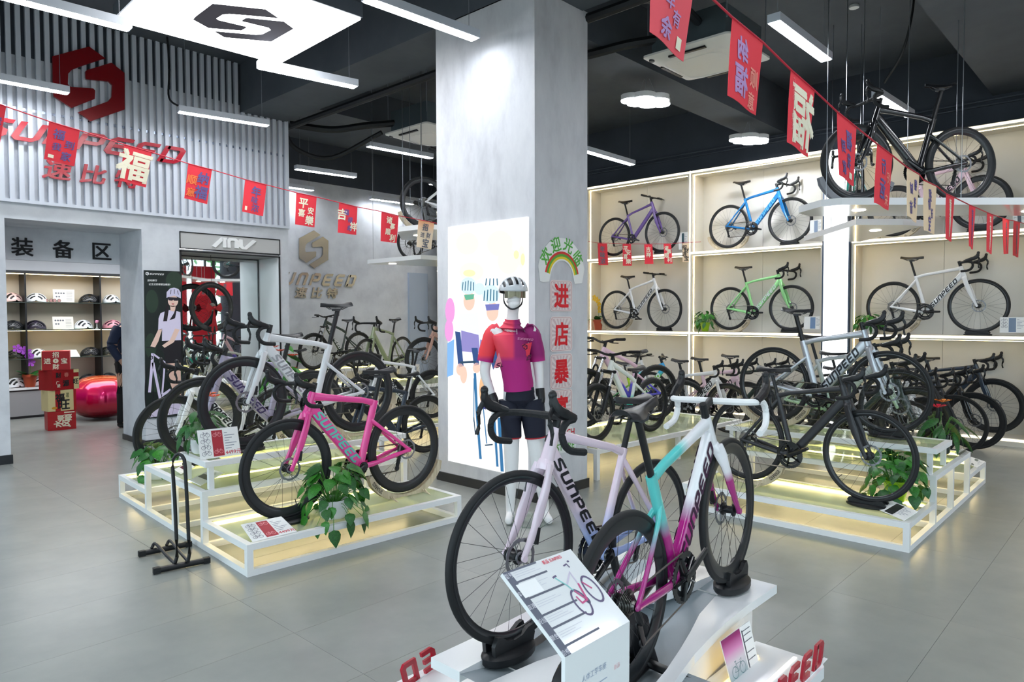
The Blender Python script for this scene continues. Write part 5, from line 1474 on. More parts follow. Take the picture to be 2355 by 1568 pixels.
for r0, r1, c in ((.218, .240, 'd8342f'), (.196, .218, '58a83a'), (.174, .196, 'e7cf2b')):
    MB().prism([(x-4.84, z-2.07) for x, z in arc(4.86, 1.93, r1, 12, 168)+arc(4.86, 1.93, r0, 168, 12)], (0, -.003, 0), (1, 0, 0), (0, 0, 1), .001).build('rainbow_band', mat('band_'+c, c, .45), t, smooth=False)
for i, ch in enumerate('欢迎光临'):
    a = math.radians(146-i*37); c = (4.86+.275*math.cos(a)-4.84, -.004, 1.965+.275*math.sin(a)-2.07); ro = a-PI/2
    MB().text(ch, c, (math.cos(ro), 0, math.sin(ro)), (-math.sin(ro), 0, math.cos(ro)), .125, bold=.02).build('character', mat('sticker_green', '56b045', .45), t, smooth=False)
for ch, z1, z0, lab in (('进', 1.915, 1.64, 'topmost'), ('店', 1.595, 1.285, 'second'), ('暴', 1.265, .95, 'third'), ('富', .945, .63, 'lowest')):
    t = thing('character_card', 'pale rayed card with a red character, %s of the column on the pillar' % lab, 'sticker', (4.848, 3.937, (z0+z1)/2), group='red character cards on the pillar')
    w_, h_ = .156, (z1-z0)/2
    rr_ = lambda w, h, r: [(sx*(w-r)+r*math.cos(a), sz*(h-r)+r*math.sin(a)) for sx, sz, a0 in ((1, 1, 0), (-1, 1, 90), (-1, -1, 180), (1, -1, 270)) for a in [math.radians(a0+22.5*k) for k in range(5)]]
    MB().prism(rr_(w_, h_, .035), (0, 0, 0), (1, 0, 0), (0, 0, 1), .003).build('backing', mat('card_pale', 'e9dcdb', .4), t, smooth=False)
    m = MB()
    for k in range(20):
        a0, a1 = 2*PI*k/20, 2*PI*(k+.5)/20; c = lambda a: min(w_*.84/max(abs(math.cos(a)), 1e-4), h_*.88/max(abs(math.sin(a)), 1e-4))
        m.flat([(0, 0), (c(a0)*math.cos(a0), c(a0)*math.sin(a0)), (c(a1)*math.cos(a1), c(a1)*math.sin(a1))], (0, -.0034, 0), (1, 0, 0), (0, 0, 1))
    m.build('rays', mat('card_rays', 'd3bcbf', .5), t, smooth=False)
    m = MB(); o_, i_ = rr_(w_*.93, h_*.94, .03), rr_(w_*.905, h_*.925, .028)
    for j in range(len(o_)): k2 = (j+1) % len(o_); m.flat([o_[j], o_[k2], i_[k2], i_[j]], (0, -.0037, 0), (1, 0, 0), (0, 0, 1))
    m.build('border', mat('card_border', 'b8606a', .5), t, smooth=False)
    MB().text(ch, (0, -.0042, 0), (1, 0, 0), (0, 0, 1), .20, bold=.03, wscale=.92).build('character', mat('card_red', 'e01f2e', .4), t, smooth=False)
for tx, z, c, w_, lab in (('GET RICH', .55, 'd0344a', .17, 'white pill shaped sticker with red letters low on the pillar'), ('IN STORE', .43, '5a9e45', .21, 'white pill shaped sticker with green letters low on the pillar')):
    t = thing('pill_sticker', lab, 'sticker', (4.85, 3.937, z))
    MB().prism(rr_(w_, .055, .05), (0, 0, 0), (1, 0, 0), (0, 0, 1), .003).build('backing', mat('pill_white', 'e4e7e6', .4), t, smooth=False)
    MB().text(tx, (0, -.004, 0), (1, 0, 0), (0, 0, 1), .06, bold=.02).build('letters', mat('pill_'+c, c, .45), t, smooth=False)

# ---- festive flags on strings
red_hot = mat('flag_red', 'ee3a48', .8); flag_cream = mat('flag_cream', 'f5d8b4', .8); red_cord = mat('cord_red', 'c9233c', .6)
flag_orange = split_paint('flag_orange', [(2.55, 'f3e0c4'), (2.72, 'f6a25f')], rough=.8, coat=0)
def flag(label, px, plane, chars, col, cloth, group, seal=None, extra=None, mirror=False):
    c = [plane(*p) for p in px]
    q = QM(*c)
    if mirror: q2 = QM(c[1], c[0], c[3], c[2])
    else: q2 = q
    q.bulge = .010; q2.bulge = .010; q2.flipped = mirror
    o = q.slab(.0016).build('flag', cloth); tag(o, label, 'flag', group)
    def put(nm, ml, items, rect=None):
        m = MB()
        for off in (.0016+.0012, ):
            for s, u, v, h, bo in items: q2.text(m, s, u, v, h*q.H, off if not mirror else off+.0026, bo, shear=.08)
            if rect: q2.rect(m, *rect, off if not mirror else off+.0026)
        # the ink shows on both faces
        V2 = [tuple(Vector(p)-q2.n*(2*.0028+.0016)) for p in m.v]
        if not mirror: m.add(V2, [tuple(reversed(f)) for f in m.f], 0)
        else: m.v = [tuple(Vector(p)+q2.n*0) for p in m.v]; m.add([tuple(Vector(p)-q2.n*.0072) for p in m.v], [tuple(reversed(f)) for f in m.f])
        b_ = m.build(nm, ml, o, smooth=False)
    # follow the cloth's bulge
    put('characters', col, chars)
    if seal: put('seal', ink_cream, [], seal)
    if extra: put('small_print', extra[0], extra[1])
    return o
GL = 'red festive flags on the left string'; GR = 'festive flags on the right string'; GS = 'small flags on the shelf string'
LY = lambda x, y: on_y(x, y, 6.2)
F4 = [(.36, .22), (.68, .38), (.34, .58), (.66, .80)]
def quad4(s, h=.22, bo=.02): return [(ch, u, v, h, bo) for ch, (u, v) in zip(s, F4)]
flag('red flag cut off by the left edge of the picture', [(-45, 226), (14, 246), (-2, 345), (-60, 327)], LY, quad4('吉祥如意'), ink_blue, red_hot, GL)
flag('red flag with four violet characters over the red wall lettering', [(113, 280), (183.4, 301), (172, 382), (100.5, 366)], LY, [('福', .36, .26, .26, .02), ('到', .74, .47, .22, .02), ('我', .34, .60, .20, .02), ('家', .68, .80, .24, .02)], ink_blue, red_hot, GL, seal=(.10, .84, .28, .93))
flag('red flag with one big cream character and small letters down its side', [(285.5, 333), (349, 351), (336.5, 430.6), (276, 416)], LY, [('福', .42, .50, .80, .03)], ink_cream, red_hot, GL, extra=(mat('ink_pale_red', 'f0868c', .8), [('G', .86, .22, .06, 0), ('O', .86, .29, .06, 0), ('O', .86, .36, .06, 0), ('D', .86, .43, .06, 0), ('L', .86, .57, .06, 0), ('U', .86, .64, .06, 0), ('C', .86, .71, .06, 0), ('K', .86, .78, .06, 0)]))
flag('red flag with two violet and two orange characters before the slats', [(433, 377), (487.4, 391), (477.5, 469), (423, 456)], LY, [('纳', .68, .30, .32, .03), ('福', .66, .72, .36, .03)], ink_blue, red_hot, GL, extra=(mat('ink_orange', 'f5834a', .8), [('顺', .22, .42, .26, .02), ('意', .22, .78, .24, .02)]))
flag('red flag with three violet characters near the mirror alcove header', [(564, 413.7), (613, 426), (606, 497), (555.7, 486.4)], LY, [('年', .55, .28, .30, .03), ('味', .52, .56, .22, .02), ('浓', .58, .80, .24, .02)], ink_blue, red_hot, GL, seal=(.10, .80, .20, .93))
flag('red flag with four cream characters just right of the slat screen', [(681.6, 443.7), (728.3, 454), (724.4, 522.7), (677.9, 515.9)], LY, [('平', .36, .28, .30, .03), ('安', .74, .48, .22, .03), ('喜', .28, .60, .24, .03), ('樂', .70, .80, .30, .03)], ink_cream, red_hot, GL)
flag('red flag with large cream and small violet characters above the steel lettering', [(780, 466.6), (822, 476.8), (820.4, 540), (775.9, 534.9)], LY, [('吉', .18, .36, .36, .03), ('祥', .82, .72, .30, .03)], ink_cream, red_hot, GL, extra=(ink_blue, [('福', .40, .26, .2, .02), ('禄', .62, .50, .2, .02), ('寿', .60, .80, .2, .02)]))
flag('red flag with four cream characters beside the hanging platform', [(877.5, 487.3), (916.9, 497), (913.5, 558.7), (874.4, 554.6)], LY, [('诸', .46, .22, .24, .03), ('事', .66, .42, .22, .03), ('顺', .40, .64, .22, .03), ('利', .70, .84, .26, .03)], ink_cream, red_hot, GL)
flag('orange and cream flag with dark characters nearest the pillar', [(962.7, 505.7), (998.7, 513.3), (993, 573.6), (956.8, 567.7)], LY, [('招', .45, .22, .26, .03), ('财', .70, .50, .2, .02), ('进', .30, .52, .18, .02), ('宝', .55, .80, .32, .03)], ink_grey, flag_orange, GL)
RY = lambda x, y: on_y(x, y, 1.12)
def col4(s, h=.23, bo=.02, us=(.5, .38, .6, .45)): return [(ch, us[i % 4], .18+.21*i, h, bo) for i, ch in enumerate(s)]
flag('nearest red flag cut off by the top of the picture', [(1502, -115), (1598, -40), (1578, 140), (1489, 75)], RY, [('年', .42, .20, .24, .03), ('年', .44, .44, .20, .03), ('有', .64, .60, .2, .02), ('余', .38, .80, .26, .03)], mat('ink_lilac', 'c39ad0', .8), mat('flag_red_lit', 'f55a66', .8), GR, seal=(.72, .78, .86, .93))
flag('red flag with large lilac and orange characters before the air conditioner', [(1684.8, 41), (1754.6, 99), (1743.8, 264), (1668.4, 220.7)], RY, [('纳', .64, .30, .30, .03), ('福', .62, .70, .38, .03)], mat('ink_lilac', 'c39ad0', .8), red_hot, GR, mirror=True, extra=(mat('ink_salmon', 'ff9a8c', .8), [('顺', .20, .56, .24, .02), ('意', .22, .86, .22, .02)]))
flag('red flag with one big white character seen from behind', [(1819.3, 161.6), (1873.6, 210), (1862.8, 360), (1805.5, 327.6)], RY, [('福', .38, .52, .82, .03)], ink_cream, red_hot, GR, mirror=True, extra=(mat('ink_pale_red', 'f0868c', .8), [(c_, .86, .10+.08*i, .07, 0) for i, c_ in enumerate('GOOD')]+[(c_, .86, .52+.08*i, .07, 0) for i, c_ in enumerate('LUCK')]))
flag('red flag with violet characters before the hanging black bicycle fork', [(1925.6, 258), (1969.7, 293.7), (1967.8, 428), (1926, 403)], RY, [('福', .40, .32, .30, .03), ('到', .74, .48, .2, .02), ('我', .40, .66, .24, .02), ('家', .72, .82, .22, .02)], ink_blue, red_hot, GR, mirror=True, seal=(.14, .82, .34, .92))
flag('red flag with violet and salmon characters before the hanging black bicycle', [(2018, 332.6), (2052.3, 358.5), (2047.6, 483), (2006.3, 466)], RY, [('行', .55, .30, .26, .03), ('运', .55, .70, .34, .03)], ink_blue, red_hot, GR, mirror=True, extra=(mat('ink_salmon', 'ff9a8c', .8), [('好', .2, .44, .2, .02), ('来', .2, .84, .2, .02)]))
flag('cream flag with violet characters, left of the two cream ones', [(2086.5, 385.7), (2114.4, 402), (2111.3, 512), (2083, 496.6)], RY, [('银', .30, .26, .22, .03), ('财', .68, .38, .22, .03), ('来', .30, .62, .22, .03), ('访', .70, .78, .26, .03)], ink_blue, flag_cream, GR, mirror=True)
flag('cream flag with violet characters, right of the two cream ones', [(2124.3, 415), (2153.8, 429), (2152.6, 538), (2121.4, 529.6)], RY, [('招', .52, .24, .24, .03), ('财', .60, .44, .22, .02), ('进', .34, .60, .2, .02), ('宝', .55, .82, .30, .03)], ink_blue, flag_cream, GR, mirror=True)
for i, (px, s, c_, lb_) in enumerate(([[(2176.2, 446), (2195, 455), (2191.5, 555.6), (2172, 549.7)], '诸事顺利', ink_cream, 'red flag with a column of cream characters right of the cream flags'],
        [[(2229.3, 471.8), (2243.4, 477.7), (2240.4, 573.7), (2225.7, 566)], '吉祥如意', ink_blue, 'red flag with violet characters, second right of the cream flags'],
        [[(2270.6, 489.5), (2284.7, 495.4), (2283.5, 584.6), (2266.3, 578.5)], '平安喜樂', ink_cream, 'red flag with cream characters, third right of the cream flags'],
        [[(2306, 502.5), (2321.3, 507), (2321.8, 583.4), (2306, 584.6)], '年年有余', ink_grey, 'red flag with dull characters, second from the right end'],
        [[(2331.4, 508.4), (2346, 511.4), (2344.4, 592), (2327.2, 587.4)], '纳福顺意', ink_grey, 'red flag at the right end of the string'])):
    flag(lb_, px, RY, [(ch, .5, .18+.21*k, .22, .03) for k, ch in enumerate(s)], c_, red_hot, GR, mirror=True)
SX = lambda x, y: on_x(x, y, 10.27)
for px, s, c_, cl, lb_ in (([(1374.4, 559.3), (1396, 560), (1398, 609.6), (1377, 609.6)], '年味浓', ink_grey, red_hot, 'small red flag with dull characters nearest the pillar on the shelf'),
        ([(1431.8, 561), (1451, 561.6), (1452.2, 610.9), (1433, 611)], '平安喜樂', ink_cream, red_hot, 'small red flag with four cream characters on the shelf edge'),
        ([(1481.6, 562), (1500, 562), (1502, 606.5), (1483.4, 607)], '吉祥', ink_cream, red_hot, 'small red flag with two cream characters on the shelf edge'),
        ([(1526, 560.6), (1543.3, 561), (1546, 606), (1528.8, 606.5)], '诸事顺利', ink_cream, red_hot, 'small red flag with a stepped row of cream characters on the shelf edge'),
        ([(1568.8, 559.3), (1583.6, 558.6), (1583.6, 602.4), (1570.4, 602.4)], '招财进宝', ink_black, flag_cream, 'small cream flag at the right end of the shelf string')):
    flag(lb_, px, SX, quad4(s, .24, .02) if len(s) > 3 else [(ch, .5, .25+.28*k, .26, .03) for k, ch in enumerate(s)], c_, cl, GS)
def cord(label, px, plane):
    o = MB().tube([plane(*p) for p in px], .0042, 6).build('flag_string', red_cord); tag(o, label, 'cord')
cord('red cord carrying the left row of flags', [(-50, 222), (14, 245), (113, 279), (183.4, 300), (285.5, 332), (349, 350), (433, 376), (487, 390), (564, 412.7), (613, 425), (681, 442.7), (728, 453), (780, 465.6), (822, 475.8), (877, 486.3), (917, 496), (962, 504.7), (999, 512), (1016, 517)], LY)
cord('red cord carrying the right row of flags', [(1502, -116), (1598, -41), (1684, 40), (1755, 98), (1819, 160.6), (1874, 209), (1925, 257), (1970, 293), (2018, 331.6), (2052, 357.5), (2086, 384.7), (2114, 401), (2124, 414), (2154, 428), (2176, 445), (2195, 454), (2229, 470.8), (2243, 476.7), (2270, 488.5), (2285, 494.4), (2306, 501.5), (2321, 506), (2331, 507.4), (2360, 515)], RY)
cord('thin red cord with small flags across the left shelf', [(1353, 555), (1374, 558.3), (1451, 560.6), (1500, 561), (1543, 560), (1590, 557), (1612, 556)], SX)

# ---- price cards
def card(label, corners, dark=None, price=None, bikes=4, group='printed bicycle cards', acr=True):
    q, t, TT = poster('price_card', label, corners, 'sign'); t['group'] = group
    sub(q.slab(.004, nu=1, nv=1), 'sheet', paper, t, off=TT)
    if bikes:
        m = MB()
        for i in range(bikes): mini_bike(q, m, .17, .20+.21*i, .22, .0008, .0022*q.W/.4)
        sub(m, 'bicycle_drawings', mat('ink_navy', '23254a', .5), t, off=TT)
    m = MB(); q.rect(m, .33, .06, .60, .95, .0008); sub(m, 'picture_strip', mat('strip_'+(dark or 'b0303c'), dark or 'b0303c', .5), t, off=TT)
    if not dark:
        m = MB()
        for v in (.22, .80): mini_bike(q, m, .465, v, .20, .0012, .003)
        sub(m, 'picture_drawings', mat('ink_rose', 'e08a90', .5), t, off=TT)
    m = MB()
    for i in range(7): q.rect(m, .64, .16+.09*i, .72+.035*((i*5) % 7), .185+.09*i, .0008)
    sub(m, 'text_lines', mat('ink_mid', '9498a4', .5), t, off=TT)
    if price: m = MB(); q.text(m, price, .80, .86, .042*q.H/.28, .0009, .012); sub(m, 'price', mat('ink_price', 'cf4a58', .5), t, off=TT)
    return t
b0, b1 = on_z(460.9, 1057.4, .602), on_z(554.3, 1045, .602); nn = (b1-b0).cross(Vector((0, .12, 1)))
card('upright white card with four bicycle drawings and a price on the left glass table', [on_plane(453.2, 990, b0, nn), on_plane(545.6, 980, b0, nn), b1, b0], price='14499元')
card('white price card lying on the front glass step by the plant', [on_z(553.8, 1206, .27), on_z(646.7, 1187, .27), on_z(682.8, 1221.4, .206), on_z(581.3, 1245.5, .206)], price='14499元')
card('card with a black photo on the right front glass step', [on_z(2044, 1148, .25), on_z(2110.5, 1175.7, .25), on_z(2079, 1196.5, .206), on_z(2009.7, 1166.8, .206)], dark='1c1f20', bikes=0)
card('card with a dark red picture lying under the left glass table', [on_z(400.8, 1079, .44), on_z(431.4, 1064, .44), on_z(449.8, 1073, .405), on_z(417, 1089, .405)], dark='5a1f2c', bikes=0)
card('card with a grey photo lying under the left glass table', [on_z(435.5, 1103.7, .43), on_z(486.5, 1079, .43), on_z(515, 1087, .405), on_z(462, 1116, .405)], dark='6d6f64', bikes=0)
card('pale card on the far edge of the right middle glass step', [on_z(2213, 1031, .43), on_z(2232, 1039, .43), on_z(2215, 1051, .405), on_z(2195.5, 1041, .405)], bikes=0, dark='8b8d80')
card('pale card on the far low glass step at the right', [on_z(2233, 1050, .24), on_z(2265.6, 1061, .24), on_z(2247, 1075, .206), on_z(2225, 1065, .206)], bikes=0, dark='6f7a70')
for px, lb_, dk in (([(1863, 507), (1893, 503.5), (1893, 533), (1862, 537)], 'small card right of the blue bicycle', '7c8ea6'), ([(1850, 728), (1893, 727), (1893, 757), (1848, 757)], 'small card under the front wheel of the mint green bicycle', '6c87ab'),
        ([(1561, 535), (1582, 533), (1582, 573), (1561, 574)], 'small card right of the purple bicycle', '2f4a52'), ([(2300, 729), (2362, 729), (2362, 765), (2299, 765)], 'white card right of the white lettered bicycle', '7d8fa6'),
        ([(2328, 480), (2362, 475), (2362, 514), (2330, 514)], 'white card at the right edge of the upper shelf', '5a5f68')):
    card(lb_, [on_x(*p, 10.36) for p in px], dark=dk, bikes=0 if px[0][0] < 2200 else 3, group='small cards on the bike shelves')

# ---------------------------------------------------------------- gear room
YG = 13.236
gs = thing('gear_shelf', 'black framed lit helmet shelving in the gear room with white counter and grey cabinets', 'shelving', (1.0, YG, 0))
warm = mat('gear_back', 'cfc4b2', .6)
MB().box((0, .34, .49), (4.15, .36, 2.30)).build('back_panel', warm, gs, smooth=False)
bl_ = black
for X in (.80, 1.87, 2.94, 4.0): MB().box((X-.012, 0, .49), (X+.012, .34, 2.30)).build('divider', bl_, gs, smooth=False)
MB().box((0, -.005, 2.30), (4.15, .36, 2.345)).build('top_rail', bl_, gs, smooth=False)
for z in (1.845, 1.405, .945):
    MB().box((0, .0, z-.010), (4.15, .34, z)).build('glass_shelf', shelf_glass, gs, smooth=False)
    MB().box((0, -.004, z-.012), (4.15, .0, z)).build('shelf_edge', mat('shelf_edge', '3c4440', .3), gs, smooth=False)
for z in (2.288, 1.388): MB().box((0, .02, z), (4.15, .032, z+.008)).build('light_strip', emis('gear_strip', 'ffe0a0', 7), gs, smooth=False)
MB().box((0, -.02, .455), (4.15, .36, .49)).build('counter', white_gl, gs, smooth=False)
MB().box((0, .0, .43), (4.15, .34, .455)).build('counter_shadow_gap', bl_, gs, smooth=False)
for i in range(8): MB().box((.52*i+.002, .0, .04), (.52*i+.516, .02, .43)).build('cabinet_door', mat('cabinet_grey', '9a9a9c', .5), gs, smooth=False)
MB().box((0, .03, 0), (4.15, .3, .04)).build('plinth', dark_grey, gs, smooth=False)
t = thing('ceiling_panel', 'long bright white ceiling panel light in the gear room', 'lamp', (3.0, 12.1, 2.70))
MB().box((-1.6, -.75, -.02), (1.9, .55, .0)).build('diffuser', emis('gear_panel', 'f7fbff', 2.6), t, smooth=False)

def helmet_me():
    NU, NV = 24, 24; me = {}
    def f():
        mb, vt = MB(), MB(); vs = []
        a, b, c = .142, .105, .128
        slots = ((-52, 6.5), (-27, 7), (0, 7), (27, 7), (52, 6.5))
        def isv(lam, ph):
            for s, w in slots:
                if abs(lam-s) < w and (22 < ph < 78 or 96 < ph < 150): return True
            return False
        def pt(lam, ph, k=1.0):
            l, p = math.radians(lam), math.radians(ph); x = a*math.cos(l)*math.cos(p)*k; z = c*math.cos(l)*math.sin(p)*k
            if ph > 130: x *= 1+.10*(ph-130)/60
            return (x, b*math.sin(l)*k, z)
        L = [-84+168*i/28 for i in range(29)]; P = [-8+196*j/28 for j in range(29)]
        for l in L:
            for p in P:
                vs.append(pt(l, p))
        n = 29; fs, mi = [], []
        for i in range(28):
            for j in range(28):
                lm, pm = (L[i]+L[i+1])/2, (P[j]+P[j+1])/2
                q = (i*n+j, (i+1)*n+j, (i+1)*n+j+1, i*n+j+1)
                if isv(lm, pm):
                    vt.add([pt(L[i], P[j], .93), pt(L[i+1], P[j], .93), pt(L[i+1], P[j+1], .93), pt(L[i], P[j+1], .93)], [(0, 1, 2, 3)])
                else: fs.append(q)
        mb.add(vs, fs)
        inner = MB(); iv = [pt(l, p, .92) for l in L for p in P]; inner.add(iv, [(i*n+j+1, (i+1)*n+j+1, (i+1)*n+j, i*n+j) for i in range(28) for j in range(28)])
        vt.add(inner.v, inner.f)
        return mb.mesh('shell'), vt.mesh('liner')
    if 'helmet' not in MESH: MESH['helmet'] = f()
    return MESH['helmet']
def helmet(label, loc, rz, m_, trim=None, group='helmets on the gear shelves', sc=1.0, cat='helmet'):
    t = thing('helmet', label, cat, M=Matrix.Translation(Vector(loc)) @ Matrix.Rotation(rz, 4, 'Z') @ Matrix.Diagonal((sc, sc, sc, 1)), group=group)
    s, l = helmet_me()
    o = link('shell', s, t, m_); o.location = (0, 0, .018)
    if not o.modifiers:
        md = o.modifiers.new('thick', 'SOLIDIFY'); md.thickness = .008; md.offset = -1
    l_ = link('liner', l, t, trim or black); l_.location = (0, 0, .018)
    return t
H = {k: mat('helmet_'+k, c, .28, coat=.5) for k, c in dict(white='e9ebee', pink='e69aa8', blush='e6c3bd', black='18191c', plum='2c2536', green='26291f', silver='c9cdd2').items()}
HG = [(28, 695, 1.845, 'blush', 'pale pink helmet at the left end of the top gear shelf'), (84, 695, 1.845, 'white', 'white helmet beside the sunglasses on the top gear shelf'), (206, 696, 1.845, 'black', 'black helmet right of the card on the top gear shelf'),
      (256, 697, 1.845, 'white', 'white helmet at the right end of the top gear shelf'), (28, 757, 1.405, 'black', 'black helmet at the left end of the second gear shelf'), (80, 757, 1.405, 'plum', 'dark plum helmet left of the card on the second gear shelf'),
      (190, 756, 1.405, 'white', 'white helmet right of the card on the second gear shelf'), (258, 756, 1.405, 'pink', 'bright pink helmet on the second gear shelf'), (34, 823, .945, 'green', 'dark green helmet on the third gear shelf'),
      (84, 822, .945, 'white', 'white helmet behind the red gift boxes on the third gear shelf'), (206, 821, .945, 'black', 'glossy black helmet on the third gear shelf'), (246, 820, .945, 'green', 'dark helmet by the standing person on the third gear shelf'),
      (30, 889, .49, 'white', 'white helmet left of the orchid on the gear counter'), (88, 887, .49, 'white', 'white helmet right of the orchid on the gear counter'), (200, 880, .49, 'black', 'black helmet above the red balloon, left one'), (246, 878, .49, 'black', 'black helmet above the red balloon, right one')]
for i, (x, y, z, c, lb_) in enumerate(HG):
    p = on_y(x, 700, YG+.16); helmet(lb_, (p.x, YG+.16, z), (-.25 if i % 3 else PI+.4), H[c], sc=1.06, trim=black if c != 'black' else dark_grey)
for px, lb_ in (([(121, 665), (171, 666), (171, 695), (123, 694)], 'white printed helmet card on the top gear shelf'), ([(120, 728), (168, 728), (170, 757), (122, 757)], 'white printed helmet card on the second gear shelf'),
                ([(280, 669), (290, 669), (290, 697), (281, 697)], 'white card cut by the pier on the top gear shelf'), ([(278, 728), (290, 728), (290, 757), (279, 757)], 'white card cut by the pier on the second gear shelf')):
    q, t, TT = poster('helmet_card', lb_, [on_y(*p, YG+.10) for p in px], 'sign'); sub(q.slab(.004, nu=1, nv=1), 'sheet', mat('card_cream', 'f2ede2', .5), t, off=TT)
    m = MB()
    if px[0][0] < 200:
        for k in range(4): q.ell(m, .14+.12*k, .30, .045, .06, .0008)
        for k in range(2): q.ell(m, .16+.12*k, .58, .045, .06, .0008)
        for k in range(6): q.rect(m, .62, .2+.12*k, .9, .22+.12*k, .0008)
        sub(m, 'print', ink_grey, t, off=TT)
p = on_y(165, 815, YG+.12)
o = MB().add([(p.x-.12, YG+.03, .947), (p.x+.10, YG+.03, .947), (p.x+.07, YG+.13, 1.06), (p.x-.12, YG+.13, 1.06), (p.x-.12, YG+.035, .945), (p.x+.10, YG+.035, .945), (p.x+.07, YG+.135, 1.058), (p.x-.12, YG+.135, 1.058)], [(0, 1, 2, 3), (7, 6, 5, 4), (0, 4, 5, 1), (1, 5, 6, 2), (2, 6, 7, 3), (3, 7, 4, 0)]).build('leaning_card', paper, smooth=False)
tag(o, 'blank white card leaning on the third gear shelf', 'sign')
for i, (x, lb_) in enumerate(((112, 'pair of sunglasses nearest the white helmet on the top gear shelf'), (131, 'pair of sunglasses nearest the card on the top gear shelf'))):
    p = on_y(x, 692, YG+.08); t = thing('sunglasses', lb_, 'glasses', (p.x, YG+.08, 1.847), .3*i, 'sunglasses on the gear shelf')
    m = MB()
    for s in (-1, 1): m.ring([(.024, -.002), (.028, -.002), (.028, .002), (.024, .002)], 14, M=Matrix.Translation((s*.036, 0, .03)))
    m.tube([(-.012, 0, .035), (.012, 0, .035)], .003, 5)
    for s in (-1, 1): m.tube([(s*.064, 0, .035), (s*.062, .07, .034), (s*.06, .11, .004)], .0025, 5)
    m.build('rim', dark_grey, t)
    m = MB()
    for s in (-1, 1): m.lathe([(.024, -.001), (.024, .001)], 14, Matrix.Translation((s*.036, 0, .03)) @ Matrix.Rotation(PI/2, 4, 'X'))
    m.build('lens', mat('lens_rose', 'b98a86', .1, coat=.5), t)

# ---------------------------------------------------------------- plants
def leaf_me(kind):
    def f():
        m = MB()
        if kind == 'heart': prof = [(0, .0), (.10, .34), (.30, .42), (.55, .34), (.80, .16), (1.0, .0)]
        elif kind == 'lance': prof = [(0, .02), (.2, .14), (.45, .18), (.75, .11), (1.0, .0)]
        else: prof = [(0, .02), (.2, .22), (.45, .27), (.75, .16), (1.0, .0)]
        vs = []
        for t, w in prof:
            z = -.32*t*t
            vs += [(t, -w, z-.10*w), (t, 0, z+.10*w+.004), (t, w, z-.10*w)]
        fs = []
        for i in range(len(prof)-1):
            a = 3*i; fs += [(a, a+3, a+4, a+1), (a+1, a+4, a+5, a+2)]
        vs2 = [(x, y, z-.008) for x, y, z in vs]; n = len(vs)
        m.add(vs+vs2, fs+[tuple(n+i for i in reversed(q)) for q in fs])
        return m.mesh('leaf')
    return shared(('leaf', kind), f)
def pot_of(t, kind, sc=1.0):
    if kind == 'lime': MB().lathe([(.055*sc, 0), (.062*sc, .01), (.092*sc, .15*sc), (.098*sc, .155*sc), (.098*sc, .17*sc), (.088*sc, .168*sc), (.08*sc, .13*sc)], 20).build('pot', lime_pot, t); h = .15*sc
    elif kind == 'white': MB().lathe([(.08*sc, 0), (.095*sc, .02*sc), (.105*sc, .09*sc), (.10*sc, .13*sc), (.094*sc, .128*sc), (.09*sc, .10*sc)], 20).build('pot', white_gl, t); h = .12*sc
    elif kind == 'terra': MB().lathe([(.05*sc, 0), (.07*sc, .12*sc), (.078*sc, .12*sc), (.078*sc, .15*sc), (.066*sc, .15*sc), (.06*sc, .12*sc)], 18).build('pot', terra, t); h = .13*sc
    else: MB().lathe([(.06*sc, 0), (.07*sc, .01), (.074*sc, .15*sc), (.07*sc, .17*sc), (.062*sc, .165*sc), (.06*sc, .12*sc)], 18).build('pot', mat('pot_smoke', '2f3a33', .15, coat=.4), t); h = .14*sc
    MB().lathe([(.001, h-.02), (.07*sc, h-.02)], 14, caps=False).build('soil', soil, t)
    return h
def plant(name, label, loc, pot, n, rad, hgt, leaf, size, m_=None, seed=0, droop=.0, psc=1.0, flowers=None, group=None, zmul=1.0):
    t = thing(name, label, 'plant', loc, group=group); h = pot_of(t, pot, psc); rr = random.Random(seed+11)
    sm = MB()
    for i in range(n):
        az = 2.399*i+rr.uniform(-.3, .3); k = ((i+.5)/n)
        r = rad*(.25+.75*math.sqrt(k))*rr.uniform(.8, 1.05); z = h+hgt*(1-k**1.6)*rr.uniform(.75, 1.05)-droop*k**2
        s = size*rr.uniform(.75, 1.15); p = V3(r*math.cos(az)*.72, r*math.sin(az)*.72, z)
        base = V3(.03*math.cos(az), .03*math.sin(az), h-.02)
        sm.tube([base, lerp(base, p, .55)+V3(0, 0, .05*hgt+.02), p], .0022, 4)
        tilt = rr.uniform(.0, .5)+k*.75
        Mx = Matrix.Translation(p) @ Matrix.Rotation(az+rr.uniform(-.5, .5), 4, 'Z') @ Matrix.Rotation(tilt, 4, 'Y') @ Matrix.Rotation(rr.uniform(-.5, .5), 4, 'X') @ Matrix.Diagonal((s, s, s, 1))
        o = link('leaf', leaf_me(leaf), t, (m_ or (leaf_m if rr.random() < .6 else leaf_d))); o.matrix_local = Mx
    sm.build('stems', stem_m, t)
    for (fx, fy, fz, c, fs) in flowers or ():
        mb = MB()
        for k in range(6):
            a = k*PI/3; mb.add([(fx, fy, fz), (fx+fs*math.cos(a-.4), fy+fs*math.sin(a-.4), fz+fs*.5), (fx+fs*1.5*math.cos(a), fy+fs*1.5*math.sin(a), fz+fs*.45), (fx+fs*math.cos(a+.4), fy+fs*math.sin(a+.4), fz+fs*.5)], [(0, 1, 2, 3)])
        mb.build('flower', mat('petal_'+c, c, .5), t)
    return t
plant('potted_pothos', 'bushy green pothos in a white pot on the front glass step by the pink bicycle', (2.70, 4.24, .20), 'white', 84, .34, .27, 'heart', .105, seed=1, droop=.15)
plant('potted_pothos', 'green pothos in a white pot on the low rear glass step at the left', (2.33, 6.40, .20), 'white', 34, .27, .22, 'heart', .11, seed=2, droop=.06)
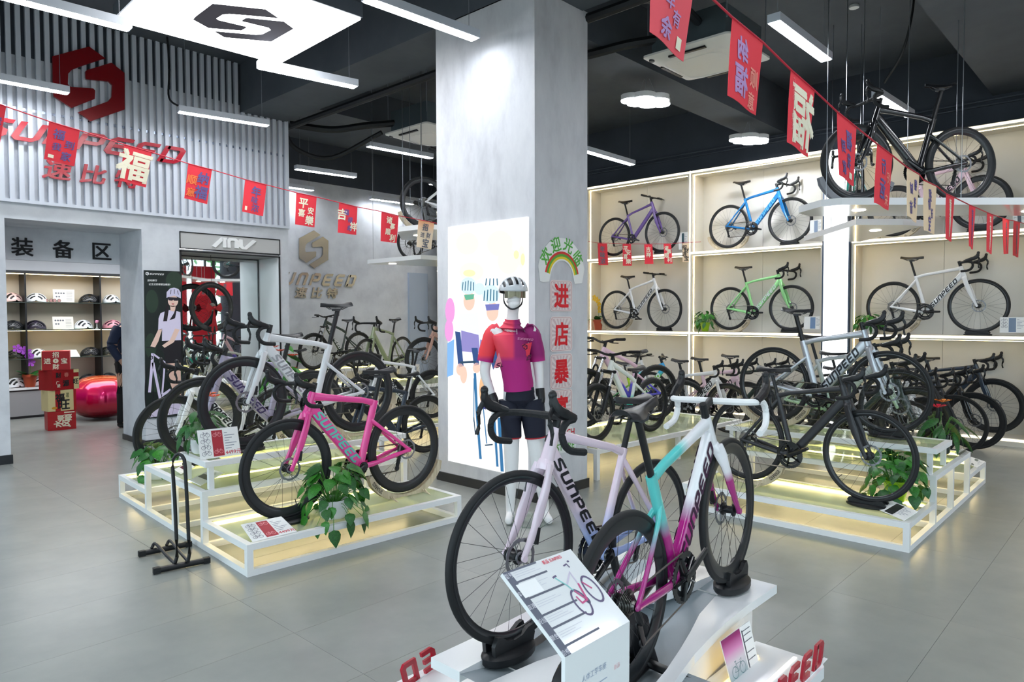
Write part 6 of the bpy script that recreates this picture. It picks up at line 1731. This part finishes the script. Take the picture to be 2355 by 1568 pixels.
plant('flowering_plant', 'dark leaved plant with an orange flower behind the upright price card', (2.20, 5.19, .60), 'white', 30, .21, .22, 'oval', .125, m_=leaf_d, seed=3, droop=.03, psc=.8, flowers=[(.04, -.02, .42, 'f0682a', .045), (.10, .02, .40, 'e8451f', .035)])
plant('potted_pothos', 'green plant in a lime pot under the white racing bicycle fork', tuple(on_z(608, 908, .2)), 'lime', 22, .30, .40, 'oval', .17, m_=leaf_d, seed=4, psc=.95)
plant('flowering_plant', 'tall plant with many red orange blooms behind the white racing bicycle', (4.35, 7.95, 0), 'white', 44, .36, 1.12, 'lance', .22, seed=5, psc=1.3, flowers=[(.12*math.cos(a*1.9)+.02, .12*math.sin(a*1.9), .95+.055*a, 'ef4a26', .05) for a in range(8)])
plant('potted_pothos', 'green pothos in a lime pot beside the mint green bicycle', (10.42, 5.47, 1.345), 'lime', 40, .25, .20, 'oval', .12, seed=6, droop=.05, psc=.85)
plant('potted_pothos', 'green pothos in a white pot beside the white lettered bicycle', (10.42, 3.02, 1.345), 'white', 36, .23, .16, 'oval', .12, seed=7, droop=.02, psc=.95)
plant('potted_pothos', 'trailing green pothos in a lime pot at the corner of the right platform', (5.80, 1.47, .20), 'lime', 70, .30, .24, 'heart', .10, seed=8, droop=.10, psc=.95)
plant('flowering_plant', 'dark leaved plant with pink and orange flowers on the right platform', (6.96, 1.42, .40), 'smoke', 26, .24, .22, 'lance', .2, m_=leaf_d, seed=9, flowers=[(-.05, .02, .40, 'ea2a50', .055), (.04, .0, .44, 'f08a28', .05)])
def orchid(label, loc, petal, sc=1.0):
    t = thing('potted_orchid', label, 'plant', loc); h = pot_of(t, 'terra', sc)
    for k in range(4):
        o = link('leaf', leaf_me('oval'), t, leaf_d); o.matrix_local = Matrix.Translation((0, 0, h)) @ Matrix.Rotation(k*1.6+.4, 4, 'Z') @ Matrix.Rotation(-.7+.35*(k % 2), 4, 'Y') @ Matrix.Diagonal((.19*sc,)*3+(1,))
    P = curve_pts([(0, 0, h), (.01, 0, h+.16*sc), (-.03, 0, h+.28*sc), (-.12*sc, 0, h+.33*sc)], 4); MB().tube(P, .0035, 5).build('stem', stem_m, t)
    for k in range(5):
        p = P[-1-2*k]+V3(0, -.015, .0); mb = MB()
        for a in range(5):
            a_ = a*2*PI/5+k; r = .042*sc
            mb.add([p, p+V3(r*math.cos(a_-.5), -.012, r*math.sin(a_-.5)), p+V3(r*1.3*math.cos(a_), -.006, r*1.3*math.sin(a_)), p+V3(r*math.cos(a_+.5), -.012, r*math.sin(a_+.5))], [(0, 1, 2, 3)])
        mb.build('flower', mat('orchid_'+petal, petal, .5), t)
orchid('yellow orchid in a terracotta pot at the left end of the middle shelf', (10.40, 7.58, 1.345), 'f2c51e', 1.25)
p = on_y(66, 880, YG+.13); orchid('purple orchid in a terracotta pot on the gear counter', (p.x, YG+.05, .492), 'a04bc0', 1.35)
p = on_y(223, 750, YG+.10); t = thing('desk_flower', 'tiny pink flower ornament on the second gear shelf', 'ornament', (p.x, YG+.1, 1.405))
MB().lathe([(.025, 0), (.03, .01), (.008, .02), (.004, .10)], 10).build('stand', white_m, t); MB().blob((0, 0, .12), (.03, .03, .03), 8, 6).blob((.035, 0, .13), (.02, .02, .02), 8, 6).build('flower', mat('petal_pink', 'f0a0c4', .5), t)

# ---------------------------------------------------------------- gift boxes, balloon, person
def gift(label, z, h, w, d, x, rz, main, side, words):
    t = thing('gift_box', label, 'box', (x, 11.62, z), rz, 'festive gift boxes stacked on the floor')
    MB().box((-w/2, -d/2, 0), (w/2, d/2, h-.004)).build('carton', mat('carton_'+main, main, .45), t, smooth=False)
    for lo, hi, c in side: MB().box(lo, hi).build('panel', mat('carton_'+c, c, .45), t, smooth=False)
    q = QM((-w/2, -d/2-.002, h), (w/2, -d/2-.002, h), (w/2, -d/2-.002, 0), (-w/2, -d/2-.002, 0)); by = {}
    for s, u, v, hh, ml, rot in words: q.text(by.setdefault(ml.name, (MB(), ml))[0], s, u, v, hh, .0025, .03, rot)
    for nme, (mb, ml) in by.items(): mb.build('characters', ml, t, smooth=False)
    return t, q
RD, CR = 'b8141c', 'e9d9a0'
t, q = gift('red gift box with a row of gold characters, bottom of the stack', 0, .272, .345, .28, 2.90, -.10, RD, [], [('顺', .72, .36, .085, ink_cream, PI/2), ('顺', .46, .36, .075, ink_cream, PI/2), ('风', .66, .66, .10, ink_cream, PI/2), ('水', .36, .66, .10, ink_cream, PI/2)])
m = MB(); q.rect(m, .58, .06, .95, .12, .002); m.build('label_bar', ink_cream, t, smooth=False)
t, q = gift('cream and red gift box with two big black characters, second from the bottom', .272, .30, .35, .28, 2.885, .06, CR, [((-.085, -.143, .0), (-.02, -.139, .296), RD), ((.145, -.143, 0), (.178, .141, .296), RD)], [('福', .42, .36, .11, ink_black, 0), ('旺', .56, .70, .13, ink_black, 0), ('财', .70, .20, .03, mat('ink_green', '4d5a34', .6), 0), ('旺', .70, .32, .03, mat('ink_green', '4d5a34', .6), 0)])
m = MB(); q.ell(m, .22, .84, .10, .06, .002, 14); m.build('ingot', mat('gold_print', 'd99a2a', .4), t, smooth=False)
t, q = gift('red gift box turned with a cream side showing, third from the bottom', .572, .285, .38, .30, 2.895, .34, 'a5121a', [((.115, -.153, 0), (.192, .152, .175), CR), ((.115, -.153, .235), (.192, .152, .281), CR)], [('财', .22, .26, .075, ink_black, 0), ('源', .50, .68, .085, ink_black, 0), ('广', .18, .62, .045, ink_cream, 0), ('进', .22, .78, .045, ink_cream, 0), ('春', .52, .25, .06, mat('ink_rosy', 'd77a70', .6), 0), ('旺', .88, .62, .07, ink_black, 0)])
t, q = gift('red gift box with gold characters around a coin, top of the stack', .857, .27, .335, .26, 2.87, -.30, RD, [((-.1695, -.132, 0), (-.165, .131, .266), CR), ((-.171, -.09, .05), (-.1695, .06, .25), '8a141c')], [('招', .5, .20, .075, ink_cream, 0), ('财', .5, .82, .075, ink_cream, 0), ('进', .20, .52, .075, ink_cream, 0), ('宝', .80, .52, .075, ink_cream, 0)])
m = MB(); q.ell(m, .5, .52, .10, .125, .002, 20); m.build('coin', ink_cream, t, smooth=False); m = MB(); q.ell(m, .5, .52, .032, .04, .003, 4); m.build('coin_hole', ink_red, t, smooth=False)

t = thing('foil_balloon', 'huge shiny red and pink foil balloon lying on the gear room floor', 'balloon', (3.66, 12.35, 0))
m = MB(); NA, NB = 48, 20; vs = []; 
for i in range(NB+1):
    ph = PI*i/NB; z = .345+.335*math.cos(ph); r0 = .47*max(math.sin(ph), 0)**.75
    for j in range(NA):
        a = 2*PI*j/NA; pk = 1-.035*abs(math.cos(a*6))**6*math.sin(ph); wr = 1+.008*math.sin(a*36)*(1 if abs(ph-PI/2) < .35 else .2)
        vs.append((r0*pk*wr*math.cos(a), r0*pk*wr*math.sin(a), z))
m.add(vs, [(i*NA+j, (i+1)*NA+j, (i+1)*NA+(j+1) % NA, i*NA+(j+1) % NA) for i in range(NB) for j in range(NA)])
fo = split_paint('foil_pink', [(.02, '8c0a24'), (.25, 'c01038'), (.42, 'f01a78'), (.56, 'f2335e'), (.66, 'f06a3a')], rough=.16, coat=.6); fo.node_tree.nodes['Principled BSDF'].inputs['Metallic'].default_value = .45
m.build('envelope', fo, t)
m = MB(); m.text('福', (-.05, -.405, .50), (1, 0, .0), (0, .5, .8), .11, bold=.03); m.build('character', ink_black, t, smooth=False)

def skin_figure(name, verts, edges, root, m_, parent, sub_=2):
    me = bpy.data.meshes.new(name); me.from_pydata([v[:3] for v in verts], edges, [])
    o = bpy.data.objects.new(name, me); COL.objects.link(o)
    md = o.modifiers.new('skin', 'SKIN'); md.use_smooth_shade = True; md.branch_smoothing = .4
    if not me.skin_vertices: 
        o.modifiers.remove(md)
        import bmesh
        b = bmesh.new(); b.from_mesh(me); b.verts.layers.skin.verify(); b.to_mesh(me); b.free()
        md = o.modifiers.new('skin', 'SKIN'); md.use_smooth_shade = True; md.branch_smoothing = .4
    for i, sv in enumerate(me.skin_vertices[0].data):
        r = verts[i][3]; sv.radius = r if isinstance(r, tuple) else (r, r); sv.use_root = (i == root)
    ss = o.modifiers.new('sub', 'SUBSURF'); ss.levels = sub_; ss.render_levels = sub_
    bpy.context.view_layer.update()
    dg = bpy.context.evaluated_depsgraph_get(); m2 = bpy.data.meshes.new_from_object(o.evaluated_get(dg))
    bpy.data.objects.remove(o); bpy.data.meshes.remove(me)
    m2.name = name; m2.materials.clear(); m2.materials.append(m_)
    m2.polygons.foreach_set('use_smooth', [True]*len(m2.polygons))
    return link(name, m2, parent)
def hand(verts, edges, wrist, palm, dirn, side, size=.085, curl=.35):
    """five tapered fingers rooted in the palm; dirn = finger direction, side = thumb side"""
    d, s = Vector(dirn).normalized(), Vector(side).normalized(); n = d.cross(s)
    for k, (off, L) in enumerate(((-.026, .80), (-.009, .92), (.009, 1.0), (.026, .90))):
        b0 = Vector(palm)+s*off+d*.028; i0 = len(verts)
        p1 = b0+d*size*.45*L; p2 = p1+(d*(1-curl)+n*curl).normalized()*size*.35*L; p3 = p2+(d*(1-curl*1.6)+n*curl*1.6).normalized()*size*.25*L
        verts += [(*b0, .010), (*p1, .0095), (*p2, .0085), (*p3, .0070)]; edges += [(palm_i(verts, palm), i0), (i0, i0+1), (i0+1, i0+2), (i0+2, i0+3)]
    b0 = Vector(palm)+s*.036-d*.008; i0 = len(verts); p1 = b0+(s*.6+d*.8).normalized()*.034; p2 = p1+(s*.15+d).normalized()*.028
    verts += [(*b0, .012), (*p1, .0105), (*p2, .0085)]; edges += [(palm_i(verts, palm), i0), (i0, i0+1), (i0+1, i0+2)]
def palm_i(verts, palm):
    return next(i for i, v in enumerate(verts) if (Vector(v[:3])-Vector(palm)).length < 1e-5)

# the person behind the pier, back to us, in a navy jacket
pz = thing('person', 'person in navy jacket and black trousers half hidden behind the pier', 'person', (3.64, 11.12, 0), math.radians(-60))
skin_p = mat('person_skin', 'c99e86', .5)
V = [(0, 0, .98, .13), (0, 0, 1.2, .13), (.02, 0, 1.40, .12), (.04, 0, 1.50, .06), (.06, 0, 1.56, .05), (.08, 0, 1.64, .085), (.07, 0, 1.72, .085),
     (.01, .17, 1.42, .065), (-.02, .24, 1.18, .05), (.10, .22, .98, .04), (.13, .215, .92, .036), (.01, -.17, 1.42, .065), (-.02, -.24, 1.18, .05), (.10, -.22, .98, .04), (.13, -.215, .92, .036),
     (0, .09, .92, .10), (.01, .10, .50, .065), (-.02, .10, .10, .045), (.12, .11, .035, .04), (0, -.09, .92, .10), (.01, -.10, .50, .065), (-.02, -.10, .10, .045), (.12, -.11, .035, .04)]
E_ = [(0, 1), (1, 2), (2, 3), (3, 4), (4, 5), (5, 6), (2, 7), (7, 8), (8, 9), (9, 10), (2, 11), (11, 12), (12, 13), (13, 14), (0, 15), (15, 16), (16, 17), (17, 18), (0, 19), (19, 20), (20, 21), (21, 22)]
hand(V, E_, 9, V[10][:3], (.5, 0, -.85), (0, -1, 0)); hand(V, E_, 13, V[14][:3], (.5, 0, -.85), (0, 1, 0))
skin_figure('body', V, E_, 0, skin_p, pz, 1)
navy = mat('jacket_navy', '1c2740', .8); blk_cl = mat('trouser_black', '101013', .8)
m = MB(); m.tube([(0, 0, .92), (0, 0, 1.1), (.01, 0, 1.34), (.02, 0, 1.46), (.035, 0, 1.53)], [(.16, .185), (.155, .18), (.15, .20), (.11, .15), (.065, .07)], 18)
for s in (-1, 1): m.tube(curve_pts([(.01, .15*s, 1.44), (.0, .20*s, 1.36), (-.02, .255*s, 1.18), (.09, .23*s, .99)], 4), [.08]*5+[.07]*4+[.055]*4, 12)
m.build('jacket', navy, pz)
m = MB(); m.tube([(0, 0, .80), (0, 0, .90), (0, 0, 1.0)], [(.13, .175), (.14, .18), (.145, .175)], 16)
for s in (-1, 1): m.tube([(0, .09*s, .93), (.01, .10*s, .5), (-.02, .10*s, .07)], [.105, .085, .065], 14)
m.build('trousers', blk_cl, pz)
m = MB()
for s in (-1, 1): m.tube([(-.07, .105*s, .04), (.0, .105*s, .05), (.10, .11*s, .04), (.17, .11*s, .025)], [(.035, .035), (.045, .05), (.045, .04), (.03, .022)], 10, up=Vector((0, 0, 1)))
m.build('shoe', black, pz)
MB().blob((.06, 0, 1.70), (.098, .09, .105), 14, 10).build('hair', mat('hair_black', '15130f', .6), pz)

# ---------------------------------------------------------------- mannequin in a cycling kit
mq = thing('mannequin', 'white mannequin in red and magenta cycling jersey, black shorts and helmet before the pillar', 'mannequin', (4.03, 3.63, 0), math.atan2(-.7300, .6835))
wm = mat('mannequin_white', 'e8e6e6', .4)
V = [(-.04, 0, 1.0, .095), (-.07, 0, 1.18, .11), (-.10, 0, 1.38, .135), (-.105, .01, 1.48, .095), (-.10, .005, 1.56, .050), (-.095, -.005, 1.625, .047), (-.088, -.025, 1.685, (.062, .062)), (-.092, -.012, 1.755, (.075, .082)), (-.095, .0, 1.815, (.068, .075)),
     (-.26, .012, 1.50, .060), (-.318, .0, 1.16, .043), (-.245, -.03, .955, .031), (-.236, -.045, .90, .030), (.06, .025, 1.50, .058), (.103, .03, 1.2, .043), (.116, .0, 1.01, .030), (.12, -.015, .955, .030),
     (-.110, 0, .93, .080), (-.108, -.010, .46, .060), (-.12, .02, .12, .038), (-.118, .02, .05, .036), (-.135, -.13, .032, .034), (.042, 0, .93, .080), (.090, -.010, .46, .060), (.15, .02, .12, .038), (.152, .02, .05, .036), (.185, -.12, .032, .034),
     (-.072, -.098, 1.745, .016), (-.07, -.086, 1.70, .018)]
E_ = [(0, 1), (1, 2), (2, 3), (3, 4), (4, 5), (5, 6), (6, 7), (7, 8), (2, 9), (9, 10), (10, 11), (11, 12), (2, 13), (13, 14), (14, 15), (15, 16), (0, 17), (17, 18), (18, 19), (19, 20), (20, 21), (0, 22), (22, 23), (23, 24), (24, 25), (25, 26), (7, 27), (6, 28)]
hand(V, E_, 11, V[12][:3], (.05, -.25, -1), (.8, -.5, 0), .08); hand(V, E_, 15, V[16][:3], (.05, -.2, -1), (-.8, -.5, 0), .08)
skin_figure('body', V, E_, 0, wm, mq, 2)
jer = split_paint('jersey_cloth', [(1.0, 'b01a78'), (1.25, 'b01c78'), (1.42, 'a01a6c'), (1.6, '8f1a66')], rough=.7, coat=0, other=([(-.32, 'ef4048'), (-.20, 'ee4a5e'), (-.10, 'e23a5e'), (-.075, '9a1a6a'), (.2, '8a1866')], [(1.26, '000000'), (1.30, 'ffffff')]))
m = MB(); TR = [(-.05, 0, 1.03), (-.055, 0, 1.09), (-.07, 0, 1.18), (-.095, 0, 1.32), (-.10, 0, 1.40), (-.105, .005, 1.45), (-.105, .008, 1.505), (-.10, .008, 1.545), (-.10, .005, 1.575)]
RR = [(.158, .118), (.155, .116), (.152, .116), (.172, .128), (.176, .130), (.168, .118), (.125, .092), (.075, .070), (.060, .060)]
m.tube(TR, RR, 28)
m.tube(curve_pts([(-.19, .01, 1.50), (-.25, .01, 1.455), (-.292, .005, 1.34), (-.310, .003, 1.25)], 4), [(.045, .055)]*2+[(.060, .068)]*4+[(.058, .064)]*4+[(.056, .062)]*3, 16)
m.tube(curve_pts([(-.01, .02, 1.50), (.050, .022, 1.455), (.085, .028, 1.34), (.096, .03, 1.25)], 4), [(.045, .055)]*2+[(.060, .068)]*4+[(.058, .064)]*4+[(.056, .062)]*3, 16)
m.build('jersey', jer, mq)
def chest(x, z, off=.003):
    i = 0
    while i < len(TR)-2 and TR[i+1][2] < z: i += 1
    k = (z-TR[i][2])/(TR[i+1][2]-TR[i][2]); cx_ = TR[i][0]+(TR[i+1][0]-TR[i][0])*k; a = RR[i][0]+(RR[i+1][0]-RR[i][0])*k; b = RR[i][1]+(RR[i+1][1]-RR[i][1])*k
    u = max(-.97, min(.97, (x-cx_)/a)); return (x, TR[i][1]-b*math.sqrt(1-u*u)-off, z)
def chest_poly(mb, P, off=.003, n=8):
    # fill as a fan of thin strips so that it follows the cloth
    c = (sum(p[0] for p in P)/len(P), sum(p[1] for p in P)/len(P))
    for i in range(len(P)):
        a, b = P[i], P[(i+1) % len(P)]
        for r in range(4):
            for s in range(4):
                f = lambda u, v: chest(c[0]+((a[0]+(b[0]-a[0])*v)-c[0])*u, c[1]+((a[1]+(b[1]-a[1])*v)-c[1])*u, off)
                mb.add([f(r/4, s/4), f((r+1)/4, s/4), f((r+1)/4, (s+1)/4), f(r/4, (s+1)/4)], [(0, 1, 2, 3)])
m = MB(); chest_poly(m, [(-.245, 1.20), (-.19, 1.36), (-.05, 1.30), (-.04, 1.27)]); chest_poly(m, [(-.20, 1.375), (-.03, 1.39), (-.115, 1.345)]); m.build('light_panel', mat('jersey_rose', 'ee8a9a', .7), mq)
m = MB(); chest_poly(m, [(-.15, 1.345), (-.055, 1.38), (-.045, 1.27), (-.09, 1.285)], .004); m.build('light_panel', mat('jersey_blush', 'f2b4ae', .7), mq)
m = MB(); chest_poly(m, [(-.05, 1.38), (.05, 1.40), (.03, 1.30), (-.05, 1.27)], .0035); m.build('red_panel', mat('jersey_red', 'e0364e', .7), mq)
m = MB()
for Q in word_quads(w=.2): m.add([chest(-.09+x*.040+.0*y, 1.255+y*.036+x*.0105, .006) for x, y in Q], [(0, 1, 2, 3)])
for P in (LOGO_A, LOGO_B): m.add([chest(-.005+x*.024, 1.365+y*.026, .006) for x, y in P], [tuple(range(len(P)))])
m.build('lettering', mat('jersey_dark', '5c0f3c', .7), mq, smooth=False)
m = MB()
for Q in word_quads(w=.2): m.add([chest(.0+x*.018, 1.425+y*.016-x*.002, .006) for x, y in Q], [(0, 1, 2, 3)])
m.build('lettering', mat('jersey_pale', 'd98ab0', .7), mq, smooth=False)
MB().tube([chest(-.066, 1.50, .004), chest(-.06, 1.36, .006), chest(-.05, 1.2, .006), chest(-.045, 1.035, .004)], .0028, 5).build('zip', mat('zip_pale', 'd8c4cc', .4), mq)
m = MB(); m.tube([(-.04, 0, .86), (-.04, 0, .96), (-.045, 0, 1.05)], [(.128, .115), (.145, .125), (.148, .114)], 20)
m.tube([(-.108, 0, .95), (-.112, -.004, .82), (-.108, -.008, .665)], [(.094, .106), (.086, .098), (.074, .082)], 16); m.tube([(.04, 0, .95), (.062, -.004, .82), (.078, -.008, .665)], [(.094, .106), (.086, .098), (.074, .082)], 16)
m.build('shorts', mat('shorts_black', '15182a', .75), mq)
m = MB(); m.tube([(-.108, -.008, .667), (-.108, -.008, .657)], [(.075, .083)]*2, 16); m.tube([(.078, -.008, .667), (.079, -.008, .657)], [(.075, .083)]*2, 16); m.build('hem', mat('hem_red', 'b0202c', .7), mq)
m = MB(); m.tube([(-.262, -.024, 1.0), (-.245, -.032, .955), (-.238, -.042, .905), (-.235, -.05, .875)], [(.036, .036), (.038, .038), (.036, .048), (.030, .044)], 12); m.build('glove', black, mq)
m = MB(); m.tube([(.114, .004, 1.04), (.117, -.002, 1.0), (.120, -.014, .955), (.121, -.02, .928)], [(.035, .035), (.036, .037), (.034, .046), (.029, .042)], 12); m.build('glove', black, mq)
s, l = helmet_me()
hM = Matrix.Translation((-.092, .0, 1.795)) @ Matrix.Rotation(-PI/2+.28, 4, 'Z') @ Matrix.Rotation(-.04, 4, 'Y') @ Matrix.Diagonal((.98, 1.05, .86, 1))
o = link('helmet_shell', s, mq, H['silver']); o.matrix_local = hM; md = o.modifiers.new('thick', 'SOLIDIFY'); md.thickness = .008; md.offset = -1
o = link('helmet_liner', l, mq, black); o.matrix_local = hM
MB().tube(curve_pts([(-.165, -.02, 1.78), (-.158, -.04, 1.70), (-.10, -.085, 1.652), (-.03, -.05, 1.69), (-.018, -.02, 1.78)], 4), (.004, .007), 6).build('helmet_strap', black, mq)
m = MB(); G = []
for i in range(11):
    a = -1.15+2.3*i/10; G += [(-.078+.088*math.sin(a), -.015-.088*math.cos(a), 1.788), (-.078+.088*math.sin(a), -.012-.088*math.cos(a), 1.738+.012*math.exp(-(a/.25)**2))]
m.add(G, [(2*i, 2*i+2, 2*i+3, 2*i+1) for i in range(10)]); m.build('sunglasses_lens', mat('lens_bronze', '86806a', .08, .5, .6), mq)
MB().tube([V3(*G[2*i])+V3(0, -.001, .003) for i in range(11)], .0035, 6).build('sunglasses_frame', mat('frame_gold', 'c9b48a', .3), mq)
MB().lathe([(.18, 0), (.185, .004), (.185, .012), (.18, .014)], 32, Matrix.Translation((.02, .0, 0))).build('glass_base', case_acr, mq)
MB().tube([(.15, .02, .012), (.15, .03, .10)], .008, 8).build('foot_rod', chrome, mq)

# ---------------------------------------------------------------- black floor stand for a wheel
t = thing('floor_bike_stand', 'black tubular single bicycle stand on the floor left of the glass platform', 'bike stand', (1.80, 4.72, 0), 0)
LB = lambda x, y: V3(x-1.80, y-4.72, .02)
a0, a1 = LB(1.60, 4.55), LB(1.95, 4.52); b0, b1 = LB(1.66, 4.95), LB(2.02, 4.93)
a0, a1, b0, b1 = [on_z(*p, .022)-Vector((1.80, 4.72, 0)) for p in ((357, 1312), (478, 1287), (323, 1273), (436, 1250))]
for p, q_ in ((a0, a1), (b0, b1)):
    MB().tube([p, q_], .019, 10).build('foot_bar', black, t)
    for e, f_ in ((p, q_), (q_, p)):
        d = (f_-e).normalized(); o = MB().tube([e-d*.012, e+d*.028], .025, 4, up=Vector((0, .7, .7))).build('end_cap', rubber, t, smooth=False)
def onbase(px, py, z): return on_plane(px, py, c0+Vector((1.80, 4.72, 0)), Vector((-fwdn.x, -fwdn.y, 0)))-Vector((1.80, 4.72, 0))
fwdn = Vector((FWD.x, FWD.y, 0)).normalized()
c0 = lerp(a0, a1, .42); 
P = [onbase(x, y, 0) for x, y in ((403, 1293), (407, 1280), (406, 1240), (402, 1150), (397, 1075), (398, 1056), (404, 1047), (411, 1043), (419, 1048), (424, 1057), (426, 1075), (430, 1150), (434, 1240), (436, 1272), (433, 1287))]
MB().tube(P, .0115, 8).build('hoop', black, t)
mid = lerp(b0, b1, .45)
m = MB()
for s_, e in ((.30, P[0]), (.60, P[-1])):
    top = lerp(b0, b1, s_)+V3(0, 0, .02); k = lerp(top, e, .3)+V3(0, 0, .06)
    m.tube(curve_pts([top-(b1-b0)*.08, top+V3(0, 0, .028), lerp(top, e, .55)+V3(0, 0, .005), e+V3(.0, 0, -.01)], 5), .0105, 8)
m.build('wheel_cradle', black, t)
